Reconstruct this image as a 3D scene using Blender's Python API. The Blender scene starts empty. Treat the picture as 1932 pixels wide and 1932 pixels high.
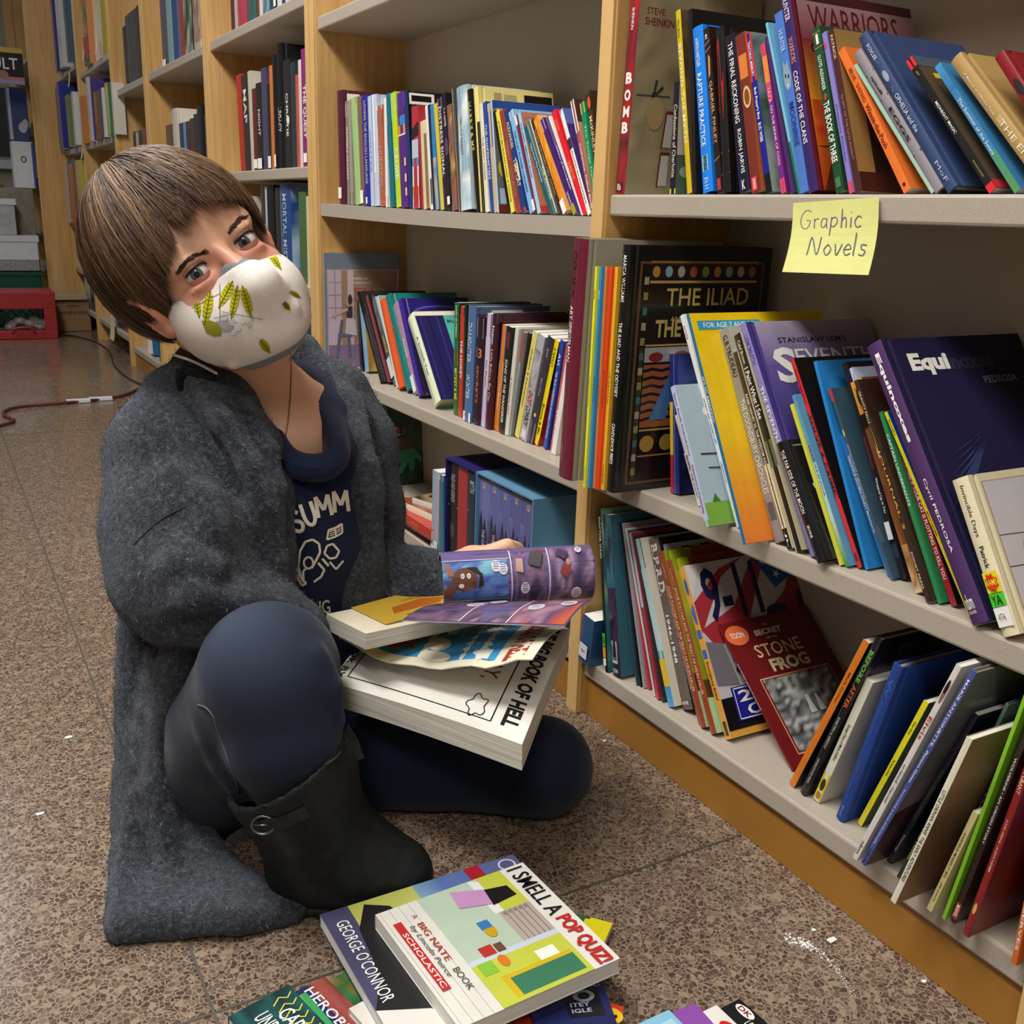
import bpy, math, random
import numpy as np
from mathutils import Vector, Matrix
C = bpy.context.scene.collection
# ---------------------------------------------------------------- camera
F = 1930.0; PITCH = math.atan(560/1930.0); ROLL = math.atan(.033); YAW = math.radians(29.7); CH = .70
_f = np.array([math.sin(YAW)*math.cos(PITCH), math.cos(YAW)*math.cos(PITCH), -math.sin(PITCH)])
_r = np.array([math.cos(YAW), -math.sin(YAW), 0.]); _u = np.cross(_r, _f)
IX = math.cos(ROLL)*_r+math.sin(ROLL)*_u; IY = math.sin(ROLL)*_r-math.cos(ROLL)*_u; FW = _f
cam = bpy.data.objects.new('camera', bpy.data.cameras.new('camera')); C.objects.link(cam)
M = Matrix(((IX[0], -IY[0], -FW[0], 0), (IX[1], -IY[1], -FW[1], 0), (IX[2], -IY[2], -FW[2], CH), (0, 0, 0, 1)))
cam.matrix_world = M; cam.data.sensor_width = 36; cam.data.lens = 36*F/1932; cam.data.clip_start = .02
bpy.context.scene.camera = cam
# ---------------------------------------------------------------- light and exposure
vs = bpy.context.scene.view_settings
vs.view_transform = 'Standard'; vs.look = 'None'; vs.gamma = 1; vs.use_curve_mapping = False; vs.exposure = 0.75
w = bpy.data.worlds.new('world'); bpy.context.scene.world = w; w.use_nodes = True
w.node_tree.nodes['Background'].inputs[0].default_value = (.92, .95, 1, 1); w.node_tree.nodes['Background'].inputs[1].default_value = .62
def area(name, loc, sx, sy, power, col=(1, .97, .92), rot=(0, 0, 0)):
    l = bpy.data.lights.new(name, 'AREA'); l.shape = 'RECTANGLE'; l.size = sx; l.size_y = sy; l.energy = power; l.color = col
    o = bpy.data.objects.new(name, l); C.objects.link(o); o.location = loc; o.rotation_euler = rot
    return o
area('ceiling_lamp', (-.55, .75, 2.62), .35, 1.25, 40)
area('ceiling_lamp', (-.35, 2.3, 2.62), .35, 1.25, 30)
area('ceiling_lamp', (-.9, -1.3, 2.62), .35, 1.25, 22)
area('ceiling_lamp', (-.3, 5.0, 2.62), .35, 1.25, 8, (.92, .96, 1))
area('ceiling_lamp', (-1.6, 7.2, 2.62), .35, 1.25, 11, (.85, .93, 1))
# ---------------------------------------------------------------- helpers
def ray(x, y): return FW+IX*((x-966)/F)+IY*((y-966)/F)
def at(x, y, d): return ray(x, y)*d+np.array([0, 0, CH])
def onX(x, y, X):
    d = ray(x, y); return d*(X/d[0])+np.array([0, 0, CH])
def onY(x, y, Y):
    d = ray(x, y); return d*(Y/d[1])+np.array([0, 0, CH])
def onZ(x, y, Z):
    d = ray(x, y); return d*((Z-CH)/d[2])+np.array([0, 0, CH])
def lin(h):
    if not isinstance(h, str): return tuple(h)
    h = h.lstrip('#'); o = []
    for i in (0, 2, 4):
        c = int(h[i:i+2], 16)/255
        o.append(c/12.92 if c <= .04045 else ((c+.055)/1.055)**2.4)
    return tuple(o)
MATS = {}
def nodemat(name):
    m = bpy.data.materials.new(name); m.use_nodes = True
    nt = m.node_tree; b = nt.nodes['Principled BSDF']; MATS[name] = m
    return m, nt, b
def N(nt, t, **kw):
    n = nt.nodes.new(t)
    for k, v in kw.items():
        if k.startswith('i_'): n.inputs[int(k[2:]) if k[2:].isdigit() else k[2:]].default_value = v
        else: setattr(n, k, v)
    return n
def ramp(nt, fac, stops, interp='LINEAR'):
    r = nt.nodes.new('ShaderNodeValToRGB'); r.color_ramp.interpolation = interp
    e = r.color_ramp.elements
    while len(e) < len(stops): e.new(.5)
    for k, (p, c) in enumerate(stops):
        e[k].position = p; e[k].color = (*lin(c), 1)
    nt.links.new(fac, r.inputs[0]); return r.outputs[0]
def bump(nt, b, h, s, d=.001):
    n = N(nt, 'ShaderNodeBump'); n.inputs['Strength'].default_value = s; n.inputs['Distance'].default_value = d
    nt.links.new(h, n.inputs['Height']); nt.links.new(n.outputs[0], b.inputs['Normal'])
def noise(nt, scale, detail=3, rough=.5, vec=None, coord='Object', mscale=None):
    n = N(nt, 'ShaderNodeTexNoise'); n.inputs['Scale'].default_value = scale; n.inputs['Detail'].default_value = detail; n.inputs['Roughness'].default_value = rough
    tc = N(nt, 'ShaderNodeTexCoord'); src = tc.outputs[coord]
    if mscale:
        mp = N(nt, 'ShaderNodeMapping'); mp.inputs['Scale'].default_value = mscale; nt.links.new(src, mp.inputs[0]); src = mp.outputs[0]
    nt.links.new(src, n.inputs[0]); return n
def mix(nt, fac, a, b, mode='MIX'):
    m = N(nt, 'ShaderNodeMix', data_type='RGBA', blend_type=mode)
    for k, v in ((0, fac), (6, a), (7, b)):
        if hasattr(v, 'links') or hasattr(v, 'is_output'): nt.links.new(v, m.inputs[k])
        else: m.inputs[k].default_value = v if k == 0 else (*lin(v), 1)
    return m.outputs[2]
def flat(name, col, rough=.5, metal=0, var=.12, sc=30, spec=.5):
    if name in MATS: return MATS[name]
    m, nt, b = nodemat(name); b.inputs['Roughness'].default_value = rough; b.inputs['Metallic'].default_value = metal
    b.inputs['Specular IOR Level'].default_value = spec
    n = noise(nt, sc); c = lin(col)
    o = ramp(nt, n.outputs[0], [(.3, tuple(x*(1-var) for x in c)), (.7, tuple(min(1, x*(1+var)) for x in c))])
    nt.links.new(o, b.inputs['Base Color']); return m
def printmat(name, rough, coat=0, spec=.5):
    m, nt, b = nodemat(name); b.inputs['Roughness'].default_value = rough; b.inputs['Coat Weight'].default_value = coat; b.inputs['Coat Roughness'].default_value = .12
    b.inputs['Specular IOR Level'].default_value = spec
    a = N(nt, 'ShaderNodeAttribute', attribute_name='Col'); n = noise(nt, 40, 4)
    o = mix(nt, .10, a.outputs['Color'], ramp(nt, n.outputs[0], [(.3, '#8a8a8a'), (.7, '#ffffff')]), 'MULTIPLY')
    nt.links.new(o, b.inputs['Base Color']); return m
GLOSS = printmat('printed_gloss_card', .32, .25); MATTE = printmat('printed_matte_card', .6, 0, .3); CLOTHC = printmat('printed_cloth', .85, 0, .15)
def paper(name, c0, c1, ms=(1400, 6, 6)):
    m, nt, b = nodemat(name); b.inputs['Roughness'].default_value = .85; b.inputs['Specular IOR Level'].default_value = .2
    n = noise(nt, 1, 3, .6, mscale=ms); o = ramp(nt, n.outputs[0], [(.3, c0), (.7, c1)]); nt.links.new(o, b.inputs['Base Color']); return m
PAGES = [paper('cream_pages', '#b9aa88', '#e2d6b6'), paper('white_pages', '#c6c2b8', '#f0ede6'), paper('tan_pages', '#9c8660', '#cbb48a')]
def maple():
    m, nt, b = nodemat('maple_panel'); b.inputs['Roughness'].default_value = .42
    n = noise(nt, 1, 5, .6, coord='Object', mscale=(9, 9, 1.1)); n2 = noise(nt, 1, 4, .6, mscale=(90, 90, 5))
    o = ramp(nt, n.outputs[0], [(.3, '#b98d4e'), (.5, '#cba264'), (.68, '#d8b278')]); p = ramp(nt, n2.outputs[0], [(.35, '#c9a878'), (.65, '#ffffff')])
    nt.links.new(mix(nt, .35, o, p, 'MULTIPLY'), b.inputs['Base Color']); return m
MAPLE = maple()
MAPLED = flat('golden_oak_laminate', '#9c6c28', .4, var=.1, sc=6)
EDGE = flat('pale_maple_edge', '#d2ab6e', .45, var=.06, sc=12)
def steel():
    m, nt, b = nodemat('taupe_shelf'); b.inputs['Roughness'].default_value = .42
    n = noise(nt, 900, 2); o = ramp(nt, n.outputs[0], [(.3, '#a1978a'), (.7, '#b5ab9d')]); nt.links.new(o, b.inputs['Base Color']); bump(nt, b, n.outputs[0], .15, .0004); return m
SHELF = steel(); BACK = flat('taupe_back_panel', '#b8afa2', .55, var=.03, sc=400)
def terrazzo():
    m, nt, b = nodemat('terrazzo'); b.inputs['Roughness'].default_value = .38
    tc = N(nt, 'ShaderNodeTexCoord'); wn = N(nt, 'ShaderNodeTexNoise'); wn.inputs['Scale'].default_value = 60; nt.links.new(tc.outputs['Object'], wn.inputs[0])
    add = N(nt, 'ShaderNodeMix', data_type='VECTOR'); add.inputs[0].default_value = .012; nt.links.new(tc.outputs['Object'], add.inputs[4]); nt.links.new(wn.outputs['Color'], add.inputs[5])
    v = N(nt, 'ShaderNodeTexVoronoi', feature='DISTANCE_TO_EDGE'); v.inputs['Scale'].default_value = 185; v.inputs['Randomness'].default_value = 1; nt.links.new(add.outputs[1], v.inputs[0])
    v2 = N(nt, 'ShaderNodeTexVoronoi', feature='F1'); v2.inputs['Scale'].default_value = 185; nt.links.new(add.outputs[1], v2.inputs[0])
    sep = N(nt, 'ShaderNodeSeparateColor'); nt.links.new(v2.outputs['Color'], sep.inputs[0])
    chip = ramp(nt, sep.outputs[0], [(0, '#503d37'), (.3, '#5f4a43'), (.55, '#6a554b'), (.8, '#7a685a'), (.93, '#96856f'), (1, '#d0c0a8')], 'CONSTANT')
    fn = noise(nt, 500, 3); matrix = ramp(nt, fn.outputs[0], [(.35, '#7b6d5d'), (.65, '#a39480')])
    mm = N(nt, 'ShaderNodeMath', operation='ADD'); nt.links.new(v.outputs['Distance'], mm.inputs[0])
    m2 = N(nt, 'ShaderNodeMath', operation='MULTIPLY'); m2.inputs[1].default_value = -.10; nt.links.new(sep.outputs[1], m2.inputs[0]); nt.links.new(m2.outputs[0], mm.inputs[1])
    e = ramp(nt, mm.outputs[0], [(.015, '#000000'), (.05, '#ffffff')])
    col = mix(nt, e, matrix, chip)
    big = noise(nt, 1.3, 4); col = mix(nt, .35, col, ramp(nt, big.outputs[0], [(.3, '#a89c92'), (.7, '#ffffff')]), 'MULTIPLY')
    nt.links.new(col, b.inputs['Base Color'])
    rn = noise(nt, 3, 4); rr = ramp(nt, rn.outputs[0], [(.3, '#606060'), (.7, '#909090')]); nt.links.new(rr, b.inputs['Roughness']); return m
TERR = terrazzo()
# mesh builder : polygons with a colour per face (attribute Col) or per corner
class MB:
    def __init__(s): s.v = []; s.f = []; s.c = []; s.m = []
    def face(s, pts, col=(.5, .5, .5), mi=0, cc=None):
        k = len(s.v); s.v += [tuple(p) for p in pts]; s.f.append(tuple(range(k, k+len(pts)))); s.c.append(cc if cc else [lin(col)]*len(pts)); s.m.append(mi)
    def poly(s, verts, faces, col, mi=0):
        k = len(s.v); s.v += [tuple(p) for p in verts]; c = lin(col)
        for f in faces: s.f.append(tuple(i+k for i in f)); s.c.append([c]*len(f)); s.m.append(mi)
    def box(s, a, b, col=(.5, .5, .5), mi=0, bev=0, cols=None):
        x0, y0, z0 = a; x1, y1, z1 = b; col = lin(col)
        V = [(x0, y0, z0), (x1, y0, z0), (x1, y1, z0), (x0, y1, z0), (x0, y0, z1), (x1, y0, z1), (x1, y1, z1), (x0, y1, z1)]
        s.poly(V, [(0, 3, 2, 1), (4, 5, 6, 7), (0, 1, 5, 4), (1, 2, 6, 5), (2, 3, 7, 6), (3, 0, 4, 7)], col, mi)
    def mesh(s, name, mats, smooth=False):
        me = bpy.data.meshes.new(name); me.from_pydata(s.v, [], s.f); 
        for m in mats: me.materials.append(m)
        if len(mats) > 1: me.polygons.foreach_set('material_index', s.m)
        a = me.color_attributes.new('Col', 'FLOAT_COLOR', 'CORNER')
        flatc = np.ones((sum(len(c) for c in s.c), 4), np.float32); flatc[:, :3] = np.array([x for c in s.c for x in c], np.float32)
        a.data.foreach_set('color', flatc.ravel())
        if smooth: me.polygons.foreach_set('use_smooth', [True]*len(me.polygons))
        me.update(); return me
def obj(name, me, parent=None, mw=None):
    o = bpy.data.objects.new(name, me); C.objects.link(o)
    if parent is not None: o.parent = parent
    if mw is not None: o.matrix_world = mw
    return o
def tag(o, label, cat, group=None, kind=None):
    if label: o['label'] = label
    if cat: o['category'] = cat
    if group: o['group'] = group
    if kind: o['kind'] = kind
    return o
def empty(name, loc=(0, 0, 0)):
    o = bpy.data.objects.new(name, None); C.objects.link(o); o.location = loc; o.empty_display_size = .05; return o
def bevel(o, w, seg=2):
    b = o.modifiers.new('bevel', 'BEVEL'); b.width = w; b.segments = seg; b.limit_method = 'ANGLE'; return o
def boxobj(name, a, b, mat, parent=None, bw=.002, org=None):
    mb = MB(); mb.box(a, b); o = obj(name, mb.mesh(name, [mat]), parent)
    if bw: bevel(o, bw)
    return o
def tube(mb, pts, rad, n=8, col=(.5, .5, .5), mi=0, cap=True):
    pts = [np.array(p, float) for p in pts]; k0 = len(mb.v); L = len(pts); ref = None
    rad = rad if hasattr(rad, '__len__') else [rad]*L
    for i, p in enumerate(pts):
        t = pts[min(i+1, L-1)]-pts[max(i-1, 0)]; t /= (np.linalg.norm(t)+1e-9)
        if ref is None: ref = np.cross(t, [0.3, .2, 1]) if abs(t[2]) < .9 else np.cross(t, [1, 0, 0.1])
        ref = ref-t*(ref@t); ref /= np.linalg.norm(ref)+1e-9; bi = np.cross(t, ref)
        for j in range(n):
            a = 2*math.pi*j/n; mb.v.append(tuple(p+rad[i]*(math.cos(a)*ref+math.sin(a)*bi)))
    c = lin(col)
    for i in range(L-1):
        for j in range(n):
            mb.f.append((k0+i*n+j, k0+i*n+(j+1) % n, k0+(i+1)*n+(j+1) % n, k0+(i+1)*n+j)); mb.c.append([c]*4); mb.m.append(mi)
    if cap:
        mb.f.append(tuple(k0+j for j in range(n))[::-1]); mb.c.append([c]*n); mb.m.append(mi)
        mb.f.append(tuple(k0+(L-1)*n+j for j in range(n))); mb.c.append([c]*n); mb.m.append(mi)
def smoothpath(pts, k=8):
    P = [np.array(p, float) for p in pts]; P = [2*P[0]-P[1]]+P+[2*P[-1]-P[-2]]; out = []
    for i in range(1, len(P)-2):
        for j in range(k):
            t = j/k; a, b, c, d = P[i-1:i+3]
            out.append(.5*((2*b)+(-a+c)*t+(2*a-5*b+4*c-d)*t*t+(-a+3*b-3*c+d)*t**3))
    out.append(P[-2]); return out
# text as flat geometry, cached and normalised to its own bounds
_TX = {}
def text_geo(s, bold=.0, shear=0):
    if any(ch in 'MNWVAmwv' for ch in s): bold = min(bold, .008)
    k = (s, bold, shear)
    if k not in _TX:
        cu = bpy.data.curves.new('t', 'FONT'); cu.body = s; cu.size = 1; cu.resolution_u = 2; cu.offset = bold; cu.shear = shear
        o = bpy.data.objects.new('t', cu); me = bpy.data.meshes.new_from_object(o)
        V = np.array([v.co[:2] for v in me.vertices]); Fs = [tuple(p.vertices) for p in me.polygons]
        bpy.data.objects.remove(o); bpy.data.curves.remove(cu); bpy.data.meshes.remove(me)
        lo = V.min(0); hi = V.max(0); _TX[k] = ((V-lo)/(hi-lo+1e-9), Fs, (hi-lo)[0]/(hi-lo)[1])
    return _TX[k]
# art operations drawn on a face; fmap(u, v, off) -> local point
class Art:
    def __init__(s, mb, fmap, base=.00007, mi=0): s.mb = mb; s.f = fmap; s.o = base; s.mi = mi; s.st = base
    def up(s): s.o += s.st; return s.o
    def R(s, u0, v0, u1, v1, c, c2=None):
        o = s.up(); a = lin(c); b = lin(c2) if c2 else a
        s.mb.face([s.f(u0, v0, o), s.f(u1, v0, o), s.f(u1, v1, o), s.f(u0, v1, o)], a, s.mi, [a, a, b, b])
    def P(s, pts, c):
        o = s.up(); s.mb.face([s.f(u, v, o) for u, v in pts], c, s.mi)
    def E(s, cu, cv, ru, rv, c, n=20, a0=0, a1=2*math.pi):
        s.P([(cu+ru*math.cos(a0+(a1-a0)*i/n), cv+rv*math.sin(a0+(a1-a0)*i/n)) for i in range(n)], c)
    def L(s, pts, wd, c, asp=1):
        o = s.up()
        for (a, b), (d, e) in zip(pts[:-1], pts[1:]):
            dx, dy = (d-a)*asp, e-b; l = math.hypot(dx, dy)+1e-9; nx, ny = -dy/l*wd/asp, dx/l*wd
            s.mb.face([s.f(a-nx, b-ny, o), s.f(d-nx, e-ny, o), s.f(d+nx, e+ny, o), s.f(a+nx, b+ny, o)], c, s.mi)
    def X(s, txt, u0, v0, u1, v1, c, bold=.02, rot=0, shear=0):
        o = s.up(); V, Fs, _ = text_geo(txt, bold, shear); pts = []
        for x, y in V:
            if rot == 0: u, v = u0+(u1-u0)*x, v0+(v1-v0)*y
            elif rot == 1: u, v = u0+(u1-u0)*y, v1-(v1-v0)*x      # reads downward, letter tops to +u
            else: u, v = u1-(u1-u0)*y, v0+(v1-v0)*x                # reads upward
            pts.append(s.f(u, v, o))
        s.mb.poly(pts, Fs, c, s.mi)
    def G(s, u0, v0, u1, v1, nx, ny, pal, seed=1, k=1.0):
        rnd = np.random.RandomState(seed); o = s.up(); pal = np.array([lin(p) for p in pal])
        g = rnd.rand(ny//2+3, nx//2+3)
        def samp(i, j):
            y, x = j/2*k, i/2*k; y %= g.shape[0]-1.001; x %= g.shape[1]-1.001; a, b = int(y), int(x); fy, fx = y-a, x-b
            t = (g[a, b]*(1-fx)+g[a, b+1]*fx)*(1-fy)+(g[a+1, b]*(1-fx)+g[a+1, b+1]*fx)*fy
            t = min(max((t-.5)*1.7+.5, 0), .999)*(len(pal)-1); q = int(t); return tuple(pal[q]*(1-(t-q))+pal[q+1]*(t-q))
        for j in range(ny):
            for i in range(nx):
                uu = [u0+(u1-u0)*(i+a)/nx for a in (0, 1)]; vv = [v0+(v1-v0)*(j+a)/ny for a in (0, 1)]
                s.mb.face([s.f(uu[0], vv[0], o), s.f(uu[1], vv[0], o), s.f(uu[1], vv[1], o), s.f(uu[0], vv[1], o)], (0, 0, 0), s.mi, [samp(i, j), samp(i+1, j), samp(i+1, j+1), samp(i, j+1)])
    def do(s, ops):
        for op in ops: getattr(s, op[0])(*op[1:])
# ---------------------------------------------------------------- room shell
def struct(name, a, b, mat, bw=0):
    o = boxobj(name, a, b, mat, None, bw); o['kind'] = 'structure'; return o
WALLM = flat('painted_wall', '#b9b4aa', .7, var=.03, sc=8); CEILM = flat('ceiling_tile', '#d8d6d0', .9, var=.04, sc=20)
struct('floor', (-4.2, -3, -.06), (1.6, 9.6, 0), TERR)
struct('wall_right', (1.02, -3, 0), (1.1, 9.5, 2.8), WALLM)
struct('wall_far', (-4.2, 9.4, 0), (1.02, 9.5, 2.8), WALLM)
struct('wall_left', (-4.28, -3, 0), (-4.2, 9.5, 2.8), WALLM)
struct('wall_near', (-4.2, -3.08, 0), (1.1, -3, 2.8), WALLM)
struct('ceiling', (-4.28, -3.08, 2.8), (1.1, 9.5, 2.88), CEILM)
# thin divider strips set in the terrazzo
DIV = flat('terrazzo_divider', '#4a453e', .5)
for k, (a, b) in enumerate((((.1535, -2.9, -.002), (.1565, 9.3, .0006)), ((-4.1, .783, -.002), (.153, .786, .0006)), ((.157, .783, -.002), (.776, .786, .0006)), ((-4.1, 3.45, -.002), (.153, 3.453, .0006)), ((.157, 3.45, -.002), (.776, 3.453, .0006)))):
    struct('trim_%d' % (k+1), a, b, DIV)
# ---------------------------------------------------------------- bookcases
FX = .772; BX = .975
def case(Y0, Y1, shelves, label, top=2.1, kick=True, lp=True, rp=True, fx=FX, th=.03, shelf_th=.026, sag=None, panel=MAPLE, kick_z=.06):
    """Bay from Y0 (near) to Y1 (far)."""
    r = empty('bookcase', (fx, (Y0+Y1)/2, 0)); tag(r, label, 'bookcase', 'run of maple bookcases along the right wall')
    Mi = Matrix.Translation(-Vector(r.location))
    def put(o): o.matrix_parent_inverse = Mi; return o
    for y, on in ((Y0, rp), (Y1-th, lp)):
        if on:
            o = boxobj('side_panel', (fx-.004, y, 0), (BX+.02, y+th, top), panel, r, .0015); put(o)
            o = boxobj('edge_strip', (fx-.008, y+.002, 0), (fx-.004, y+th-.002, top), EDGE, r, .0008); put(o)
    o = boxobj('back_panel', (BX, Y0+(th if rp else 0), .05), (BX+.02, Y1-th, top), BACK, r, 0); put(o)
    for z in shelves:
        a, b = Y0+(th if rp else 0)+.001, Y1-th-.001
        if sag and z == sag[0]:
            mb = MB(); n = 14
            for i in range(n):
                ya, yb = a+(b-a)*i/n, a+(b-a)*(i+1)/n; zz = [sag[1](y) for y in (ya, yb)]
                t = shelf_th; x0, x1 = fx, BX-.001
                for q in ([(x0, ya, zz[0]), (x1, ya, zz[0]), (x1, yb, zz[1]), (x0, yb, zz[1])], [(x0, ya, zz[0]-t), (x0, yb, zz[1]-t), (x1, yb, zz[1]-t), (x1, ya, zz[0]-t)], [(x0, ya, zz[0]-t), (x0, ya, zz[0]), (x0, yb, zz[1]), (x0, yb, zz[1]-t)]): mb.face(q)
            o = obj('shelf', mb.mesh('shelf', [SHELF]), r); put(o)
        else:
            o = boxobj('shelf', (fx, a, z-shelf_th), (BX-.001, b, z), SHELF, r, .003); put(o)
    if kick:
        o = boxobj('kickboard', (fx+.006, Y0+(th if rp else 0), .0), (fx+.024, Y1-th, kick_z), MAPLED, r, .001); put(o)
    return r
def sagz(y): 
    t = (y-1.19)/(2.22-1.19); return .7015+.0095*max(0, (t-.25)/.75)**1.5
case(.39, 1.160, [.088, .366, .729, 1.10], 'maple bookcase bay at right of photo, holding the graphic novels', lp=True)
case(1.161, 2.272, [.095, .353, .704, 1.083], 'wide maple bookcase bay with a sagging shelf, behind the crouching person', sag=(.704, sagz), kick=True, rp=False)
case(2.273, 3.19, [.09, .526, .79, 1.142], 'maple bookcase bay directly behind the head of the person')
case(3.191, 4.10, [.09, .50, .79, 1.142], 'maple bookcase bay fourth from the right, partly hidden by brown hair')
case(4.101, 4.81, [.09, .80, 1.142], 'narrow maple bookcase bay holding black books, left of the head')
case(4.811, 5.80, [.12, .43, .68, .97, 1.30], 'maple bookcase bay in the back with a pale label strip hung below shelf', kick=False)
case(5.801, 6.60, [.12, .33, .58, .97, 1.36], 'farthest maple bookcase bay beside the wide wooden end panel', kick=False)
# ---------------------------------------------------------------- sculpting: smooth unions of tapered limbs, meshed with surface nets
class Sculpt:
    def __init__(s, res): s.res = res; s.pr = []
    def cap(s, a, ra, b, rb, k=.012, sub=False): s.pr.append(('c', np.array(a, float), ra, np.array(b, float), rb, k, sub)); return s
    def chain(s, pts, k=.012, sub=False):
        for p, q in zip(pts[:-1], pts[1:]): s.cap(p[0], p[1], q[0], q[1], k, sub)
        return s
    def ell(s, c, r, R=None, k=.012, sub=False): s.pr.append(('e', np.array(c, float), np.array(r, float), np.eye(3) if R is None else np.array(R, float), None, k, sub)); return s
    def half(s, p, n, k=.004): s.pr.append(('h', np.array(p, float), np.array(n, float)/np.linalg.norm(n), None, None, k, True)); return s   # cuts away the side n points to
    def build(s, smooth=3):
        lo = np.full(3, 1e9); hi = -lo
        for p in s.pr:
            if p[6]: continue
            if p[0] == 'c':
                for q, r in ((p[1], p[2]), (p[3], p[4])): lo = np.minimum(lo, q-r); hi = np.maximum(hi, q+r)
            else: m = max(p[2]); lo = np.minimum(lo, p[1]-m); hi = np.maximum(hi, p[1]+m)
        h = s.res; lo -= 4*h; hi += 4*h; n = np.ceil((hi-lo)/h).astype(int)+1
        Fd = np.full(n, .06, np.float32); ax = [lo[i]+h*np.arange(n[i]) for i in range(3)]
        for p in s.pr:
            k = p[5]
            if p[0] == 'c': pl = np.minimum(p[1]-p[2], p[3]-p[4]); ph = np.maximum(p[1]+p[2], p[3]+p[4])
            elif p[0] == 'e': m = max(p[2]); pl = p[1]-m; ph = p[1]+m
            else: pl, ph = lo, hi
            a = np.clip(np.floor((pl-k-.02-lo)/h).astype(int), 0, n-1); b = np.clip(np.ceil((ph+k+.02-lo)/h).astype(int)+1, 1, n)
            if (b <= a).any(): continue
            X = ax[0][a[0]:b[0], None, None]; Y = ax[1][None, a[1]:b[1], None]; Z = ax[2][None, None, a[2]:b[2]]
            if p[0] == 'c':
                d = p[3]-p[1]; L = d@d+1e-12
                t = np.clip(((X-p[1][0])*d[0]+(Y-p[1][1])*d[1]+(Z-p[1][2])*d[2])/L, 0, 1)
                D = np.sqrt((X-p[1][0]-t*d[0])**2+(Y-p[1][1]-t*d[1])**2+(Z-p[1][2]-t*d[2])**2)-(p[2]+(p[4]-p[2])*t)
            elif p[0] == 'e':
                R = p[3]; q = [((X-p[1][0])*R[0][i]+(Y-p[1][1])*R[1][i]+(Z-p[1][2])*R[2][i]) for i in range(3)]
                k0 = np.sqrt(sum((q[i]/p[2][i])**2 for i in range(3)))+1e-9; k1 = np.sqrt(sum((q[i]/p[2][i]**2)**2 for i in range(3)))+1e-9
                D = k0*(k0-1)/k1
            else: D = -((X-p[1][0])*p[2][0]+(Y-p[1][1])*p[2][1]+(Z-p[1][2])*p[2][2])
            sl = Fd[a[0]:b[0], a[1]:b[1], a[2]:b[2]]
            if p[6]:
                D = -D; hh = np.clip(.5-.5*(D-sl)/k, 0, 1); sl[...] = D*(1-hh)+sl*hh+k*hh*(1-hh)*-1*-1
            else:
                hh = np.clip(.5+.5*(sl-D)/k, 0, 1); sl[...] = sl*(1-hh)+D*hh-k*hh*(1-hh)
        return s.nets(Fd, lo, h, smooth)
    def nets(s, f, lo, h, smooth):
        ins = f < 0; n = f.shape
        c = np.zeros(tuple(x-1 for x in n), np.int8)
        sl = lambda o: tuple(slice(o[i], n[i]-1+o[i]) for i in range(3))
        corners = [(i, j, k) for i in (0, 1) for j in (0, 1) for k in (0, 1)]
        for o in corners: c += ins[sl(o)]
        act = (c > 0) & (c < 8); idx = np.full(c.shape, -1, np.int64); cells = np.argwhere(act); idx[act] = np.arange(len(cells))
        acc = np.zeros((len(cells), 3)); cnt = np.zeros(len(cells))
        for ai in range(3):
            for o in corners:
                if o[ai]: continue
                q = list(o); q[ai] = 1
                p0 = cells+np.array(o); p1 = cells+np.array(q); f0 = f[tuple(p0.T)]; f1 = f[tuple(p1.T)]
                m = (f0 < 0) != (f1 < 0); t = np.where(m, f0/(f0-f1+1e-12), 0); v = np.tile(np.array(o, float), (len(cells), 1)); v[:, ai] = t
                acc += v*m[:, None]; cnt += m
        V = lo+h*(cells+acc/np.maximum(cnt, 1)[:, None])
        Q = []
        for ai in range(3):
            b, d = [(1, 2), (2, 0), (0, 1)][ai]
            s0 = [slice(1, n[i]-1) for i in range(3)]; s0[ai] = slice(0, n[ai]-1); s1 = list(s0); s1[ai] = slice(1, n[ai])
            A = ins[tuple(s0)]; B = ins[tuple(s1)]; e = np.argwhere(A != B); flip = A[tuple(e.T)]
            off = np.array([s0[i].start for i in range(3)]); e = e+off; ub = np.zeros(3, int); ub[b] = 1; ud = np.zeros(3, int); ud[d] = 1
            q = np.stack([idx[tuple((e-ub-ud).T)], idx[tuple((e-ud).T)], idx[tuple(e.T)], idx[tuple((e-ub).T)]], 1)
            q[~flip] = q[~flip][:, ::-1]; Q.append(q)
        Q = np.concatenate(Q); Q = Q[(Q >= 0).all(1)]
        E = np.concatenate([Q[:, [0, 1]], Q[:, [1, 2]], Q[:, [2, 3]], Q[:, [3, 0]]]); deg = np.bincount(E.ravel(), minlength=len(V)).astype(float)
        for _ in range(smooth):
            for lam in (.5, -.3):
                S = np.zeros_like(V)
                for i in range(3): S[:, i] = np.bincount(E[:, 0], V[E[:, 1], i], len(V))+np.bincount(E[:, 1], V[E[:, 0], i], len(V))
                V = V+lam*(S/np.maximum(deg, 1)[:, None]-V)
        return V, Q
def vnormals(V, Q):
    n = np.cross(V[Q[:, 2]]-V[Q[:, 0]], V[Q[:, 3]]-V[Q[:, 1]]); N_ = np.zeros_like(V)
    for k in range(4):
        for i in range(3): N_[:, i] += np.bincount(Q[:, k], n[:, i], len(V))
    return N_/(np.linalg.norm(N_, axis=1)[:, None]+1e-12)
def vmesh(name, V, Q, mats, vcol=None):
    me = bpy.data.meshes.new(name); me.from_pydata(V.tolist(), [], Q.tolist())
    for m in mats: me.materials.append(m)
    me.polygons.foreach_set('use_smooth', [True]*len(me.polygons))
    if vcol is not None:
        a = me.color_attributes.new('Col', 'FLOAT_COLOR', 'POINT'); c = np.ones((len(V), 4), np.float32); c[:, :3] = vcol; a.data.foreach_set('color', c.ravel())
    me.update(); return me
from mathutils.bvhtree import BVHTree
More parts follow.
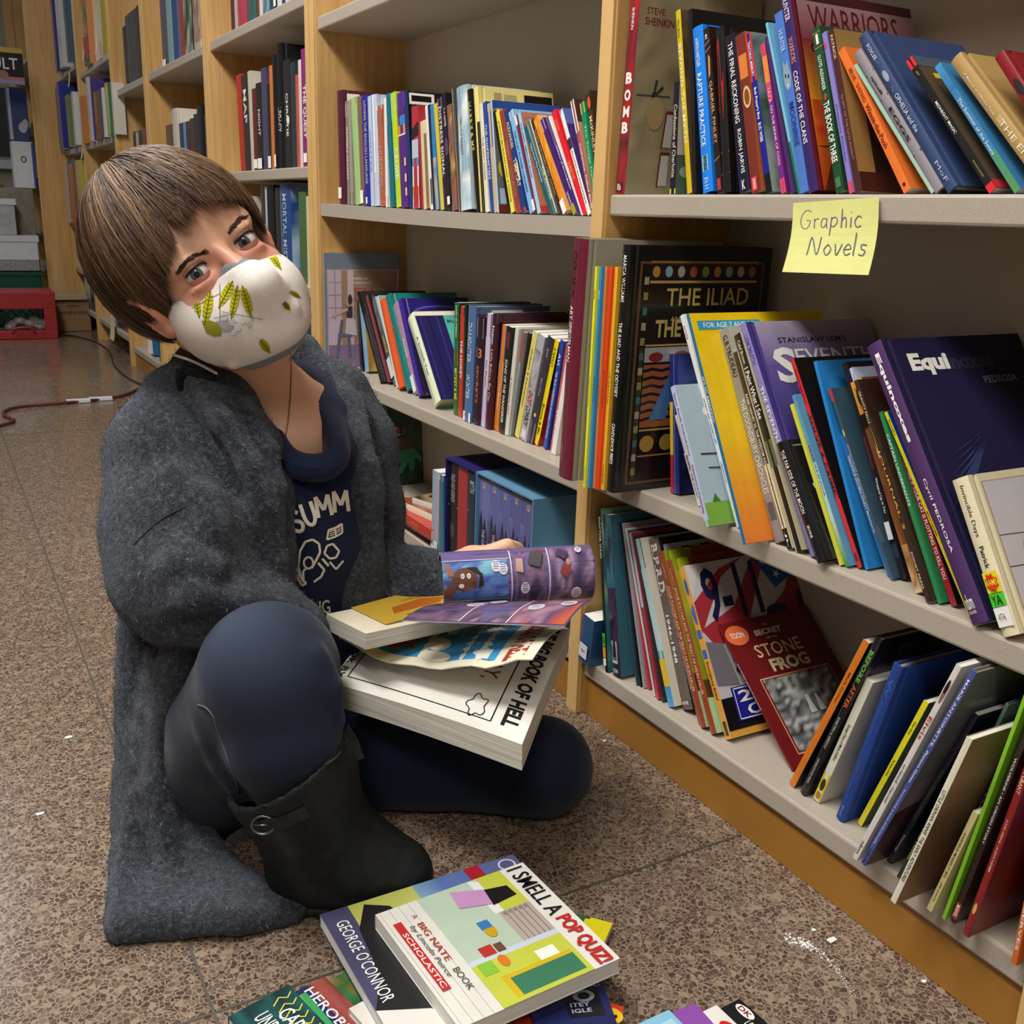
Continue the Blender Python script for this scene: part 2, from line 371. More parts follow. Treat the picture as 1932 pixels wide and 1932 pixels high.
def bvh(V, Q): return BVHTree.FromPolygons([Vector(v) for v in V], Q.tolist())
CAM = Vector((0, 0, CH))
def onto(tree, x, y, off=.0006):
    d = Vector(ray(x, y)).normalized(); h = tree.ray_cast(CAM, d)
    return None if h[0] is None else np.array(h[0])-np.array(d)*off
def decal(mb, tree, pts, col, off=.0008, sub=4):
    """a printed patch laid on a curved surface: a fan of the outline, subdivided so that it follows the cloth"""
    from mathutils.geometry import tessellate_polygon
    tri = tessellate_polygon([[Vector((p[0], p[1], 0)) for p in pts]]); P = [np.array(p, float) for p in pts]
    for t in tri:
        a, b, c = (P[i] for i in t); m = max(np.linalg.norm(a-b), np.linalg.norm(b-c), np.linalg.norm(c-a)); n = int(max(1, min(sub*2, math.ceil(m/7))))
        g = {}
        for i in range(n+1):
            for j in range(n+1-i): g[i, j] = onto(tree, *(a+(b-a)*i/n+(c-a)*j/n), off)
        for i in range(n):
            for j in range(n-i):
                for q in ([(i, j), (i+1, j), (i, j+1)], [(i+1, j), (i+1, j+1), (i, j+1)]):
                    if all(k in g and g[k] is not None for k in q): mb.face([g[k] for k in q], col)
def dline(mb, tree, pts, w, col, off=.001):
    for (a, b), (c, d) in zip(pts[:-1], pts[1:]):
        l = math.hypot(c-a, d-b)+1e-9; nx, ny = -(d-b)/l*w, (c-a)/l*w
        decal(mb, tree, [(a-nx, b-ny), (c-nx, d-ny), (c+nx, d+ny), (a+nx, b+ny)], col, off)

def flat_attr(name, rough=.95):
    m, nt, b = nodemat(name); b.inputs['Roughness'].default_value = rough; b.inputs['Specular IOR Level'].default_value = .1
    a = N(nt, 'ShaderNodeAttribute', attribute_name='Col'); nt.links.new(a.outputs['Color'], b.inputs['Base Color']); return m
# ---------------------------------------------------------------- books
class BookGeo:
    """local axes: x = thickness (towards the front cover), y = depth into the shelf, z = height; spine at y = 0"""
    def __init__(s, T, D, H, hard=False):
        s.T, s.D, s.H, s.hard = T, D, H, hard; s.c = min(.0022, T*.2) if hard else min(.0005, T*.12); s.b = min(.12*T, .004) if hard else min(.03*T, .0006)
        s.mb = MB()
    def arc(s, u): return -s.b*(1-(2*u-1)**2)
    def spine(s, u, v, o=0): return (u*s.T, s.arc(u)-o, v*s.H)
    def front(s, u, v, o=0): return (s.T+o, u*s.D, v*s.H)
    def backc(s, u, v, o=0): return (-o, u*s.D, v*s.H)
    def topc(s, u, v, o=0): return (u*s.T, v*s.D, s.H+o)
    def cover(s, cs, cf, cb):
        mb = s.mb; T, D, H, c = s.T, s.D, s.H, s.c
        groove = s.hard and T > .008
        gy = .0085; gd = min(.0012, c*.6) if groove else 0
        n = 6 if T > .006 else 2
        prof = [(T, D, 1), (T, gy+.003, 1), (T-gd, gy, 1), (T, gy-.003, 1), (T, .0, 0)] if groove else [(T, D, 1), (T, 0, 0)]
        for i in range(1, n): u = 1-i/n; prof.append((u*T, s.arc(u), 0))
        prof += [(0, 0, 2), (0, gy-.003, 2), (gd, gy, 2), (0, gy+.003, 2), (0, D, 3)] if groove else [(0, 0, 2), (0, D, 3)]
        prof += [(c, D, 2), (c, c, 4), (T-c, c, 4), (T-c, D, 1)]
        cols = {0: cs, 1: cf, 2: cb, 3: cb, 4: cb}
        m = len(prof)
        for i in range(m):
            a, b = prof[i], prof[(i+1) % m]
            col = cols[a[2]]
            if a[2] == 1 and b[2] == 0: col = cf
            mb.face([(a[0], a[1], 0), (a[0], a[1], H), (b[0], b[1], H), (b[0], b[1], 0)], col)
        # end caps as three slabs
        for z, fl in ((0, 1), (H, 0)):
            for q, col in (([(0, 0), (0, D), (c, D), (c, c)], cb), ([(T-c, c), (T-c, D), (T, D), (T, 0)], cf)):
                pts = [(x, y, z) for x, y in q]; mb.face(pts[::-1] if not fl else pts, col)
            sp = [(u/n*T, s.arc(u/n)) for u in range(n+1)]+[(T-c, c), (c, c)]
            pts = [(x, y, z) for x, y in sp]; mb.face(pts if fl else pts[::-1], cs)
    def pages(s):
        e = .003 if s.hard else .0006; e = min(e, s.H*.02); c = s.c; mb = MB()
        y1 = s.D-e; n = 4
        mb.box((c+.00005, c+.0005, e), (s.T-c-.00005, y1, s.H-e)); return mb
USED = set()
def make_book(T, D, H, o, mw, cs):
    T = max(T, .0015)
    g = BookGeo(T, D, H, o.get('hd', False)); cf = o.get('f', cs); cb = o.get('b', cf)
    g.cover(cs, cf, cb)
    no = lambda k: min(.0001, .0014/(1+len(o.get(k, []))))
    sa = Art(g.mb, g.spine, min(no('sa'), no('tx')))
    for t in o.get('sa', []): getattr(sa, t[0])(*t[1:])
    for t in o.get('tx', []):
        txt, v1, v0, col = t[:4]; sz = t[4] if len(t) > 4 else .6; uc = t[5] if len(t) > 5 else .5; bd = t[6] if len(t) > 6 else .02
        sa.X(txt, uc-sz/2, v0, uc+sz/2, v1, col, bd, 1)
    fa = Art(g.mb, g.front, no('fa'))
    for t in o.get('fa', []): getattr(fa, t[0])(*t[1:])
    mat = MATTE if o.get('mt') else GLOSS
    b = obj(o.get('nm', 'book'), g.mb.mesh('book', [mat]), None, mw)
    pm = PAGES[o.get('pg', 1 if not o.get('hd') else 0)]
    p = obj('page_block', g.pages().mesh('page_block', [pm]), b)
    for st in o.get('st', []):      # stickers are parts of their own: (face, u0, v0, u1, v1, colour, ops)
        mb = MB(); A = Art(mb, {'s': g.spine, 'f': g.front}[st[0]], .0012); A.R(*st[1:6]); A.st = .00008
        for q in (st[6] if len(st) > 6 else []): getattr(A, q[0])(*q[1:])
        obj('sticker', mb.mesh('sticker', [MATTE]), b)
    return b
COLW = ['maroon', 'gray', 'mint', 'brown', 'royal blue', 'light blue', 'silver', 'rust', 'white', 'teal', 'lime', 'purple', 'navy', 'red', 'cream', 'blue', 'yellow', 'black', 'tan', 'orange', 'green', 'mauve', 'lavender', 'gold', 'violet', 'slate', 'pink', 'magenta', 'olive', 'beige', 'sage', 'charcoal', 'crimson', 'coral', 'seafoam', 'lilac', 'taupe', 'ochre', 'indigo']
def short(desc):
    ws = desc.replace('-', ' ').split()
    for i, x in enumerate(ws):
        if x in ('blue',) and i and ws[i-1] in ('royal', 'light', 'pale', 'dark'): return ws[i-1]+' '+x
        if x in COLW:
            return (ws[i-1]+' ' if i and ws[i-1] in ('dark', 'pale', 'light', 'bright') else '')+x
    return 'mixed'
LABELS = {}
def labelfit(desc, ps, ns, phrase):
    art = lambda s: s
    opts = []
    if ps and ns: opts += [f"{desc} between {ps} and {ns} books {phrase}", f"{desc} between {ps} and {ns} ones {phrase}"]
    elif ps: opts += [f"{desc} right of the {ps} book {phrase}"]
    elif ns: opts += [f"{desc} left of the {ns} book {phrase}"]
    opts += [f"{desc} {phrase}"]
    for s in opts:
        if 4 <= len(s.split()) <= 16 and s not in LABELS: LABELS[s] = 1; return s
    return opts[0]
def row(px, zs, group, phrase, books, X=None, ymax=9, ymin=-9, gap=.0001):
    ox, oy, sc = px; items = []
    for bk in books:
        if len(bk) > 7 and isinstance(bk[7], tuple): (ox, oy, sc) = bk[7]
        xb, yb, xt, yt, wd, col, desc = bk[:7][:7]
        o = bk[-1] if isinstance(bk[-1], dict) else {}
        if isinstance(desc, dict): desc = 'book'
        p = (ox+xb*sc, oy+yb*sc); q = (ox+xt*sc, oy+yt*sc)
        if X is None: B = onZ(*p, zs(1) if callable(zs) else zs); Xs = min(B[0], FX+.06)
        else: Xs = X
        Xs = o.get('X', Xs)
        B = onX(*p, Xs); Tp = onX(*q, Xs); Rr = onX(p[0]+wd*sc, p[1], Xs)
        lean = math.atan2(Tp[1]-B[1], Tp[2]-B[2]); H = math.hypot(Tp[1]-B[1], Tp[2]-B[2])
        wid = max(.002, (B[1]-Rr[1])); T = wid*math.cos(lean)
        H = o.get('H', H); D = o.get('D', min(.72*H, .165 if H < .22 else .21)); D = min(D, BX-.003-Xs)
        if B[1] > ymax-.001 and X is not None:
            sh = np.array([0, B[1]-ymax+.001, 0]); B = B-sh; Tp = Tp-sh; Rr = Rr-sh
        elif B[1] > ymax-.001:      # stands proud of the shelf: slide it along its own line of sight to the panel
            B2 = onY(*p, ymax-.001); Xs = B2[0]; B = onX(*p, Xs); Tp = onX(*q, Xs); Rr = onX(p[0]+wd*sc, p[1], Xs); H = o.get('H', math.hypot(Tp[1]-B[1], Tp[2]-B[2])); T = (B[1]-Rr[1])*math.cos(lean); lean = math.atan2(Tp[1]-B[1], Tp[2]-B[2])
        lean = o.get('lean', lean)
        if lean > 0 and B[1]+H*math.sin(lean) > ymax: lean = math.asin(max(0, ymax-.0005-B[1])/H)
        items.append([B[1], lean, T, H, D, Xs, col, desc, o, wid])
    # trim thickness to the next left edge, then push apart what still meets
    def corners(it):
        y, le, T, H = it[0], it[1], it[2], it[3]
        a = np.array([y, 0.]); t = np.array([-math.cos(le), math.sin(le)]); h = np.array([math.sin(le), math.cos(le)])
        if le < 0: z0 = -T*math.sin(le)*1.0; a = a+np.array([0, z0])
        return a, t, h
    def poly(it):
        a, t, h = corners(it); T, H = it[2], it[3]; return [a, a+t*T, a+t*T+h*H, a+h*H]
    def sep(P, Q):
        best = 1e9; 
        for R in (P, Q):
            for i in range(4):
                e = R[(i+1) % 4]-R[i]; n = np.array([-e[1], e[0]]); n /= np.linalg.norm(n)+1e-12
                p = [v@n for v in P]; q = [v@n for v in Q]
                d = min(max(p)-min(q), max(q)-min(p))
                if d <= 0: return 0
                best = min(best, d)
        return best
    for i in range(len(items)-1):
        gapw = items[i][0]-items[i+1][0]
        if items[i][2]/math.cos(items[i][1]) > gapw > .002: items[i][2] = max(.0025, gapw*math.cos(items[i][1])*.985)
    base = [list(it) for it in items]
    for att in range(12):
        for it, b0 in zip(items, base): it[0] = b0[0]; it[2] = max(.0022, b0[2]*.955**att)
        for i, it in enumerate(items):
            if i and not it[8].get('free'):
                for tries in range(200):
                    pen = max((sep(poly(items[j]), poly(it)) for j in range(max(0, i-9), i)), default=0)
                    if pen <= 1e-5: break
                    it[0] -= max(.0003, pen*.6)
                it[0] -= gap
        if min(v[0] for v in poly(items[-1])) > ymin and min(v[0] for it in items for v in poly(it)) > ymin: break
    objs = []
    for i, it in enumerate(items):
        y, le, T, H, D, Xs, col, desc, o, wid = it
        z = zs(y) if callable(zs) else zs
        a, t, h = corners(it)
        mw = Matrix(((0, 1, 0, Xs), (t[0], 0, h[0], a[0]), (t[1], 0, h[1], z+a[1]+.0006), (0, 0, 0, 1)))
        b = make_book(T, D, H, o, mw, col)
        ps = short(items[i-1][7]) if i else None; ns = short(items[i+1][7]) if i+1 < len(items) else None
        tag(b, o.get('lab') or labelfit(desc, ps, ns, phrase), 'book', group); objs.append(b)
    return objs
W = '#f4f2ec'; K = '#15130f'
c1 = (620, 160, .1346); c2 = (870, 160, .1449)
rowA = [
 (155,1655,115,80,85,'#571d33','tall maroon book with white sticker',c1,{'hd':1,'f':'#5a2230','st':[('s',.05,.05,.75,.15,W)],'fa':[('R',.05,.86,.22,.97,W)],'sa':[('R',.1,.02,.25,.98,'#b58a98')]}),
 (262,1650,232,200,36,'#8d837b','thin gray book',c1,{'tx':[('INVISIBLE GHOSTS',.75,.25,W,.6)],'sa':[('R',0,.85,1,.97,'#e8e4da')]}),
 (300,1650,262,190,40,'#a39a8e','thin beige book with dark foot',c1,{'sa':[('R',0,0,1,.12,'#3e3a34')]}),
 (350,1665,275,185,75,'#a9cf85','mint green book with red top label',c1,{'sa':[('R',0,.94,.9,1,'#d8705c')]}),
 (430,1645,370,130,48,'#8a6358','brown book with white call label',c1,{'st':[('s',.05,.02,.9,.14,W)],'sa':[('R',0,.78,1,.82,'#4a6a88')]}),
 (485,1690,435,165,82,'#2427a0','royal blue book with pale lettering',c1,{'tx':[('LOVING THE ENGLISH LANGUAGE',.95,.2,'#c8c890',.4)],'sa':[('R',.2,.02,.5,.08,W)]}),
 (572,1690,522,160,45,'#c3d2ec','light blue glossy book',c1,{'tx':[('WINTER',.7,.3,'#8090c0',.5)]}),
 (618,1690,565,150,76,'#c3cde2','silver book with black spine base',c1,{'hd':1,'sa':[('R',0,0,1,.3,'#3c3934'),('R',.1,.3,.3,1,'#a9bfe0'),('R',.55,.3,.75,1,'#eef2fa')]}),
 (695,1690,640,290,68,'#b4654a','rust brown paperback',c1,{'sa':[('R',0,.82,1,.9,'#7a4a60'),('R',0,.96,1,1,W)],'tx':[('HUNTING',.6,.2,'#e0b090',.4)]}),
 (765,1705,735,180,34,'#f0f1ee','thin white book',c1,{'sa':[('R',0,0,1,.1,'#e05a40')]}),
 (800,1715,738,145,60,'#0e7383','teal book with dark wave',c1,{'sa':[('P',[(0,.55),(1,.6),(1,.75),(0,.72)],'#16364c')]}),
 (882,1720,795,140,66,'#c6e02a','lime book with pale aqua top',c1,{'sa':[('R',0,.78,1,1,'#aee4e2')],'tx':[('CRUISE',.52,.25,W,.6)]}),
 (950,1735,885,150,96,'#5b2a86','purple book with orange band',c1,{'sa':[('R',0,.86,1,1,'#5a48c0'),('R',0,.8,1,.86,'#3a3440'),('R',.3,.72,1,.8,'#3b86d8'),('R',0,.64,1,.72,'#e8902a'),('R',0,.63,1,.642,W)]+[('R',.75,a,.95,a+.07,'#e8d8a0') for a in (.1,.22,.36)]}),
 (1060,1740,975,130,45,'#1f3568','tall navy library book with label on cover',c1,{'hd':1,'f':'#14141a','sa':[('R',0,.1,.9,.7,'#3f6cb4')],'fa':[('R',.02,.89,.36,.985,W),('R',.05,.915,.32,.965,'#111111')]}),
 (1112,1740,1085,330,86,'#b8343c','red and white comic paperback',c1,{'sa':[('R',0,.0,1,.16,W),('R',0,.13,1,.22,'#f09a20'),('R',0,.22,1,.42,'#e6e8ea'),('R',0,.42,1,.5,'#5a9ac8'),('R',0,.5,1,.68,'#c0cde0'),('P',[(0,.68),(1,.72),(1,.85),(0,.78)],'#30202a')]}),
 (1200,1745,1150,600,30,'#a43444','thin red book',c1,{}),
 (1228,1750,1175,540,75,'#e3d3ac','cream book with brown edge',c1,{'sa':[('R',.6,0,1,.85,'#8d7048')]}),
 (1335,1762,1255,330,38,'#ecebe6','thin white paperback',c1,{'sa':[('R',.5,.05,.95,.3,'#3a3a44')]}),
 (1370,1770,1288,325,36,'#20243a','thin navy paperback',c1,{}),
 (1402,1772,1322,325,45,'#2f86c8','bright blue thin book',c1,{'sa':[('G',0,0,1,.5,2,8,['#9fc4dc','#c8a080','#5a94c0'],4)]}),
 (1450,1775,1345,320,46,'#dcc640','yellow thin book',c1,{}),
 (1510,1780,1412,240,54,'#33223a','dark purple book with white lettering',c1,{'tx':[('DISTRESS SIGNAL',.92,.3,W,.6)],'sa':[('R',0,.9,1,1,'#b08a98')]}),
 (1566,1780,1470,180,58,'#1f1a24','black book with white author lettering',c1,{'tx':[('C. A. HARTER',.88,.72,W,.35)],'sa':[('E',.5,.55,.4,.08,'#5a4660')],'st':[('s',.2,.05,.8,.12,W)]}),
 (1640,1785,1558,330,70,'#8a5b3c','brown patterned paperback',c1,{'sa':[('G',0,0,1,1,3,14,['#c8a060','#4a3828','#b05a30','#6a6a78','#8a5b3c'],7)]}),
 (1714,1790,1610,105,38,'#4e4d46','gray tall book',c1,{'sa':[('R',.3,0,.5,1,'#a8a59a')]}),
 (1755,1790,1685,100,140,'#cddde4','pale blue glossy picture book',c1,{'hd':1,'sa':[('G',0,0,1,1,4,12,['#e8f0f2','#a8c4d4','#f4f6f6','#8fb0c2'],9)],'tx':[('SMOKY NIGHT',.75,.45,'#5a6a74',.2)]}),
 (1897,1790,1765,130,52,'#17150f','black book with yellow lettering',c1,{'hd':1,'tx':[('HARRIS & ME',.9,.5,'#e8d850',.6)],'f':'#1a1a14'}),
 (95,1655,0,80,60,'#efe08a','tall pale yellow book with black speckled spine',c2,{'hd':1,'f':'#ead98c','sa':[('R',0,.72,1,1,'#1c1a14'),('R',.6,0,1,.72,'#26231a')],'fa':[('R',.2,.88,.3,.96,'#a8a070'),('R',.33,.86,.5,.95,'#b0a878'),('R',.6,.75,.98,.96,'#18140f'),('G',.64,.78,.94,.9,5,3,['#18140f','#e8dcb0'],3)]}),
 (172,1670,85,290,42,'#ece6d2','thin cream book',c2,{'tx':[('THE FIRST HORSE',.7,.3,'#a08060',.4)]}),
 (214,1672,105,278,44,'#2b4da0','dark blue thin book',c2,{'tx':[('THE SHAPESHIFTERS',.8,.3,W,.5)]}),
 (256,1680,160,300,40,'#cdb78c','tan book with blue top',c2,{'sa':[('R',0,.6,1,.93,'#3a40b4')]}),
 (298,1682,205,255,18,'#b4d2f0','tall light blue book with gray and yellow cover',c2,{'f':'#77766c','fa':[('R',0,.93,1,1,'#2a4f9c'),('R',.05,.86,.95,.93,'#cdbf9a'),('R',.03,.08,.2,.22,'#bcd0ee'),('R',.0,0,.3,.07,'#7c2a24'),('E',.12,.4,.09,.09,'#dcd23a'),('R',.25,.05,.3,.8,'#b8704f')]}),
 (468,1655,270,370,34,'#15140e','thin black slanted paperback',c2,{}),
 (512,1655,312,362,48,'#efe24a','bright yellow slanted paperback',c2,{'tx':[('JUSTIN MORGAN HAD A HORSE',.9,.1,K,.4)],'f':'#caa64a'}),
 (587,1655,368,358,58,'#97443a','rust red slanted paperback',c2,{'tx':[('TEDDY',.7,.5,'#d08070',.4),('SCOTT MOORE',.45,.15,'#d08070',.4)],'sa':[('R',.1,0,1,.05,'#d83a30')]}),
 (682,1680,445,370,58,'#1f3f82','navy slanted paperback with cream letters',c2,{'tx':[('ALEXANDER',.88,.62,'#e8dca0',.6),('TIME CAT',.52,.25,'#f0e4b0',.75)],'sa':[('P',[(.7,.3),(1,.3),(1,.5),(.5,.4)],'#f0e2a0'),('R',.6,0,1,.04,'#d83a30')]}),
 (772,1690,500,395,58,'#86bdec','light blue slanted paperback with white top',c2,{'tx':[('THE LOST FLOWER CHILDREN',.8,.2,'#2a4a80',.4)],'sa':[('R',0,.92,1,1,W)]}),
 (832,1675,560,425,30,'#7c2f3c','thin maroon slanted book with white sticker',c2,{'st':[('s',0,.03,1,.14,W)],'sa':[('R',0,.9,1,1,W),('R',0,.14,.4,.9,'#5a7090')]}),
 (870,1665,612,390,44,'#a9d0f2','pale blue slanted paperback with peach cover',c2,{'f':'#b97a5c','fa':[('R',0,0,.5,.06,'#d03a34'),('R',0,.75,1,.92,'#7c5048'),('G',0,.72,.6,.95,6,4,['#8a5a50','#b8887c','#6a4640'],5),('R',.22,.06,.3,.7,'#86503c')],'tx':[('THE GREAT AMERICAN MOUSE',.9,.35,'#34507a',.4)]}),
 (1088,1690,752,580,52,'#1c5f6c','teal slanted paperback with white lettering',c2,{'tx':[('Tales from The Odyssey',.8,.35,W,.5)],'f':'#a8b0b4'}),
 (1168,1692,825,495,48,'#5d6f62','sage slanted paperback with white letters',c2,{'tx':[('THE WITCHES',.5,.15,W,.5)],'sa':[('R',.75,0,1,1,'#e6dcb4')]}),
 (1255,1700,872,490,34,'#452420','thin dark brown slanted book',c2,{'tx':[('WHEN WE WERE VERY YOUNG',.9,.2,'#e0c0a0',.4)]}),
 (1292,1700,895,480,80,'#f0962a','orange and yellow patterned slanted book',c2,{'sa':[('G',0,.1,1,1,4,16,['#f0962a','#e86a1a','#f4c030','#ee8420'],11)],'st':[('s',.1,.0,.9,.13,W)],'f':'#f0b070'}),
 (1392,1690,960,480,60,'#4b2170','dark purple slanted paperback',c2,{'tx':[('LISTENING',.22,.08,W,.35)],'sa':[('R',0,.88,1,1,'#b8a0d0'),('R',0,0,1,.09,'#a8a030')]}),
 (1465,1690,1048,440,40,'#43307a','violet slanted paperback with white lettering',c2,{'tx':[('Children of the Longhouse',.7,.25,W,.6)],'sa':[('R',0,.7,1,1,'#6a5a86')]}),
 (1506,1690,1075,415,18,'#f0efe8','thin white slanted book',c2,{}),
 (1530,1692,1122,370,62,'#ec2035','bright red slanted paperback',c2,{'tx':[('LOWRY',.92,.8,'#f0a050',.5),('NUMBER THE',.5,.33,'#f0a050',.6)]}),
 (1602,1690,1232,340,52,'#f3f1e6','white slanted book with blue corner',c2,{'f':'#46307e','tx':[('Bound for the Grand Canyon',.6,.1,'#4a5a4a',.35)],'sa':[('P',[(0,.95),(1,1),(.6,1),(0,1)],'#8ab0e0'),('R',0,.62,1,.72,'#3a3046')],'fa':[('R',0,.85,.9,1,'#5a70b8')]}),
 (1662,1692,1385,212,50,'#a85a60','mauve slanted paperback with white top',c2,{'tx':[('Catherine, Called Birdy',.62,.05,W,.5)],'sa':[('R',0,.72,1,1,'#f2f0ec')],'f':'#d89468','fa':[('R',0,.8,1,1,'#503030')]}),
 (1735,1692,1530,235,60,'#179060','green slanted paperback with orange top',c2,{'tx':[('The Savage Damsel',.8,.2,'#bfe0c8',.5)],'sa':[('R',0,.9,1,1,'#f0b840')]}),
 (1800,1692,1612,90,60,'#4c3428','brown slanted paperback with red emblem',c2,{'tx':[('McKINLEY',.8,.5,'#e8d090',.6)],'sa':[('R',.05,.84,.95,.98,'#2a1512'),('E',.5,.91,.35,.05,'#e05a28')],'f':'#3a2a24','fa':[('X','R',.1,.85,.4,.97,'#e0c070')]}),
]
row(c1, sagz, 'books on the sagging shelf', 'on the sagging shelf', rowA, X=.790, ymax=2.240, ymin=1.165)
c3 = (660, 520, .1656); c4 = (840, 560, .1863); ZB = .353
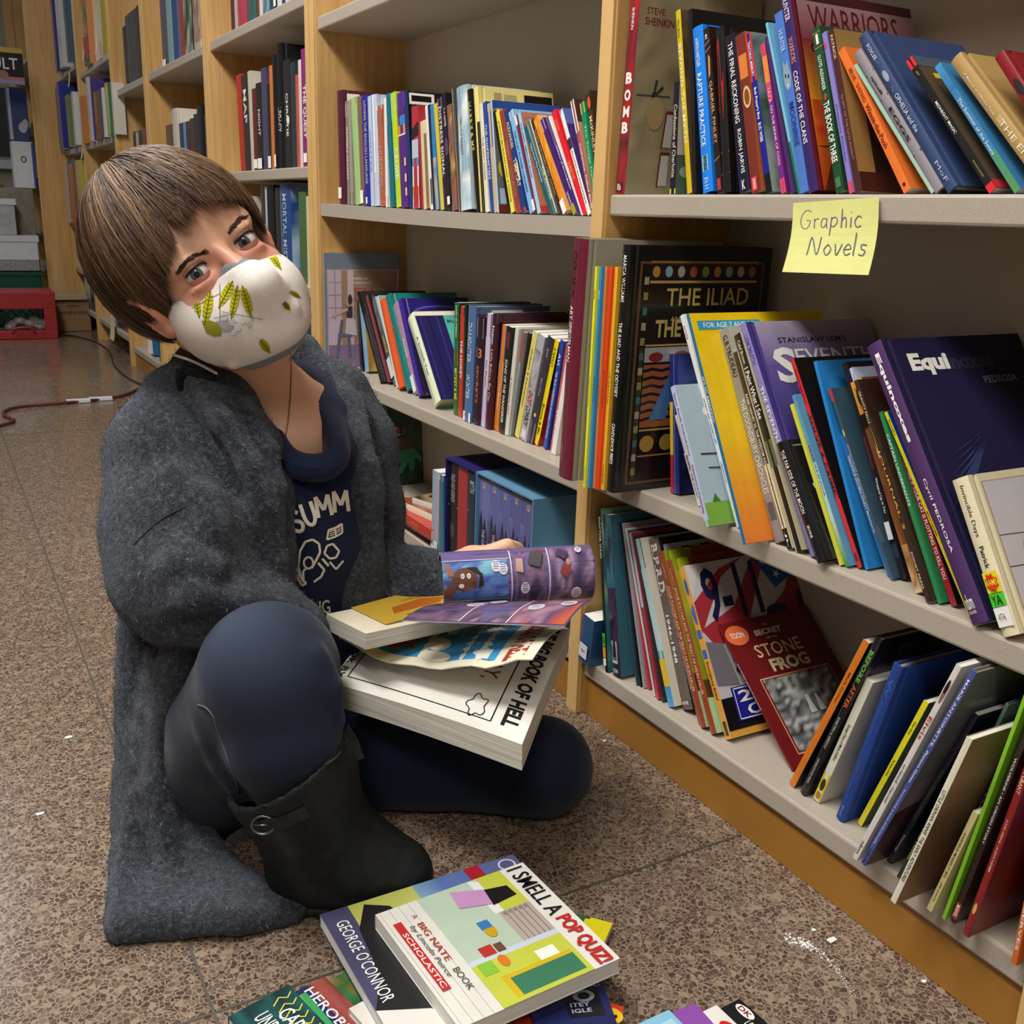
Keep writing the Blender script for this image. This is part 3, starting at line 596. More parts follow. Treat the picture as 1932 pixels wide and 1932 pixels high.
rowB = [
 (-290,985,-372,-320,20,'#7f8a96','large thin gray-topped picture book standing against the wooden side panel',c3,{'X':.782,'D':.178,'lab':'large gray and lilac picture book standing against the wooden side panel','f':'#c3adb4','fa':[('R',0,.86,1,1,'#7d8794'),('R',0,0,.03,1,'#7d8794'),('R',.05,.08,.22,.85,'#cdbcc8'),('R',.22,.15,.30,.85,'#a88a6c'),('R',.38,.16,.97,.85,'#a98a78'),('R',.3,.16,.38,.85,'#d8c0c4'),('R',.04,0,.97,.2,'#8d7796'),('X','POETRY FOR',.38,.77,.58,.79,W,.01),('X','YOUNG PEOPLE',.38,.735,.62,.755,W,.01),('X','EDNA',.39,.65,.66,.70,'#b8322c',.03),('X','ST. VINCENT',.39,.59,.96,.64,'#b8322c',.03),
   ('L',[(.05,.75),(.22,.75)],.003,'#a898a8'),('L',[(.05,.64),(.22,.64)],.003,'#a898a8'),('L',[(.05,.53),(.22,.53)],.003,'#a898a8'),('L',[(.13,.42),(.13,.85)],.006,'#a898a8'),('P',[(.12,.08),(.2,.42),(.24,.42),(.17,.08)],'#6a6a88'),('P',[(.3,.08),(.28,.42),(.32,.42),(.34,.08)],'#6a6a88'),('P',[(.16,.27),(.36,.27),(.36,.3),(.16,.3)],'#6e6e8e'),('P',[(.26,.3),(.42,.28),(.4,.42),(.28,.44)],'#d8ccd4'),('P',[(.28,.44),(.36,.44),(.36,.54),(.28,.54)],'#4a4050'),('E',.31,.58,.035,.045,'#c8a08c'),('E',.33,.6,.03,.045,'#4a3c3c'),('P',[(.08,.44),(.3,.5),(.3,.53),(.08,.47)],'#cfac9c')]}),
 (118,1062,75,262,30,'#1a1a1e','thin black book beside the picture book',c3,{}),
 (152,1062,82,262,44,'#7fb0d8','light blue book with gold cover',c3,{'f':'#b58a3c','fa':[('G',0,0,1,1,8,4,['#d8b060','#8a6428','#c89a48','#e0c080'],2)]}),
 (350,1235,82,205,42,'#141313','tall black book leaning left',c3,{'hd':1,'f':'#1c1b1d','fa':[('R',.02,.9,.95,.99,'#26262c'),('R',.1,.02,.6,.5,'#d88a50'),('R',.1,.45,.6,.72,'#e0b8a8')]}),
 (437,1240,182,262,40,'#85303a','dark red leaning book',c3,{'hd':1,'f':'#24181c'}),
 (502,1262,255,295,52,'#5a5860','gray leaning book with black and yellow label',c3,{'sa':[('R',.1,.3,.95,.56,'#1a1814'),('G',0,.62,1,1,3,6,['#8a8890','#4a4a54','#707078'],3)],'tx':[('DEATH OF',.55,.36,'#e8d840',.6)],'st':[('s',0,.08,1,.3,'#d8dade')],'f':'#a8c8c4'}),
 (535,1290,312,245,18,'#e8e8e2','thin white leaning book',c3,{'f':'#86b0ac'}),
 (562,1312,345,308,56,'#ea5a25','bright orange leaning book',c3,{'hd':1,'f':'#e06030'}),
 (645,1335,400,262,66,'#157a78','teal leaning hardcover',c3,{'hd':1,'f':'#1c7a72','sa':[('R',0,.28,1,.32,'#d8d890'),('E',.5,.62,.5,.04,'#a03030')]}),
 (725,1360,482,338,46,'#b58fb4','mauve leaning book with white call sticker',c3,{'tx':[('Princess',.6,.4,W,.5)],'st':[('s',0,.02,1,.2,'#e8eaee')]}),
 (788,1398,552,308,52,'#3d2a94','violet leaning book with dark blue cover',c3,{'hd':1,'f':'#2c2074','fa':[('E',.5,.86,.36,.06,'#5a58b8'),('E',.5,.84,.35,.06,'#2c2074'),('R',.02,.02,.98,.6,'#2a2030')]}),
 (972,1518,665,525,112,'#eeedc8','cream leaning book with light blue spine panel',c3,{'hd':1,'f':'#58b8a4','sa':[('R',.42,.03,.98,.97,'#8fd0f0'),('R',.38,.03,.42,.97,'#5a6a60')],'tx':[('A Scottish Year',.75,.3,'#3a6a90',.2,.68)],'fa':[('R',0,.95,1,1,'#eeeccc'),('R',0,.0,.42,.95,'#27225a'),('R',.06,.0,.08,.95,'#383274'),('R',.18,0,.2,.95,'#1c1846'),('R',.3,0,.33,.95,'#38327a'),('E',.5,.28,.12,.06,'#b06a4c'),('X','Marybeth',.45,.85,.8,.9,'#2a6a78',.02),('X','REG',.56,.68,.8,.76,'#a03a2c',.02),('X','ROPE',.56,.5,.9,.58,'#a03a2c',.02)]}),
 (1180,1582,1195,305,48,'#246a2e','green upright book with yellow lettering',c3,{'tx':[('DAN GUTMAN',.97,.7,W,.3),('MICKEY & ME',.42,.14,'#e8e040',.6)],'sa':[('R',0,.45,1,.66,'#c06a30'),('R',0,.58,1,.66,'#3a6ab0')],'f':'#1c3a22'}),
 (1232,1603,1262,350,44,'#c03a2c','red upright paperback',c3,{'tx':[('THE HOKEY',.7,.35,W,.5)],'sa':[('R',0,.92,1,1,'#201818')]}),
 (1282,1630,1308,330,22,'#1c2c1c','thin dark green upright book',c3,{}),
 (190,1252,240,92,84,'#4d6f9f','blue hardcover with white label at foot',c4,{'hd':1,'f':'#4a648c','tx':[('DAUGHTER',.86,.52,'#d4dcE8'.lower(),.45),('WINTER',.42,.2,'#d4dce8',.45)],'st':[('s',.02,.0,.98,.085,'#e8e8e8',[('X','J',.4,.05,.5,.075,K,.0)])],'fa':[('R',.2,.86,.62,.97,'#d8dcd8'),('R',.23,.88,.58,.95,'#16181c')]}),
 (282,1282,330,190,74,'#2a1626','dark purple hardcover with orange numerals',c4,{'hd':1,'tx':[('SECRETS',.55,.2,'#c86a40',.3)],'sa':[('X','13',.2,.62,.85,.71,'#d87848',.02),('R',.1,.8,.9,.98,'#d8d0d4'),('P',[(.2,.8),(.5,.9),(.8,.8)],'#3a2a34')],'f':'#2a1a28'}),
 (360,1312,425,172,44,'#cfc4d8','lavender and white book with purple top',c4,{'sa':[('R',0,.8,1,1,'#6d3f87'),('R',0,0,1,.35,'#a88fc4')],'tx':[('Her Mother',.6,.35,'#8080a0',.4)]}),
 (405,1332,485,178,76,'#3b1626','maroon hardcover with white script lettering',c4,{'hd':1,'f':'#3e1528','tx':[('Heiner',.9,.74,W,.4),('Little Before: Big City',.7,.24,'#d8a8a0',.5)],'sa':[('R',0,.93,1,1,'#b8a0cc'),('R',.1,.08,.9,.22,'#8a3a2c')],'fa':[('X','NEW YORK TIMES BESTSELLING AUTHOR',.15,.91,.8,.93,'#a89090',.0)]}),
 (490,1348,580,290,46,'#e0802a','orange book with blue top',c4,{'sa':[('R',0,.66,1,1,'#3060b0'),('R',0,.45,1,.66,'#b8a884')],'tx':[('Gary Blackwood',.45,.2,W,.4)]}),
 (540,1378,625,305,60,'#1c2018','black book with white lettering and red foot',c4,{'tx':[('SONG OF THE WANDERER',.7,.1,W,.45)],'sa':[('R',0,0,1,.03,'#c83030'),('R',.2,.8,.8,.95,'#6a3030')],'f':'#2a3028'}),
 (600,1398,712,322,46,'#dcd8cc','white book with red script',c4,{'hd':1,'tx':[('A Homestyle Alice',.55,.2,'#b04a40',.5)]}),
 (646,1412,790,365,44,'#9aa4a8','gray book with red top',c4,{'sa':[('R',.1,.72,1,1,'#d03a34')],'tx':[('Catherine Murdock',.6,.15,'#4a5a6a',.3)]}),
 (690,1415,838,370,18,'#2a1f24','thin dark brown book',c4,{}),
 (702,1425,892,365,44,'#e6d46e','pale yellow slanted book',c4,{'tx':[('Ordinary & Frankenstein',.85,.3,'#6a6030',.4)],'sa':[('R',0,.93,1,1,'#e8e4d8')]}),
 (752,1452,942,402,74,'#b4b0b4','gray slanted book with red and black lettering',c4,{'tx':[('GHOST',.48,.34,'#b03a40',.6),('COWBOY',.33,.14,K,.6)],'sa':[('R',0,.88,1,1,'#8ab4c4'),('R',.2,.02,.8,.1,'#e0dce4'),('G',0,.5,1,.86,3,6,['#9a969c','#c4c0c6','#7a767e'],4)]}),
 (832,1480,1042,420,62,'#3a3444','slate slanted book with yellow dot',c4,{'tx':[('AVI',.9,.82,'#c0b8d0',.3),('BEAUTIFUL',.62,.45,'#a098b0',.35)],'sa':[('E',.5,.27,.2,.018,'#e8d840'),('R',0,0,1,.2,'#7a7484')]}),
 (900,1500,1112,450,42,'#f4dc10','yellow slanted book with red cover',c4,{'f':'#b02818','tx':[('A NANCY',.93,.75,K,.5),('Boone & Me',.4,.1,K,.4)],'sa':[('R',0,0,1,.06,'#e05a20')],'fa':[('R',0,.55,.5,.95,'#1a1412')]}),
 (990,1540,1168,448,44,'#2446a6','blue slanted book with white lettering',c4,{'tx':[('AVI',.88,.78,W,.6),('THE TRUE CONFESSIONS OF CHARLOTTE DOYLE',.72,.1,W,.45)]}),
 (1045,1552,1205,480,32,'#d0605c','thin pinkish red slanted book',c4,{'tx':[('JULIE',.4,.1,W,.4)]}),
 (1072,1592,1232,592,42,'#efece8','white slanted book beside the wide upright maroon album',c4,{}),
]
row(c3, ZB, 'books on the shelf beside the shoulder', 'on the shelf beside her shoulder', rowB, ymax=2.240)
d1 = (1150, 0, .20704); d2 = (1532, 0, .20704)
rowD = [
 (52,1788,205,-140,82,'#a3222c','tall red book with large white lettering',d1,{'X':.778,'f':'#9a8a68','D':.19,'sa':[('G',0,0,1,1,3,12,['#b0242c','#5a2030','#a82830','#7c2230'],5)]+[('X',c,.2,v,.85,v+.055,W,.05) for c,v in (('B',.53),('O',.45),('M',.372),('B',.295))]+[('X','SHEINKIN',.35,.78,.62,.88,W,.03,1),('R',.15,.01,.75,.06,'#5a1420'),('X','Rb',.25,.018,.65,.05,W,.02)],
   'fa':[('G',0,0,1,1,10,12,['#a08f6c','#b6a684','#8f7f60','#a89a7c'],8),('X','STEVE',.06,.855,.2,.885,'#7a1f22',.03),('X','SHEINKIN',.05,.805,.28,.84,'#7a1f22',.03),('L',[(.03,.48),(.3,.485)],.004,'#4a4c50'),('E',.17,.485,.02,.018,'#33343a'),('P',[(.16,.49),(.175,.49),(.19,.56),(.17,.555)],'#3a3a40'),('P',[(.16,.48),(.18,.48),(.15,.41),(.14,.42)],'#3a3a40'),('P',[(.17,.49),(.17,.475),(.24,.52),(.23,.535)],'#3a3a40'),('E',.19,.4,.07,.08,'#b09a6a'),('P',[(.25,.05),(.33,.05),(.33,.2),(.26,.2)],'#c8c4bc'),('P',[(.26,.24),(.34,.24),(.34,.4),(.28,.4)],'#c8c4bc'),('L',[(.25,.04),(.26,.21),(.34,.21)],.006,'#7a1f22'),('L',[(.26,.23),(.28,.41),(.34,.41)],.006,'#7a1f22')]}),
 (548,1782,588,760,50,'#1f1a2e','thin black paperback with white script',d1,{'f':'#5c705c','tx':[('Confessions of Charlotte',.8,.15,'#c8b8a0',.6)],'sa':[('R',0,0,1,.05,'#e0d840')],'fa':[('E',.12,.2,.08,.05,'#a8b8a0'),('R',0,.35,.4,1,'#cfc8b4')],'D':.11}),
 (682,1782,577,128,44,'#d4b81c','narrow yellow book with brown textured cover',d1,{'f':'#5a4a34','tx':[('BEYOND THE MYTH',.82,.28,'#f4f0d8',.6),('The Story',.95,.85,'#6a5a10',.4)],'fa':[('G',0,0,1,1,14,22,['#4a3a26','#6e5c40','#5a4a34'],6)],'hd':1}),
 (742,1782,700,112,40,'#1d1a1a','black hardcover showing its pale page tops',d1,{'hd':1}),
 (792,1784,695,300,92,'#1e86f0','bright blue hardcover with white lettering',d1,{'hd':1,'tx':[('AARON HARTZLER',.93,.76,W,.3),('RAPTURE PRACTICE',.72,.28,W,.42,.5,.04)],'sa':[('R',.25,.13,.75,.23,'#e8e430'),('X','PSI',.35,.14,.65,.22,'#50581c',.02,1),('X','Bll',.35,.02,.7,.09,'#a8d0f8',.0,1)]}),
 (968,1780,838,285,52,'#2a1c1a','dark brown paperback with orange feather',d1,{'tx':[('GABRIEL FINLEY',.68,.3,'#d8a878',.45,.62),('& THE RAVEN\'S RIDDLE',.66,.3,'#8a6048',.25,.25)],'sa':[('P',[(.3,.7),(.6,.72),(.75,.82),(.5,.84)],'#e0a060'),('L',[(0,.86),(1,.88)],.003,'#b08a60'),('L',[(0,.9),(1,.92)],.003,'#b08a60'),('L',[(0,.2),(1,.22)],.003,'#b08a60'),('R',.2,.02,.8,.09,'#b04040'),('X','MCK',.3,.93,.7,.96,W,.02,1)]}),
 (1022,1780,955,285,72,'#1c1918','black hardcover with red top edge',d1,{'hd':1,'f':'#1a1616','sa':[('P',[(0,.5),(.6,.45),(.8,.7),(.3,.95),(0,.9)],'#a02424'),('L',[(0,.12),(1,.12)],.003,'#b08a60'),('L',[(0,.25),(1,.25)],.003,'#b08a60')]}),
 (1112,1778,970,370,92,'#1f1b2b','worn black paperback with white title',d1,{'tx':[('THE FINAL RECKONING',.95,.44,W,.45),('ROBIN JARVIS',.4,.12,W,.45)],'sa':[('X','K',.3,.02,.6,.08,W,.02),('R',0,0,1,.35,'#27285a','#1f1b2b')],'f':'#2a2430'}),
 (1262,1776,1110,352,90,'#7a3228','rust paperback with orange label',d1,{'sa':[('R',.1,.85,.9,.97,'#7a3228'),('R',.15,.72,.95,.87,'#e08040'),('E',.6,.6,.38,.07,'#e0c080'),('E',.6,.6,.25,.05,'#8a4a20'),('R',.15,.01,.75,.1,'#d83438'),('R',.3,.02,.6,.09,'#e8a0a0')],'f':'#c86a34'}),
 (1400,1774,1205,335,54,'#1e2490','red and blue paperback with white lettering',d1,{'sa':[('R',0,.7,1,1,'#d83a34'),('R',0,0,1,.12,'#18161a')],'tx':[('TEACHING MEMORY',.95,.73,W,.4),('Bob Prater\'s Boy',.66,.46,W,.55),('BUD WEBB',.44,.32,W,.5)],'f':'#6a8878','fa':[('G',0,0,1,1,6,14,['#4a6a50','#8a98b4','#7a9a8a','#585a70','#a0b4a4'],4),('E',.25,.22,.2,.1,'#b0aab8')]}),
 (1568,1772,1375,418,46,'#7a2a86','purple and pink paperback with orange top',d1,{'sa':[('R',0,0,1,.1,'#e04a6a'),('R',0,.62,1,.74,'#d84a7a'),('R',0,.74,1,.92,'#f08a40'),('R',0,.92,1,1,'#d04a60')],'tx':[('LILY B. ON THE BRINK OF COOL',.7,.18,'#f0d8e0',.45)]}),
 (1640,1770,1400,350,30,'#4a2a66','slim dark violet paperback',d1,{'f':'#54406c','hd':1}),
 (1672,1768,1374,225,26,'#7ec6e4','light blue slim paperback',d1,{'sa':[('R',0,0,1,.3,'#1f7a60')]}),
 (1694,1766,1456,145,76,'#4f7ccc','medium blue paperback with a gray cat face',d1,{'tx':[('HUNTER',.9,.78,'#b8d4f4',.5),('MOONRISE',.5,.26,'#22408c',.6)],'sa':[('E',.45,.64,.45,.07,'#8fa8b8'),('P',[(.1,.69),(.25,.74),(.4,.7)],'#8fa8b8'),('P',[(.55,.7),(.75,.73),(.85,.67)],'#8fa8b8'),('E',.3,.65,.08,.012,'#20304a'),('E',.65,.64,.08,.012,'#20304a'),('P',[(.4,.6),(.55,.6),(.48,.57)],W)]}),
 (1782,1766,1515,-45,88,'#3a2668','tall purple hardcover with orange fire cover',d1,{'hd':1,'f':'#7a2430','D':.175,'tx':[('HUNTER',.975,.85,W,.5),('WARRIORS',.77,.64,'#d89080',.5),('CODE OF THE CLANS',.6,.24,W,.45)],'fa':[('R',.04,0,1,.45,'#c8381c','#e88a20'),('R',.04,.45,1,.75,'#f09a28','#8a3038'),('R',.04,.75,1,1,'#8a3a44','#a88a90'),('R',.0,.95,1,1,'#4a1c24'),('X','WARRIORS',.12,.8,.86,.93,'#5a1a1e',.0),('X','CODE',.1,.69,.4,.74,'#3a1a14',.01),('P',[(.05,0),(.5,0),(.42,.3),(.2,.26)],'#5a3018'),('G',.05,.22,.8,.45,8,6,['#d84020','#e87028','#c03020'],3),('E',.22,.55,.06,.07,'#d8d8d4')]}),
 (222,1756,0,265,78,'#1e4f2e','green paperback with gilt title',d2,{'tx':[('LLOYD ALEXANDER',.83,.62,W,.4),('THE BOOK OF THREE',.55,.18,W,.7)],'sa':[('R',.1,.9,.95,.97,'#2a5a38'),('X','1',.35,.9,.65,.96,W,.02),('L',[(0,.88),(1,.88)],.003,'#b07a50'),('L',[(0,.97),(1,.97)],.003,'#b07a50'),('E',.5,.58,.2,.02,'#b04830'),('R',.2,.03,.8,.09,'#4a7a58')],'f':'#2a4a30'}),
 (342,1762,90,302,44,'#8a82cc','lavender slim paperback',d2,{'sa':[('R',0,0,1,.07,'#d84a70'),('E',.3,.92,.25,.02,'#d04a70')],'tx':[('Princess Diaries',.55,.2,'#6a60b0',.4)]}),
 (402,1764,145,290,58,'#50282a','brown paperback with dim tan lettering',d2,{'f':'#a8824a','tx':[('PATRICK',.97,.82,'#e8d8b0',.4),('QUEST OF THE GATE KNIGHT',.6,.2,'#a88070',.4)],'fa':[('R',.3,.75,.9,.95,'#3a5aa8'),('R',0,0,1,.12,'#4a2420'),('R',.2,.12,.9,.5,'#2a201c'),('E',.5,.22,.12,.05,'#b8c4a8')]}),
 (692,1756,108,492,84,'#ee7a34','orange speckled paperback with black lettering',d2,{'tx':[('MILNE · SHEPARD',.86,.62,'#a04018',.5),('Winnie-the-Pooh',.6,.3,'#7a2c10',.6)],'sa':[('E',.5,.045,.2,.012,'#5a2410')],'fa':[('E',.15+.7*((i*37)%17)/17,.05+.055*i,.014,.009,'#b8521c') for i in range(17)]}),
 (1030,1757,330,602,40,'#a8ccbc','pale mint leaning book',d2,{}),
 (1082,1756,345,505,108,'#908990','wide gray clothlike book with black lettering',d2,{'hd':1,'mt':1,'tx':[('spinelli',.81,.68,'#2a2428',.35),('EGGS',.58,.34,'#1a1618',.4)],'sa':[('R',0,.83,1,.845,'#2a2226'),('R',0,.65,1,.665,'#2a2226'),('R',0,.25,1,.265,'#2a2226')]}),
 (1242,1756,428,350,128,'#33446e','large navy hardcover with silver lettering',d2,{'hd':1,'mt':1,'tx':[('FOXLEE',.93,.83,'#c0c8d8',.32),('OPHELIA and the',.6,.36,'#c8d0dc',.4)],'sa':[('E',.5,.72,.24,.035,'#9aa4b4'),('X','MoF',.35,.05,.7,.17,'#aab4c4',.0,1),('L',[(.55,.8),(.4,.83)],.002,'#a8b2c4'),('L',[(.6,.65),(.4,.62)],.002,'#a8b2c4')]}),
 (1622,1745,860,545,96,'#20201f','black paperback with red ends',d2,{'f':'#5a4a38','tx':[('AVI',.9,.87,'#c8b060',.25),('MIDNIGHT MAGIC',.66,.42,W,.34),('SCHOLASTIC',.22,.1,'#b8a850',.2)],'sa':[('R',0,.93,1,1,'#e8303c'),('R',0,0,1,.05,'#e0303a')],'fa':[('R',.12,.83,.22,.87,'#d8c040'),('R',0,.92,1,1,'#4a5c68'),('R',0,0,.5,.06,'#e0303a')]}),
 (1850,1750,1122,602,84,'#3f84ba','blue to green paperback with white script',d2,{'tx':[('The Summer of the Swans',.72,.28,'#e0ecf4',.45)],'sa':[('R',0,0,1,.3,'#5a9a58','#4f9a80'),('R',0,.8,1,1,'#3a7ab4','#4a9ad0')]}),
 (2130,1750,1268,560,175,'#b4935a','thick tan hardcover leaning at the right edge',d2,{'hd':1,'mt':1,'tx':[('A Memoir of Different Times',.88,.55,'#e8dcc0',.2,.4),('THE END',.5,.15,'#e8dcc0',.4)],'sa':[('R',.3,.48,.7,.53,'#c8ac78')]}),
 (2440,1750,1668,520,140,'#8c2028','dark red hardcover cut by the photo edge',d2,{'hd':1,'sa':[('E',.5,.75,.3,.06,'#2a2a30'),('R',0,.5,1,.62,'#d83a30'),('E',.5,.5,.3,.04,'#e8c040')]}),
]
row(d1, .729, 'books on the top right shelf', 'on the top right shelf', rowD, X=.783, ymax=1.128, ymin=.424)
e1 = (1050, 420, .33137); e2 = (1380, 560, .36220); ZE = .366
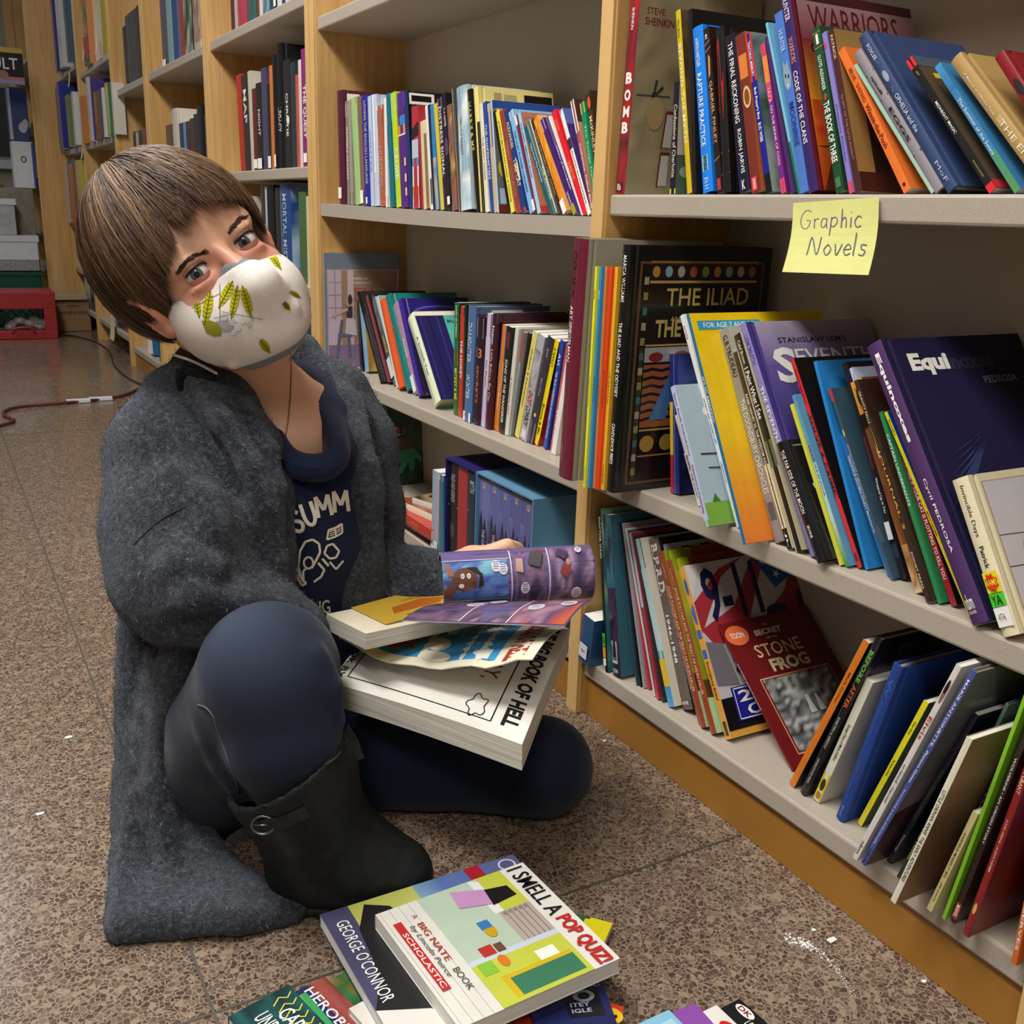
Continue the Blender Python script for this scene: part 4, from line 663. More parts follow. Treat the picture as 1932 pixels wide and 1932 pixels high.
rowE = [
 (15,1392,105,35,78,'#6a1f33','tall wide maroon album with gray cover sticking out of the shelf',e1,{'hd':1,'f':'#a19d92','D':.21,'tx':[('CO-MIX',.95,.76,'#1a1014',.34,.28,.04),('ART SPIEGELMAN',.73,.5,W,.26,.28,.03),('DRAWN & QUARTERLY',.15,.06,'#b88a90',.12,.3)],'sa':[('R',.5,0,.53,1,'#8a4456')],'fa':[('G',.28,.83,.6,.97,12,6,['#5a5660','#a19d92','#3a343c','#8a848a'],6),('L',[(.3,.84),(.5,.97)],.006,'#2a2026'),('L',[(.34,.98),(.46,.86)],.006,'#2a2026')]}),
 (150,1506,220,252,24,'#f2ee1e','slim lime yellow album',e1,{'tx':[('HERGÉ',.9,.86,K,.5),('CIGARS OF THE PHARAOH',.52,.38,'#707010',.4),('LITTLE BROWN',.1,.02,K,.4)],'D':.17}),
 (173,1509,245,252,27,'#1f96dc','slim bright blue album',e1,{'tx':[('HERGÉ',.9,.86,W,.5),('THE BLUE LOTUS',.52,.4,'#0a3a60',.4)],'D':.17}),
 (202,1512,273,252,18,'#ef8a3a','slim orange album',e1,{'tx':[('THE BROKEN EAR',.52,.38,'#6a3410',.4)],'D':.17}),
 (221,1515,298,252,25,'#ee4820','slim red album',e1,{'tx':[('RED RACKHAM\'S TREASURE',.55,.38,'#5a1408',.4)],'D':.17}),
 (247,1519,328,255,26,'#f0b830','slim golden yellow album',e1,{'tx':[('LAND OF BLACK GOLD',.55,.4,'#6a4a08',.4),('LITTLE BROWN',.12,.03,K,.4)],'D':.17}),
 (280,1524,376,128,42,'#131211','large black hardcover with ornate gold lettered cover',e1,{'hd':1,'D':.222,'tx':[('MARCIA WILLIAMS',.96,.78,W,.4),('THE ILIAD AND THE ODYSSEY',.7,.4,W,.4),('CANDLEWICK PRESS',.29,.12,W,.4)],
   'fa':[('R',.07,.03,.95,.94,'#6a4a30'),('R',.085,.04,.935,.93,'#191512'),('R',.14,.87,.9,.93,'#241a22')]+[('E',.18+.085*i,.9,.025,.022,['#c08a40','#8ab0b0','#b0a890','#b06038','#9a9a60'][i%5]) for i in range(9)]+[('R',.14,.855,.9,.865,'#c8a060'),('R',.14,.935,.9,.942,'#a07840'),('X','THE ILIAD',.26,.765,.85,.835,'#cdb56a',.03),('X','AND',.3,.705,.4,.722,'#cdb56a',.02),('X','THE',.2,.64,.38,.71,'#cdb56a',.03),('X','ODYSSEY',.43,.655,.92,.72,'#cdb56a',.03),('R',.14,.605,.9,.612,'#c8a060'),('R',.14,.54,.9,.6,'#a8a6a8'),('E',.22,.56,.05,.02,'#8a2a24'),('E',.4,.56,.06,.022,'#8a2a24'),('E',.6,.57,.05,.02,'#8a2a24'),('R',.14,.27,.9,.53,'#a05a38')]+[('L',[(.14+.76*k/12,.3+.034*i+.009*(k%2)) for k in range(13)],.006,'#241410') for i in range(7)]+[('P',[(.2,.3),(.32,.3),(.38,.5),(.33,.5)],'#4a7ab8'),('R',.14,.15,.42,.27,'#15110f'),('E',.2,.2,.05,.035,'#b08a3a'),('E',.34,.2,.05,.035,'#b08a3a'),('R',.14,.255,.9,.262,'#c8a060'),('R',.14,.145,.9,.152,'#a07840'),('R',.45,.06,.9,.25,'#181416'),('X','MARCIA',.5,.08,.85,.12,'#a85a30',.02),('R',.1,.05,.13,.6,'#3a3428')]+[('R',.1,.07+.06*i,.13,.1+.06*i,['#8a8a4a','#a8a088','#4a6a78'][i%3]) for i in range(14)]}),
 (576,1512,566,735,48,'#24307c','dark blue glossy book with lightning cover',e1,{'hd':0,'f':'#1c2350','D':.15,'sa':[('R',0,.28,.4,.66,'#e8c830'),('R',0,0,.4,.28,'#c02838'),('R',.55,0,.6,1,'#8a9ad8')],'fa':[('G',0,0,1,1,8,12,['#14183a','#2a3a90','#1c2350','#5a6ac0'],7)]}),
 (742,1592,606,1088,36,'#ece9dc','white book with navy upper spine',e1,{'sa':[('R',0,.58,1,1,'#25356c')],'tx':[('STAR WARS:',.9,.6,W,.4),('BEHIND THE SCENES',.55,.08,K,.45)],'f':'#d8d0b8'}),
 (756,1590,640,1010,40,'#49c020','bright green book with black lettering',e1,{'tx':[('A LIFE IN',.93,.83,K,.4),('WORD & IMAGE',.78,.25,K,.55)],'sa':[('E',.5,.5,.35,.03,W)]}),
 (848,1742,648,942,36,'#b9c6e2','pale blue paperback with grassy cartoon cover',e1,{'f':'#a9c2d8','tx':[('Sturm, Arnold, Frederick-Frost',.95,.5,'#8a5a90',.5),('Adventures in Cartooning',.44,.1,'#9a4a90',.6)],'sa':[('R',0,0,1,.05,'#7aa860')],'fa':[('E',.5,.8,.25,.07,W),('R',.3,.86,.6,1,'#e8d040'),('R',0,0,1,.16,'#7ab04c'),('P',[(.1,.16),(.2,.16),(.15,.22)],'#3a7a30'),('P',[(.3,.16),(.4,.16),(.36,.22)],'#3a7a30'),('P',[(.55,.16),(.65,.16),(.6,.23)],'#3a7a30'),('L',[(.1,.5),(.7,.48)],.005,K),('L',[(.15,.4),(.6,.38)],.004,K)]}),
 (1013,1735,690,535,26,'#eef2f4','slim white album',e1,{'tx':[('ASTERIX',.95,.88,'#c03030',.5),('ASTERIX AND CAESAR\'S GIFT',.6,.38,'#5a6a7a',.4),('ORION BOOKS',.3,.2,'#5a8ac0',.4)],'D':.17}),
 (1063,1837,738,530,34,'#1f6f9c','teal blue spine on yellow and orange hardcover',e1,{'hd':1,'f':'#f4cc12','D':.2,'tx':[('IT\'S SO AMAZING!',.72,.52,W,.6)],'fa':[('R',0,0,1,.25,'#ee8030','#f2a424'),('R',0,.25,1,.5,'#f2a424','#f4cc12'),('R',.04,.925,.5,.965,'#3aa0c8'),('X','FOR AGE 7 AND UP',.08,.933,.46,.957,W,.02),('X','IT\'S',.25,.72,.55,.82,'#d8402c',.05),('X','ROBIE',.2,.04,.8,.075,'#3a2a8a',.03),('E',.52,.42,.1,.045,'#3a2a24'),('E',.53,.395,.06,.03,'#d8a070'),('P',[(.5,.38),(.68,.38),(.72,.24),(.6,.24)],'#3460a8'),('P',[(.62,.24),(.74,.24),(.8,.14),(.7,.14)],'#a8b030'),('P',[(.4,.6),(.46,.5),(.5,.55),(.5,.62)],'#7aa040')]}),
 (1228,1822,908,622,68,'#8f8c88','gray paperback with cream lettering',e1,{'tx':[('G.B.TRUDEAU',.97,.77,K,.5),('THE DOONESBURY CHRONICLES',.66,.22,'#e8e4d0',.5)],'sa':[('R',0,0,1,.2,'#7c7a84'),('R',.2,.1,.8,.18,'#5a5860')],'f':'#b8b4a8'}),
 (276,1312,-8,295,30,'#30241f','dark brown paperback with cream foot',e2,{'sa':[('R',0,0,1,.42,'#e2d4b0'),('R',0,0,1,.1,'#1c1816')],'tx':[('RABBI HARVEY VS. THE WISDOM KID',.78,.42,'#e8e0d0',.5),('A Graphic Novel of Dueling',.38,.12,'#4a3a20',.4),('JL',.08,.01,W,.4)],'f':'#d8cca8'}),
 (332,1332,8,208,48,'#1e1b1a','black paperback with white handwritten title',e2,{'tx':[('Calef Brown',.97,.86,'#d8d0c0',.4),('I Paint What I See',.84,.6,W,.6)],'sa':[('R',0,0,1,.38,'#b8b08c'),('R',0,.38,1,.5,'#5a6a4a')],'f':'#c8c09c'}),
 (395,1352,28,152,44,'#8580bc','tall lavender hardcover with purple sky cover',e2,{'hd':1,'D':.19,'f':'#4a3c84','tx':[('LEM/MUTH',.95,.82,'#4a4a90',.6),('THE SEVENTH',.72,.48,W,.55)],'sa':[('R',0,.0,1,.45,'#2e2860','#5a54a0')],'fa':[('R',.06,.5,1,.8,'#3a3078','#6a5aa0'),('R',.06,.8,1,1,'#6a5aa0','#b4a8c0'),('R',.06,0,1,.5,'#221c50','#3a3078'),('X','STANISLAW LEM\'S',.2,.9,.75,.925,'#1a1830',.02),('X','THE',.18,.79,.26,.81,W,.01),('X','S',.12,.72,.3,.88,W,.03),('X','EVENTH',.3,.8,.95,.87,W,.03)]}),
 (402,1375,190,760,54,'#161516','black square hardcover with scratchy white drawing',e2,{'hd':1,'tx':[('THE FAR SIDE OF THE MOON',.93,.4,W,.45),('IRVINE',.3,.2,W,.3)],'fa':[('P',[(.3,.1),(.9,.04),(.9,.3),(.5,.4)],W),('L',[(.2,.6),(.5,.7),(.8,.55),(.7,.3),(.4,.2)],.02,W),('L',[(.4,.15),(.8,.25)],.02,'#2a2440'),('L',[(.5,.1),(.85,.12)],.015,'#2a2440'),('L',[(.1,.95),(.9,.95)],.006,'#8a8a8a')]}),
 (532,1392,276,560,22,'#d8d84a','thin yellow-green paperback',e2,{}),
 (558,1397,280,512,48,'#5a9ac0','blue to green paperback with white band',e2,{'tx':[('MARALINGA',.7,.4,'#7a3040',.4)],'sa':[('R',0,0,1,.25,'#2a8a3a','#b8d8c0'),('R',0,.25,1,.6,'#b8d8d0','#a0c8e0')]}),
 (612,1400,265,325,46,'#d02c2c','red and black hardcover with bold lettering',e2,{'f':'#17120f','tx':[('YOU-DO-THE-MATH',.95,.78,'#5a1010',.4),('SOLVE A CRIME',.72,.34,'#18100e',.6)],'sa':[('R',0,.32,1,.74,'#1a1412'),('E',.5,.05,.3,.02,'#7a1818')],'hd':1}),
 (652,1408,385,335,34,'#2a86d0','bright blue paperback behind the small digest',e2,{}),
 (690,1412,448,700,36,'#2c70b8','small blue digest with white lettering',e2,{'tx':[('VERONICA DOUBLE DIGEST MAGAZINE',.85,.3,W,.4)],'f':'#b07840'}),
 (748,1447,432,470,42,'#3c5666','slate paperback with red top mark',e2,{'sa':[('R',0,.93,1,1,'#b83a48'),('E',.5,.76,.25,.02,'#d8d060')],'tx':[('NATHAN CAUGHT IN IMAGINATION AGAIN',.7,.35,'#d0d8e0',.4)]}),
 (802,1447,502,340,46,'#201e28','black paperback with red script and silver sticker',e2,{'tx':[('BLOODCROWS',.65,.5,'#a03038',.4),('Wrapped Up in You',.46,.3,W,.5)],'sa':[('R',.1,.1,.9,.16,'#2a3a4a')],'st':[('s',.05,.18,.95,.26,'#d8dce0')],'f':'#181820'}),
 (836,1460,468,352,24,'#c4d0ea','thin white paperback with blue art',e2,{'sa':[('G',0,.1,1,1,2,14,['#c8d4ec','#6a80c0','#f0f2fa','#8a98cc'],5)]}),
 (884,1497,552,418,82,'#7c4a24','brown paperback with golden sun square',e2,{'sa':[('G',0,0,1,.22,5,6,['#d8b070','#c08a50','#8a5a30','#e8d0a0'],8),('R',0,.22,1,.5,'#9a5a26','#6a3c1c'),('R',0,.84,1,1,'#d8983a'),('E',.5,.92,.28,.05,'#2a1a10')]+[('P',[(.5+.3*math.cos(a)-.04,.92+.055*math.sin(a)),(.5+.3*math.cos(a)+.04,.92+.055*math.sin(a)),(.5+.42*math.cos(a),.92+.075*math.sin(a))],'#2a1a10') for a in [k*.7854 for k in range(8)]]+[('R',0,.78,1,.84,'#1a1210')],'D':.15,'X':.79}),
 (1015,1542,638,390,64,'#3a231c','dark brown paperback with gold lettering',e2,{'tx':[('GRAVITY FALLS',.95,.8,'#d8c890',.5),('JOURNAL 3',.68,.32,'#e0a838',.62,.5,.04),('DISNEY PRESS',.22,.06,'#e8e0c8',.35)],'sa':[('E',.2,.72,.35,.08,'#c8b078'),('E',.2,.74,.25,.06,'#3a231c')],'hd':1,'X':.778}),
 (1068,1587,760,592,26,'#2f8a54','slim green paperback',e2,{'tx':[('CAPTAIN UNDERPANTS',.88,.5,W,.6)],'X':.786}),
 (1112,1627,835,790,40,'#a02028','red paperback with white lettering',e2,{'tx':[('HOW TO TELL IF YOUR CAT IS PLOTTING TO KILL YOU',.99,.16,W,.55)],'X':.792,'f':'#1a1a18'}),
 (1207,1662,768,602,24,'#f0dc20','slim yellow album near the purple hardcover',e2,{'tx':[('Beagle',.96,.88,K,.4),('BEST HOME',.5,.38,K,.4)],'f':'#1a5ac4','D':.17}),
 (1258,1717,706,270,120,'#4c2e62','very large purple hardcover with white lettering',e2,{'hd':1,'mt':1,'f':'#1f1a40','D':.2,'tx':[('Equinoxes',.96,.63,W,.36,.5,.04),('Cyril PEDROSA',.5,.24,W,.22)],'sa':[('X','nbm',.1,.05,.6,.1,W,.03),('X','GRAPHIC NOVELS',.1,.035,.6,.045,W,.0)],
   'fa':[('X','Equi',.13,.855,.4,.94,W,.05),('X','noxes',.41,.87,.72,.915,'#3a3454',.05),('X','PEDROSA',.6,.81,.85,.838,'#8a86a0',.01)]+[('P',[(.05+.02*i,.38+.035*i),(.3+.02*i,.52+.02*i),(.42,.58+.01*i),(.3,.49+.02*i)],'#33406e') for i in range(6)]}),
 (1418,1777,1150,962,112,'#e4dcb8','cream hardcover with orange and green stickers',e2,{'hd':1,'mt':1,'f':'#ded6b4','tx':[('Invincible Days',.95,.62,'#3a342c',.3),('Patrick',.56,.42,'#3a342c',.28)],'st':[('s',.05,.27,.95,.4,'#e8d820',[('P',[(.5+.42*(1 if k%2 else .7)*math.cos(k*.393),.335+.06*(1 if k%2 else .7)*math.sin(k*.393)) for k in range(16)],'#d83a24'),('X','BAM!',.2,.315,.8,.355,'#f0e020',.04)]),('s',.05,.185,.95,.265,'#4ad030',[('X','YA',.2,.195,.8,.255,K,.02)]),('s',.05,.06,.95,.18,W,[('X','ATA',.25,.105,.7,.14,K,.0)])],'fa':[('R',.14,.06,.96,.95,'#a0806a'),('R',.15,.065,.95,.945,'#c6c6cc'),('L',[(.15,.6),(.95,.58)],.003,'#404040'),('L',[(.15,.4),(.95,.38)],.003,'#404040'),('E',.5,.5,.1,.06,'#b08a70')]}),
]
row(e1, ZE, 'graphic novels below the sticky note', 'below the sticky note', rowE, ymax=1.128, ymin=.424)
f1 = (1060, 940, .19667); f2 = (1050, 920, .28977); f3 = (1440, 1180, .38924); ZF = .088
rowF = [
 (165,1385,215,950,110,'#1f4a78','short blue book with white call sticker',f1,{'st':[('s',.1,.12,.8,.42,'#d8dade',[('X','GN',.3,.24,.6,.3,K,.0)])]}),
 (385,1640,138,95,38,'#141218','slim black annual with white lettering and teal cover',f1,{'hd':1,'f':'#4a8a78','tx':[('DOCTOR WHO',.95,.7,W,.6)],'sa':[('R',0,.96,1,1,'#5a3a80')],'st':[('s',0,.16,1,.24,'#50c830',[('X','YA',.1,.18,.9,.22,K,.02)]),('s',0,.09,1,.155,'#f0a030'),('s',0,.04,1,.085,W)],'fa':[('G',0,0,1,1,8,10,['#2a6a78','#8ab890','#3a8a90','#c0cc80','#205a5c'],4)]}),
 (428,1655,268,128,115,'#241c40','nebula patterned comic with white barcode',f1,{'sa':[('G',0,.12,1,.55,8,14,['#1c1434','#4a2a50','#2a2048','#142038'],5),('G',0,.55,1,1,8,12,['#1c4a5c','#2a7a80','#305a78','#18303c'],6),('R',.1,.08,.75,.22,'#c8c8c8'),('X','TITAN',.1,.02,.7,.045,W,.03)]+[('R',.16,.1+.008*i,.68,.104+.008*i,'#303030') for i in range(12)],'f':'#3a6a78'}),
 (562,1695,318,172,18,'#2a4a60','thin slate bagged comic',f1,{}),
 (582,1700,345,170,14,'#15151a','thin black bagged comic',f1,{}),
 (602,1705,368,168,16,'#9a9ca0','thin silver bagged comic',f1,{}),
 (622,1700,385,200,16,'#c43a50','thin pinkish red bagged comic',f1,{}),
 (682,1765,415,205,14,'#d4d4d4','thin white bagged comic',f1,{}),
 (702,1775,440,225,16,'#44464c','thin gray bagged comic',f1,{}),
 (722,1780,465,240,14,'#a8acb4','thin pale gray bagged comic',f1,{}),
 (745,1820,485,262,28,'#a83244','slim red bagged comic',f1,{'sa':[('R',0,.55,1,1,'#b8bcc4'),('R',0,.0,1,.12,'#c83a50')]}),
 (778,1835,510,285,18,'#3a3034','thin dark brown comic',f1,{}),
 (848,1885,532,320,62,'#b8d4dc','pale comic with green top and yellow patch',f1,{'sa':[('R',0,.82,1,1,'#1f7a40'),('R',0,.28,1,.33,'#4aa08a'),('R',0,.12,1,.28,'#e8c430'),('R',0,0,1,.12,'#4aa0dc')],'f':'#d8d0c0'}),
 (905,1860,595,292,110,'#6a5f58','thick brown and black hardcover with white lettering',f1,{'hd':1,'mt':1,'f':'#1a1818','D':.17,'tx':[('B.P.R.D.',.97,.66,'#d8d0c0',.62,.5,.04),('1946-1948',.55,.27,W,.3)],'sa':[('R',0,.64,1,1,'#241f1e'),('R',.1,.02,.9,.06,'#1a1614'),('X','DARK HORSE',.2,.03,.8,.05,W,.02),('R',0,.06,1,.065,W)],'fa':[('R',.03,.84,1,.955,'#c8ccd4'),('X','B.P.R.D.',.2,.8,.97,.93,'#141414',.06),('X','FROM THE PAGES',.25,.965,.7,.98,'#7a2020',.0)]}),
 (798,1458,540,388,28,'#8c3a24','rust red slim hardcover',f2,{'f':'#4a4a1c','tx':[('ANNIE SULLIVAN AND THE TRIALS OF HELEN KELLER',.82,.2,'#e8c0a0',.4)],'hd':1}),
 (842,1500,572,382,44,'#97432a','rust red hardcover with olive cover',f2,{'f':'#8f961c','D':.17,'tx':[('Lambert',.93,.84,'#e0b080',.3),('ANNIE SULLIVAN AND THE TRIALS OF HELEN KELLER',.8,.2,'#ecc8a8',.45)],'hd':1,'fa':[('R',.25,.93,1,1,'#8a3422'),('R',0,0,1,.2,'#a8cc9c'),('R',0,.2,.6,.3,'#4a3a1c')]}),
 (893,1532,612,432,46,'#9c452c','red slim hardcover with green tree cover',f2,{'f':'#8f961c','D':.17,'tx':[('Lambert',.95,.85,'#e0b080',.3),('ANNIE SULLIVAN AND THE TRIALS OF HELEN KELLER',.84,.22,'#ecc8a8',.45)],'hd':1,'fa':[('G',0,.3,1,.93,6,8,['#8f961c','#9aa428','#7c8418'],4),('R',.15,.93,1,1,'#8a3422'),('X','THE CENTER FOR CARTOON STUDIES PRESENTS',.18,.875,.9,.893,'#e0c0a0',.01),('R',.1,.86,1,.93,'#8a3422'),('X','THE CENTER FOR CARTOON STUDIES PRESENTS',.18,.875,.9,.893,'#e0c0a0',.01),('R',0,0,1,.2,'#a8cc9c'),('P',[(.0,.3),(.5,.22),(.5,.16),(0,.2)],'#4a3018')]}),
 (1000,1577,702,482,50,'#e3a446','orange edged paperback with striped flag cover',f2,{'f':'#c8c4c4','D':.175,'tx':[('911',.78,.46,'#3a66c8',.7,.5,.06),('Emergency Relief',.44,.22,K,.45)],'sa':[('E',.5,.88,.25,.05,'#3a5aa8'),('R',.3,.02,.8,.1,'#4a3a20')],
   'fa':[('R',0,0,1,.04,'#e3a446'),('P',[(0,.6),(0,.78),(.3,.95),(.55,1),(.3,.9)],'#a8303a'),('P',[(0,.78),(.0,1),(.12,1)],'#d8d0cc'),('P',[(0,.62),(.35,.72),(.62,.98),(.75,.98),(.45,.62),(.1,.5)],'#a8303a'),('P',[(.2,.42),(.55,.6),(.85,.75),(1,.9),(1,.6),(.6,.45),(.3,.33)],'#a8303a'),('P',[(.62,1),(1,1),(1,.85),(.78,.78)],'#1c62b0'),('X','9-11',.1,.64,.62,.97,'#1a1c48',.02),('X','Emergency Relief',.17,.58,.62,.62,W,.01),('R',0,.04,1,.22,'#141414'),('P',[(.15,.22),(.5,.3),(1,.3),(1,.04),(.1,.04)],'#1c1c1c')]
     +[('P',[(cx+.035*(1 if k%2 else .42)*math.sin(k*.628),cy+.035*(1 if k%2 else .42)*math.cos(k*.628)*.8) for k in range(10)],W) for cx,cy in ((.72,.95),(.82,.86),(.95,.96))]
     +[('P',[(.5,.26),(.98,.26),(.92,.52),(.75,.58),(.6,.5)],'#243026'),('R',.7,.26,.78,.52,'#8a7a2a'),('E',.73,.62,.06,.05,'#6a4030'),('E',.73,.65,.1,.035,'#2c2630'),('P',[(.92,.3),(1,.3),(1,.75),(.95,.72)],'#3a2e30'),('E',.3,.36,.1,.03,'#30303c'),('E',.3,.32,.06,.04,'#6a5a58'),('P',[(0,.3),(.2,.28),(.15,.52),(0,.55)],'#77727a')],
   'st':[('f',.1,.08,.62,.27,'#1c1c8c',[('L',[(.12,.09),(.6,.09),(.6,.26),(.12,.26),(.12,.09)],.003,W),('X','25%',.15,.18,.58,.245,W,.02),('X','OFF',.2,.1,.54,.165,W,.02)])]}),
 (1530,1850,978,1068,34,'#741a1e','dark red book leaning low with grayscale picture',f2,{'hd':1,'f':'#6e181b','D':.15,'free':1,'lean':.87,'H':.195,'tx':[('THE SECRET OF THE STONE FROG',.72,.4,W,.5)],
   'fa':[('X','THE',.42,.93,.48,.945,W,.0),('X','SECRET',.3,.87,.6,.91,'#e8d8b8',.04),('X','OF THE',.4,.835,.52,.85,W,.0),('X','STONE',.22,.72,.72,.81,'#e8d0a0',.04),('X','FROG',.3,.61,.72,.7,'#e8d0a0',.04),('E',.12,.9,.12,.07,'#e07040'),('X','TOON',.05,.88,.19,.92,W,.02),('L',[(.12,.58),(.88,.58),(.88,.08),(.12,.08),(.12,.58)],.005,'#d89a6a'),('G',.14,.09,.86,.57,16,18,['#3a3a3a','#9a9a98','#1c1c1c','#c8c8c4','#5a5a58'],12),('P',[(.45,.3),(.52,.3),(.5,.42),(.47,.42)],'#e4e4e0'),('P',[(.55,.3),(.62,.3),(.59,.41),(.57,.41)],'#dcdcd8')]}),
]
rowF2 = [
 (125,775,485,78,48,'#d87a2a','orange slim paperback with dark cover edge',f3,{'tx':[('Mark Crilley',.8,.6,'#5a2c08',.4)],'b':'#1c1614','f':'#1c1614'}),
 (178,815,545,65,56,'#1b1b1b','black hardcover with multicolored lettering',f3,{'hd':1,'f':'#17171a','tx':[('BEFORE',.93,.74,'#6aa84a',.6,.5,.04),('AFTER',.72,.58,'#d8603a',.6,.5,.04),('RAMSTEIN & ARREGUI',.52,.32,'#b8b8b8',.35),('CANDLEWICK PRESS',.25,.08,'#c8c8c8',.3)],'fa':[('X','BEFO',.2,.8,.9,.95,'#4a4630',.04)]}),
 (235,842,492,262,58,'#dfdbc6','cream paperback with yellow foot',f3,{'tx':[('Strange Diary of Misha DeBlass',.65,.35,K,.4)],'sa':[('R',0,0,1,.24,'#d4c41a'),('E',.5,.14,.3,.05,'#3a3410'),('E',.5,.05,.3,.03,'#a87a10')]}),
 (352,935,632,190,128,'#25428c','very thick blue clothbound book with gilt script',f3,{'hd':1,'mt':1,'pg':2,'sa':[('X','W',.3,.8,.7,.92,'#4a66ac',.0,1),('X','Webster',.3,.55,.6,.78,'#3a5aa4',.0,1),('R',.4,.32,.6,.4,'#4a4c6c'),('R',.3,.2,.5,.26,'#3e4e80'),('X','World',.3,.03,.6,.1,'#8a9ac4',.0,1)]}),
 (455,965,778,370,40,'#e6de20','yellow thin paperback with dark lettering',f3,{'tx':[('Che Guy',.85,.75,'#504c08',.5),('The Queen of Persia',.55,.42,'#504c08',.4)],'f':'#2a3a20'}),
 (432,1130,935,195,52,'#dcd8d6','white album with red script lettering',f3,{'tx':[('Elvis',.76,.65,'#c02838',.6),('Le Hénanff - Chanoinat',.52,.32,'#4a4a4a',.35)],'sa':[('X','nbm',.15,.03,.75,.1,K,.02,1),('E',.5,.88,.32,.055,'#8a6a60'),('E',.5,.9,.28,.03,'#241c1c')],'D':.2}),
 (472,1155,1010,222,48,'#4a58a0','blue album with white lettering and gray cover',f3,{'hd':1,'f':'#74757a','D':.2,'tx':[('MARIE ANTOINETTE,',.96,.64,W,.5),('Phantom Queen',.62,.46,W,.5),('RODOLPHE & Annie GOETZINGER',.42,.12,'#c8d0f0',.3)],'sa':[('X','nbm',.15,.01,.8,.09,K,.02,1)],'fa':[('R',.0,0,1,.45,'#4a2a34'),('P',[(0,.3),(1,.55),(1,.65),(0,.45)],'#8a7a84')]}),
 (598,1145,1018,430,42,'#1c2238','navy paperback with pale green lettering',f3,{'tx':[('THE SUPERNATURALIST',.65,.3,'#7a8a60',.4),('Disney',.2,.08,W,.4)],'f':'#182030'}),
 (645,1222,1005,560,24,'#1c3a28','thin dark green paperback with yellow lettering',f3,{'tx':[('IT\'S A BIRD IN A TOWN',.6,.15,'#d8cc60',.6)]}),
 (615,1338,985,545,46,'#e6e0cc','cream paperback sticking out of the low shelf',f3,{'tx':[('LITTLE ORPHAN ANNIE: THE EARLY ADVENTURES',.7,.14,K,.55)],'f':'#8a7050','fa':[('G',0,0,1,1,6,8,['#8a6a48','#6a5038','#a08060'],6)]}),
 (765,1238,1175,380,52,'#54706a','gray-green hardcover with dark lettering',f3,{'mt':1,'hd':1,'tx':[('SHELENE MOODIE',.85,.62,'#2c3c3a',.4),('ROUGHING IT IN THE BUSH',.6,.35,'#2c3c3a',.4)],'f':'#4a645e'}),
 (808,1245,1225,375,36,'#a04a24','rust paperback with black upper part',f3,{'sa':[('R',0,.25,1,.78,'#1c1614')],'tx':[('ROMEO & JULIET',.72,.4,'#c8b8a8',.5)]}),
 (860,1250,1240,385,30,'#c4beb2','pale gray paperback with dark lettering',f3,{'tx':[('NAUSICAÄ of The Valley',.75,.4,K,.6)]}),
 (790,1378,1015,905,44,'#dfd398','pale yellow short wide paperback',f3,{'tx':[('GARFIELD MAKES IT BIG',.8,.35,K,.4),('JIM DAVIS',.3,.1,'#5a5a4a',.4)]}),
 (862,1420,1262,330,28,'#84c42c','lime green slim paperback',f3,{'D':.18}),
 (905,1435,1300,420,42,'#2a1a18','black paperback with white lettering and red box',f3,{'tx':[('WOLVERINE • AN ORIGIN STORY',.8,.4,W,.4)],'sa':[('R',0,.02,1,.1,'#b02a28'),('X','MARVEL',.15,.03,.85,.09,W,.03,1)],'f':'#3a2820'}),
 (965,1495,1310,560,56,'#8c1f20','dark red hardcover with gilt lettering',f3,{'hd':1,'f':'#7a1c1c','tx':[('CAPTAIN GRANT',.95,.75,'#e8d8c0',.5),('JULES VERNE • ALEXIS NESME',.62,.35,'#e8c8b0',.35)],'sa':[('R',0,0,1,.1,'#241c2c'),('E',.5,.15,.25,.03,'#d8b060')]}),
 (1135,1395,1440,600,52,'#5a5450','dark gray paperback with yellow patches',f3,{'sa':[('G',0,0,1,1,3,12,['#3a3836','#b8a02a','#6a6662','#d0902a','#2a2a2a'],5)],'lean':-.05}),
 (1172,1490,1480,640,60,'#3a8ac8','bright blue paperback with dark lettering',f3,{'tx':[('Bone Stories',.55,.3,K,.5),('Dark Horse',.22,.05,'#1a3a5a',.3)],'lean':-.03}),
 (1190,1630,1500,800,48,'#cc672a','orange brown paperback with white lettering',f3,{'tx':[('THE PRESERVES',.6,.08,W,.5)],'lean':-.01}),
]
row(f1, ZF, 'comics on the lowest right shelf', 'on the lowest right shelf', rowF, ymax=1.128)
row(f3, ZF, 'comics on the lowest right shelf', 'on the lowest right shelf', rowF2, ymin=.424)
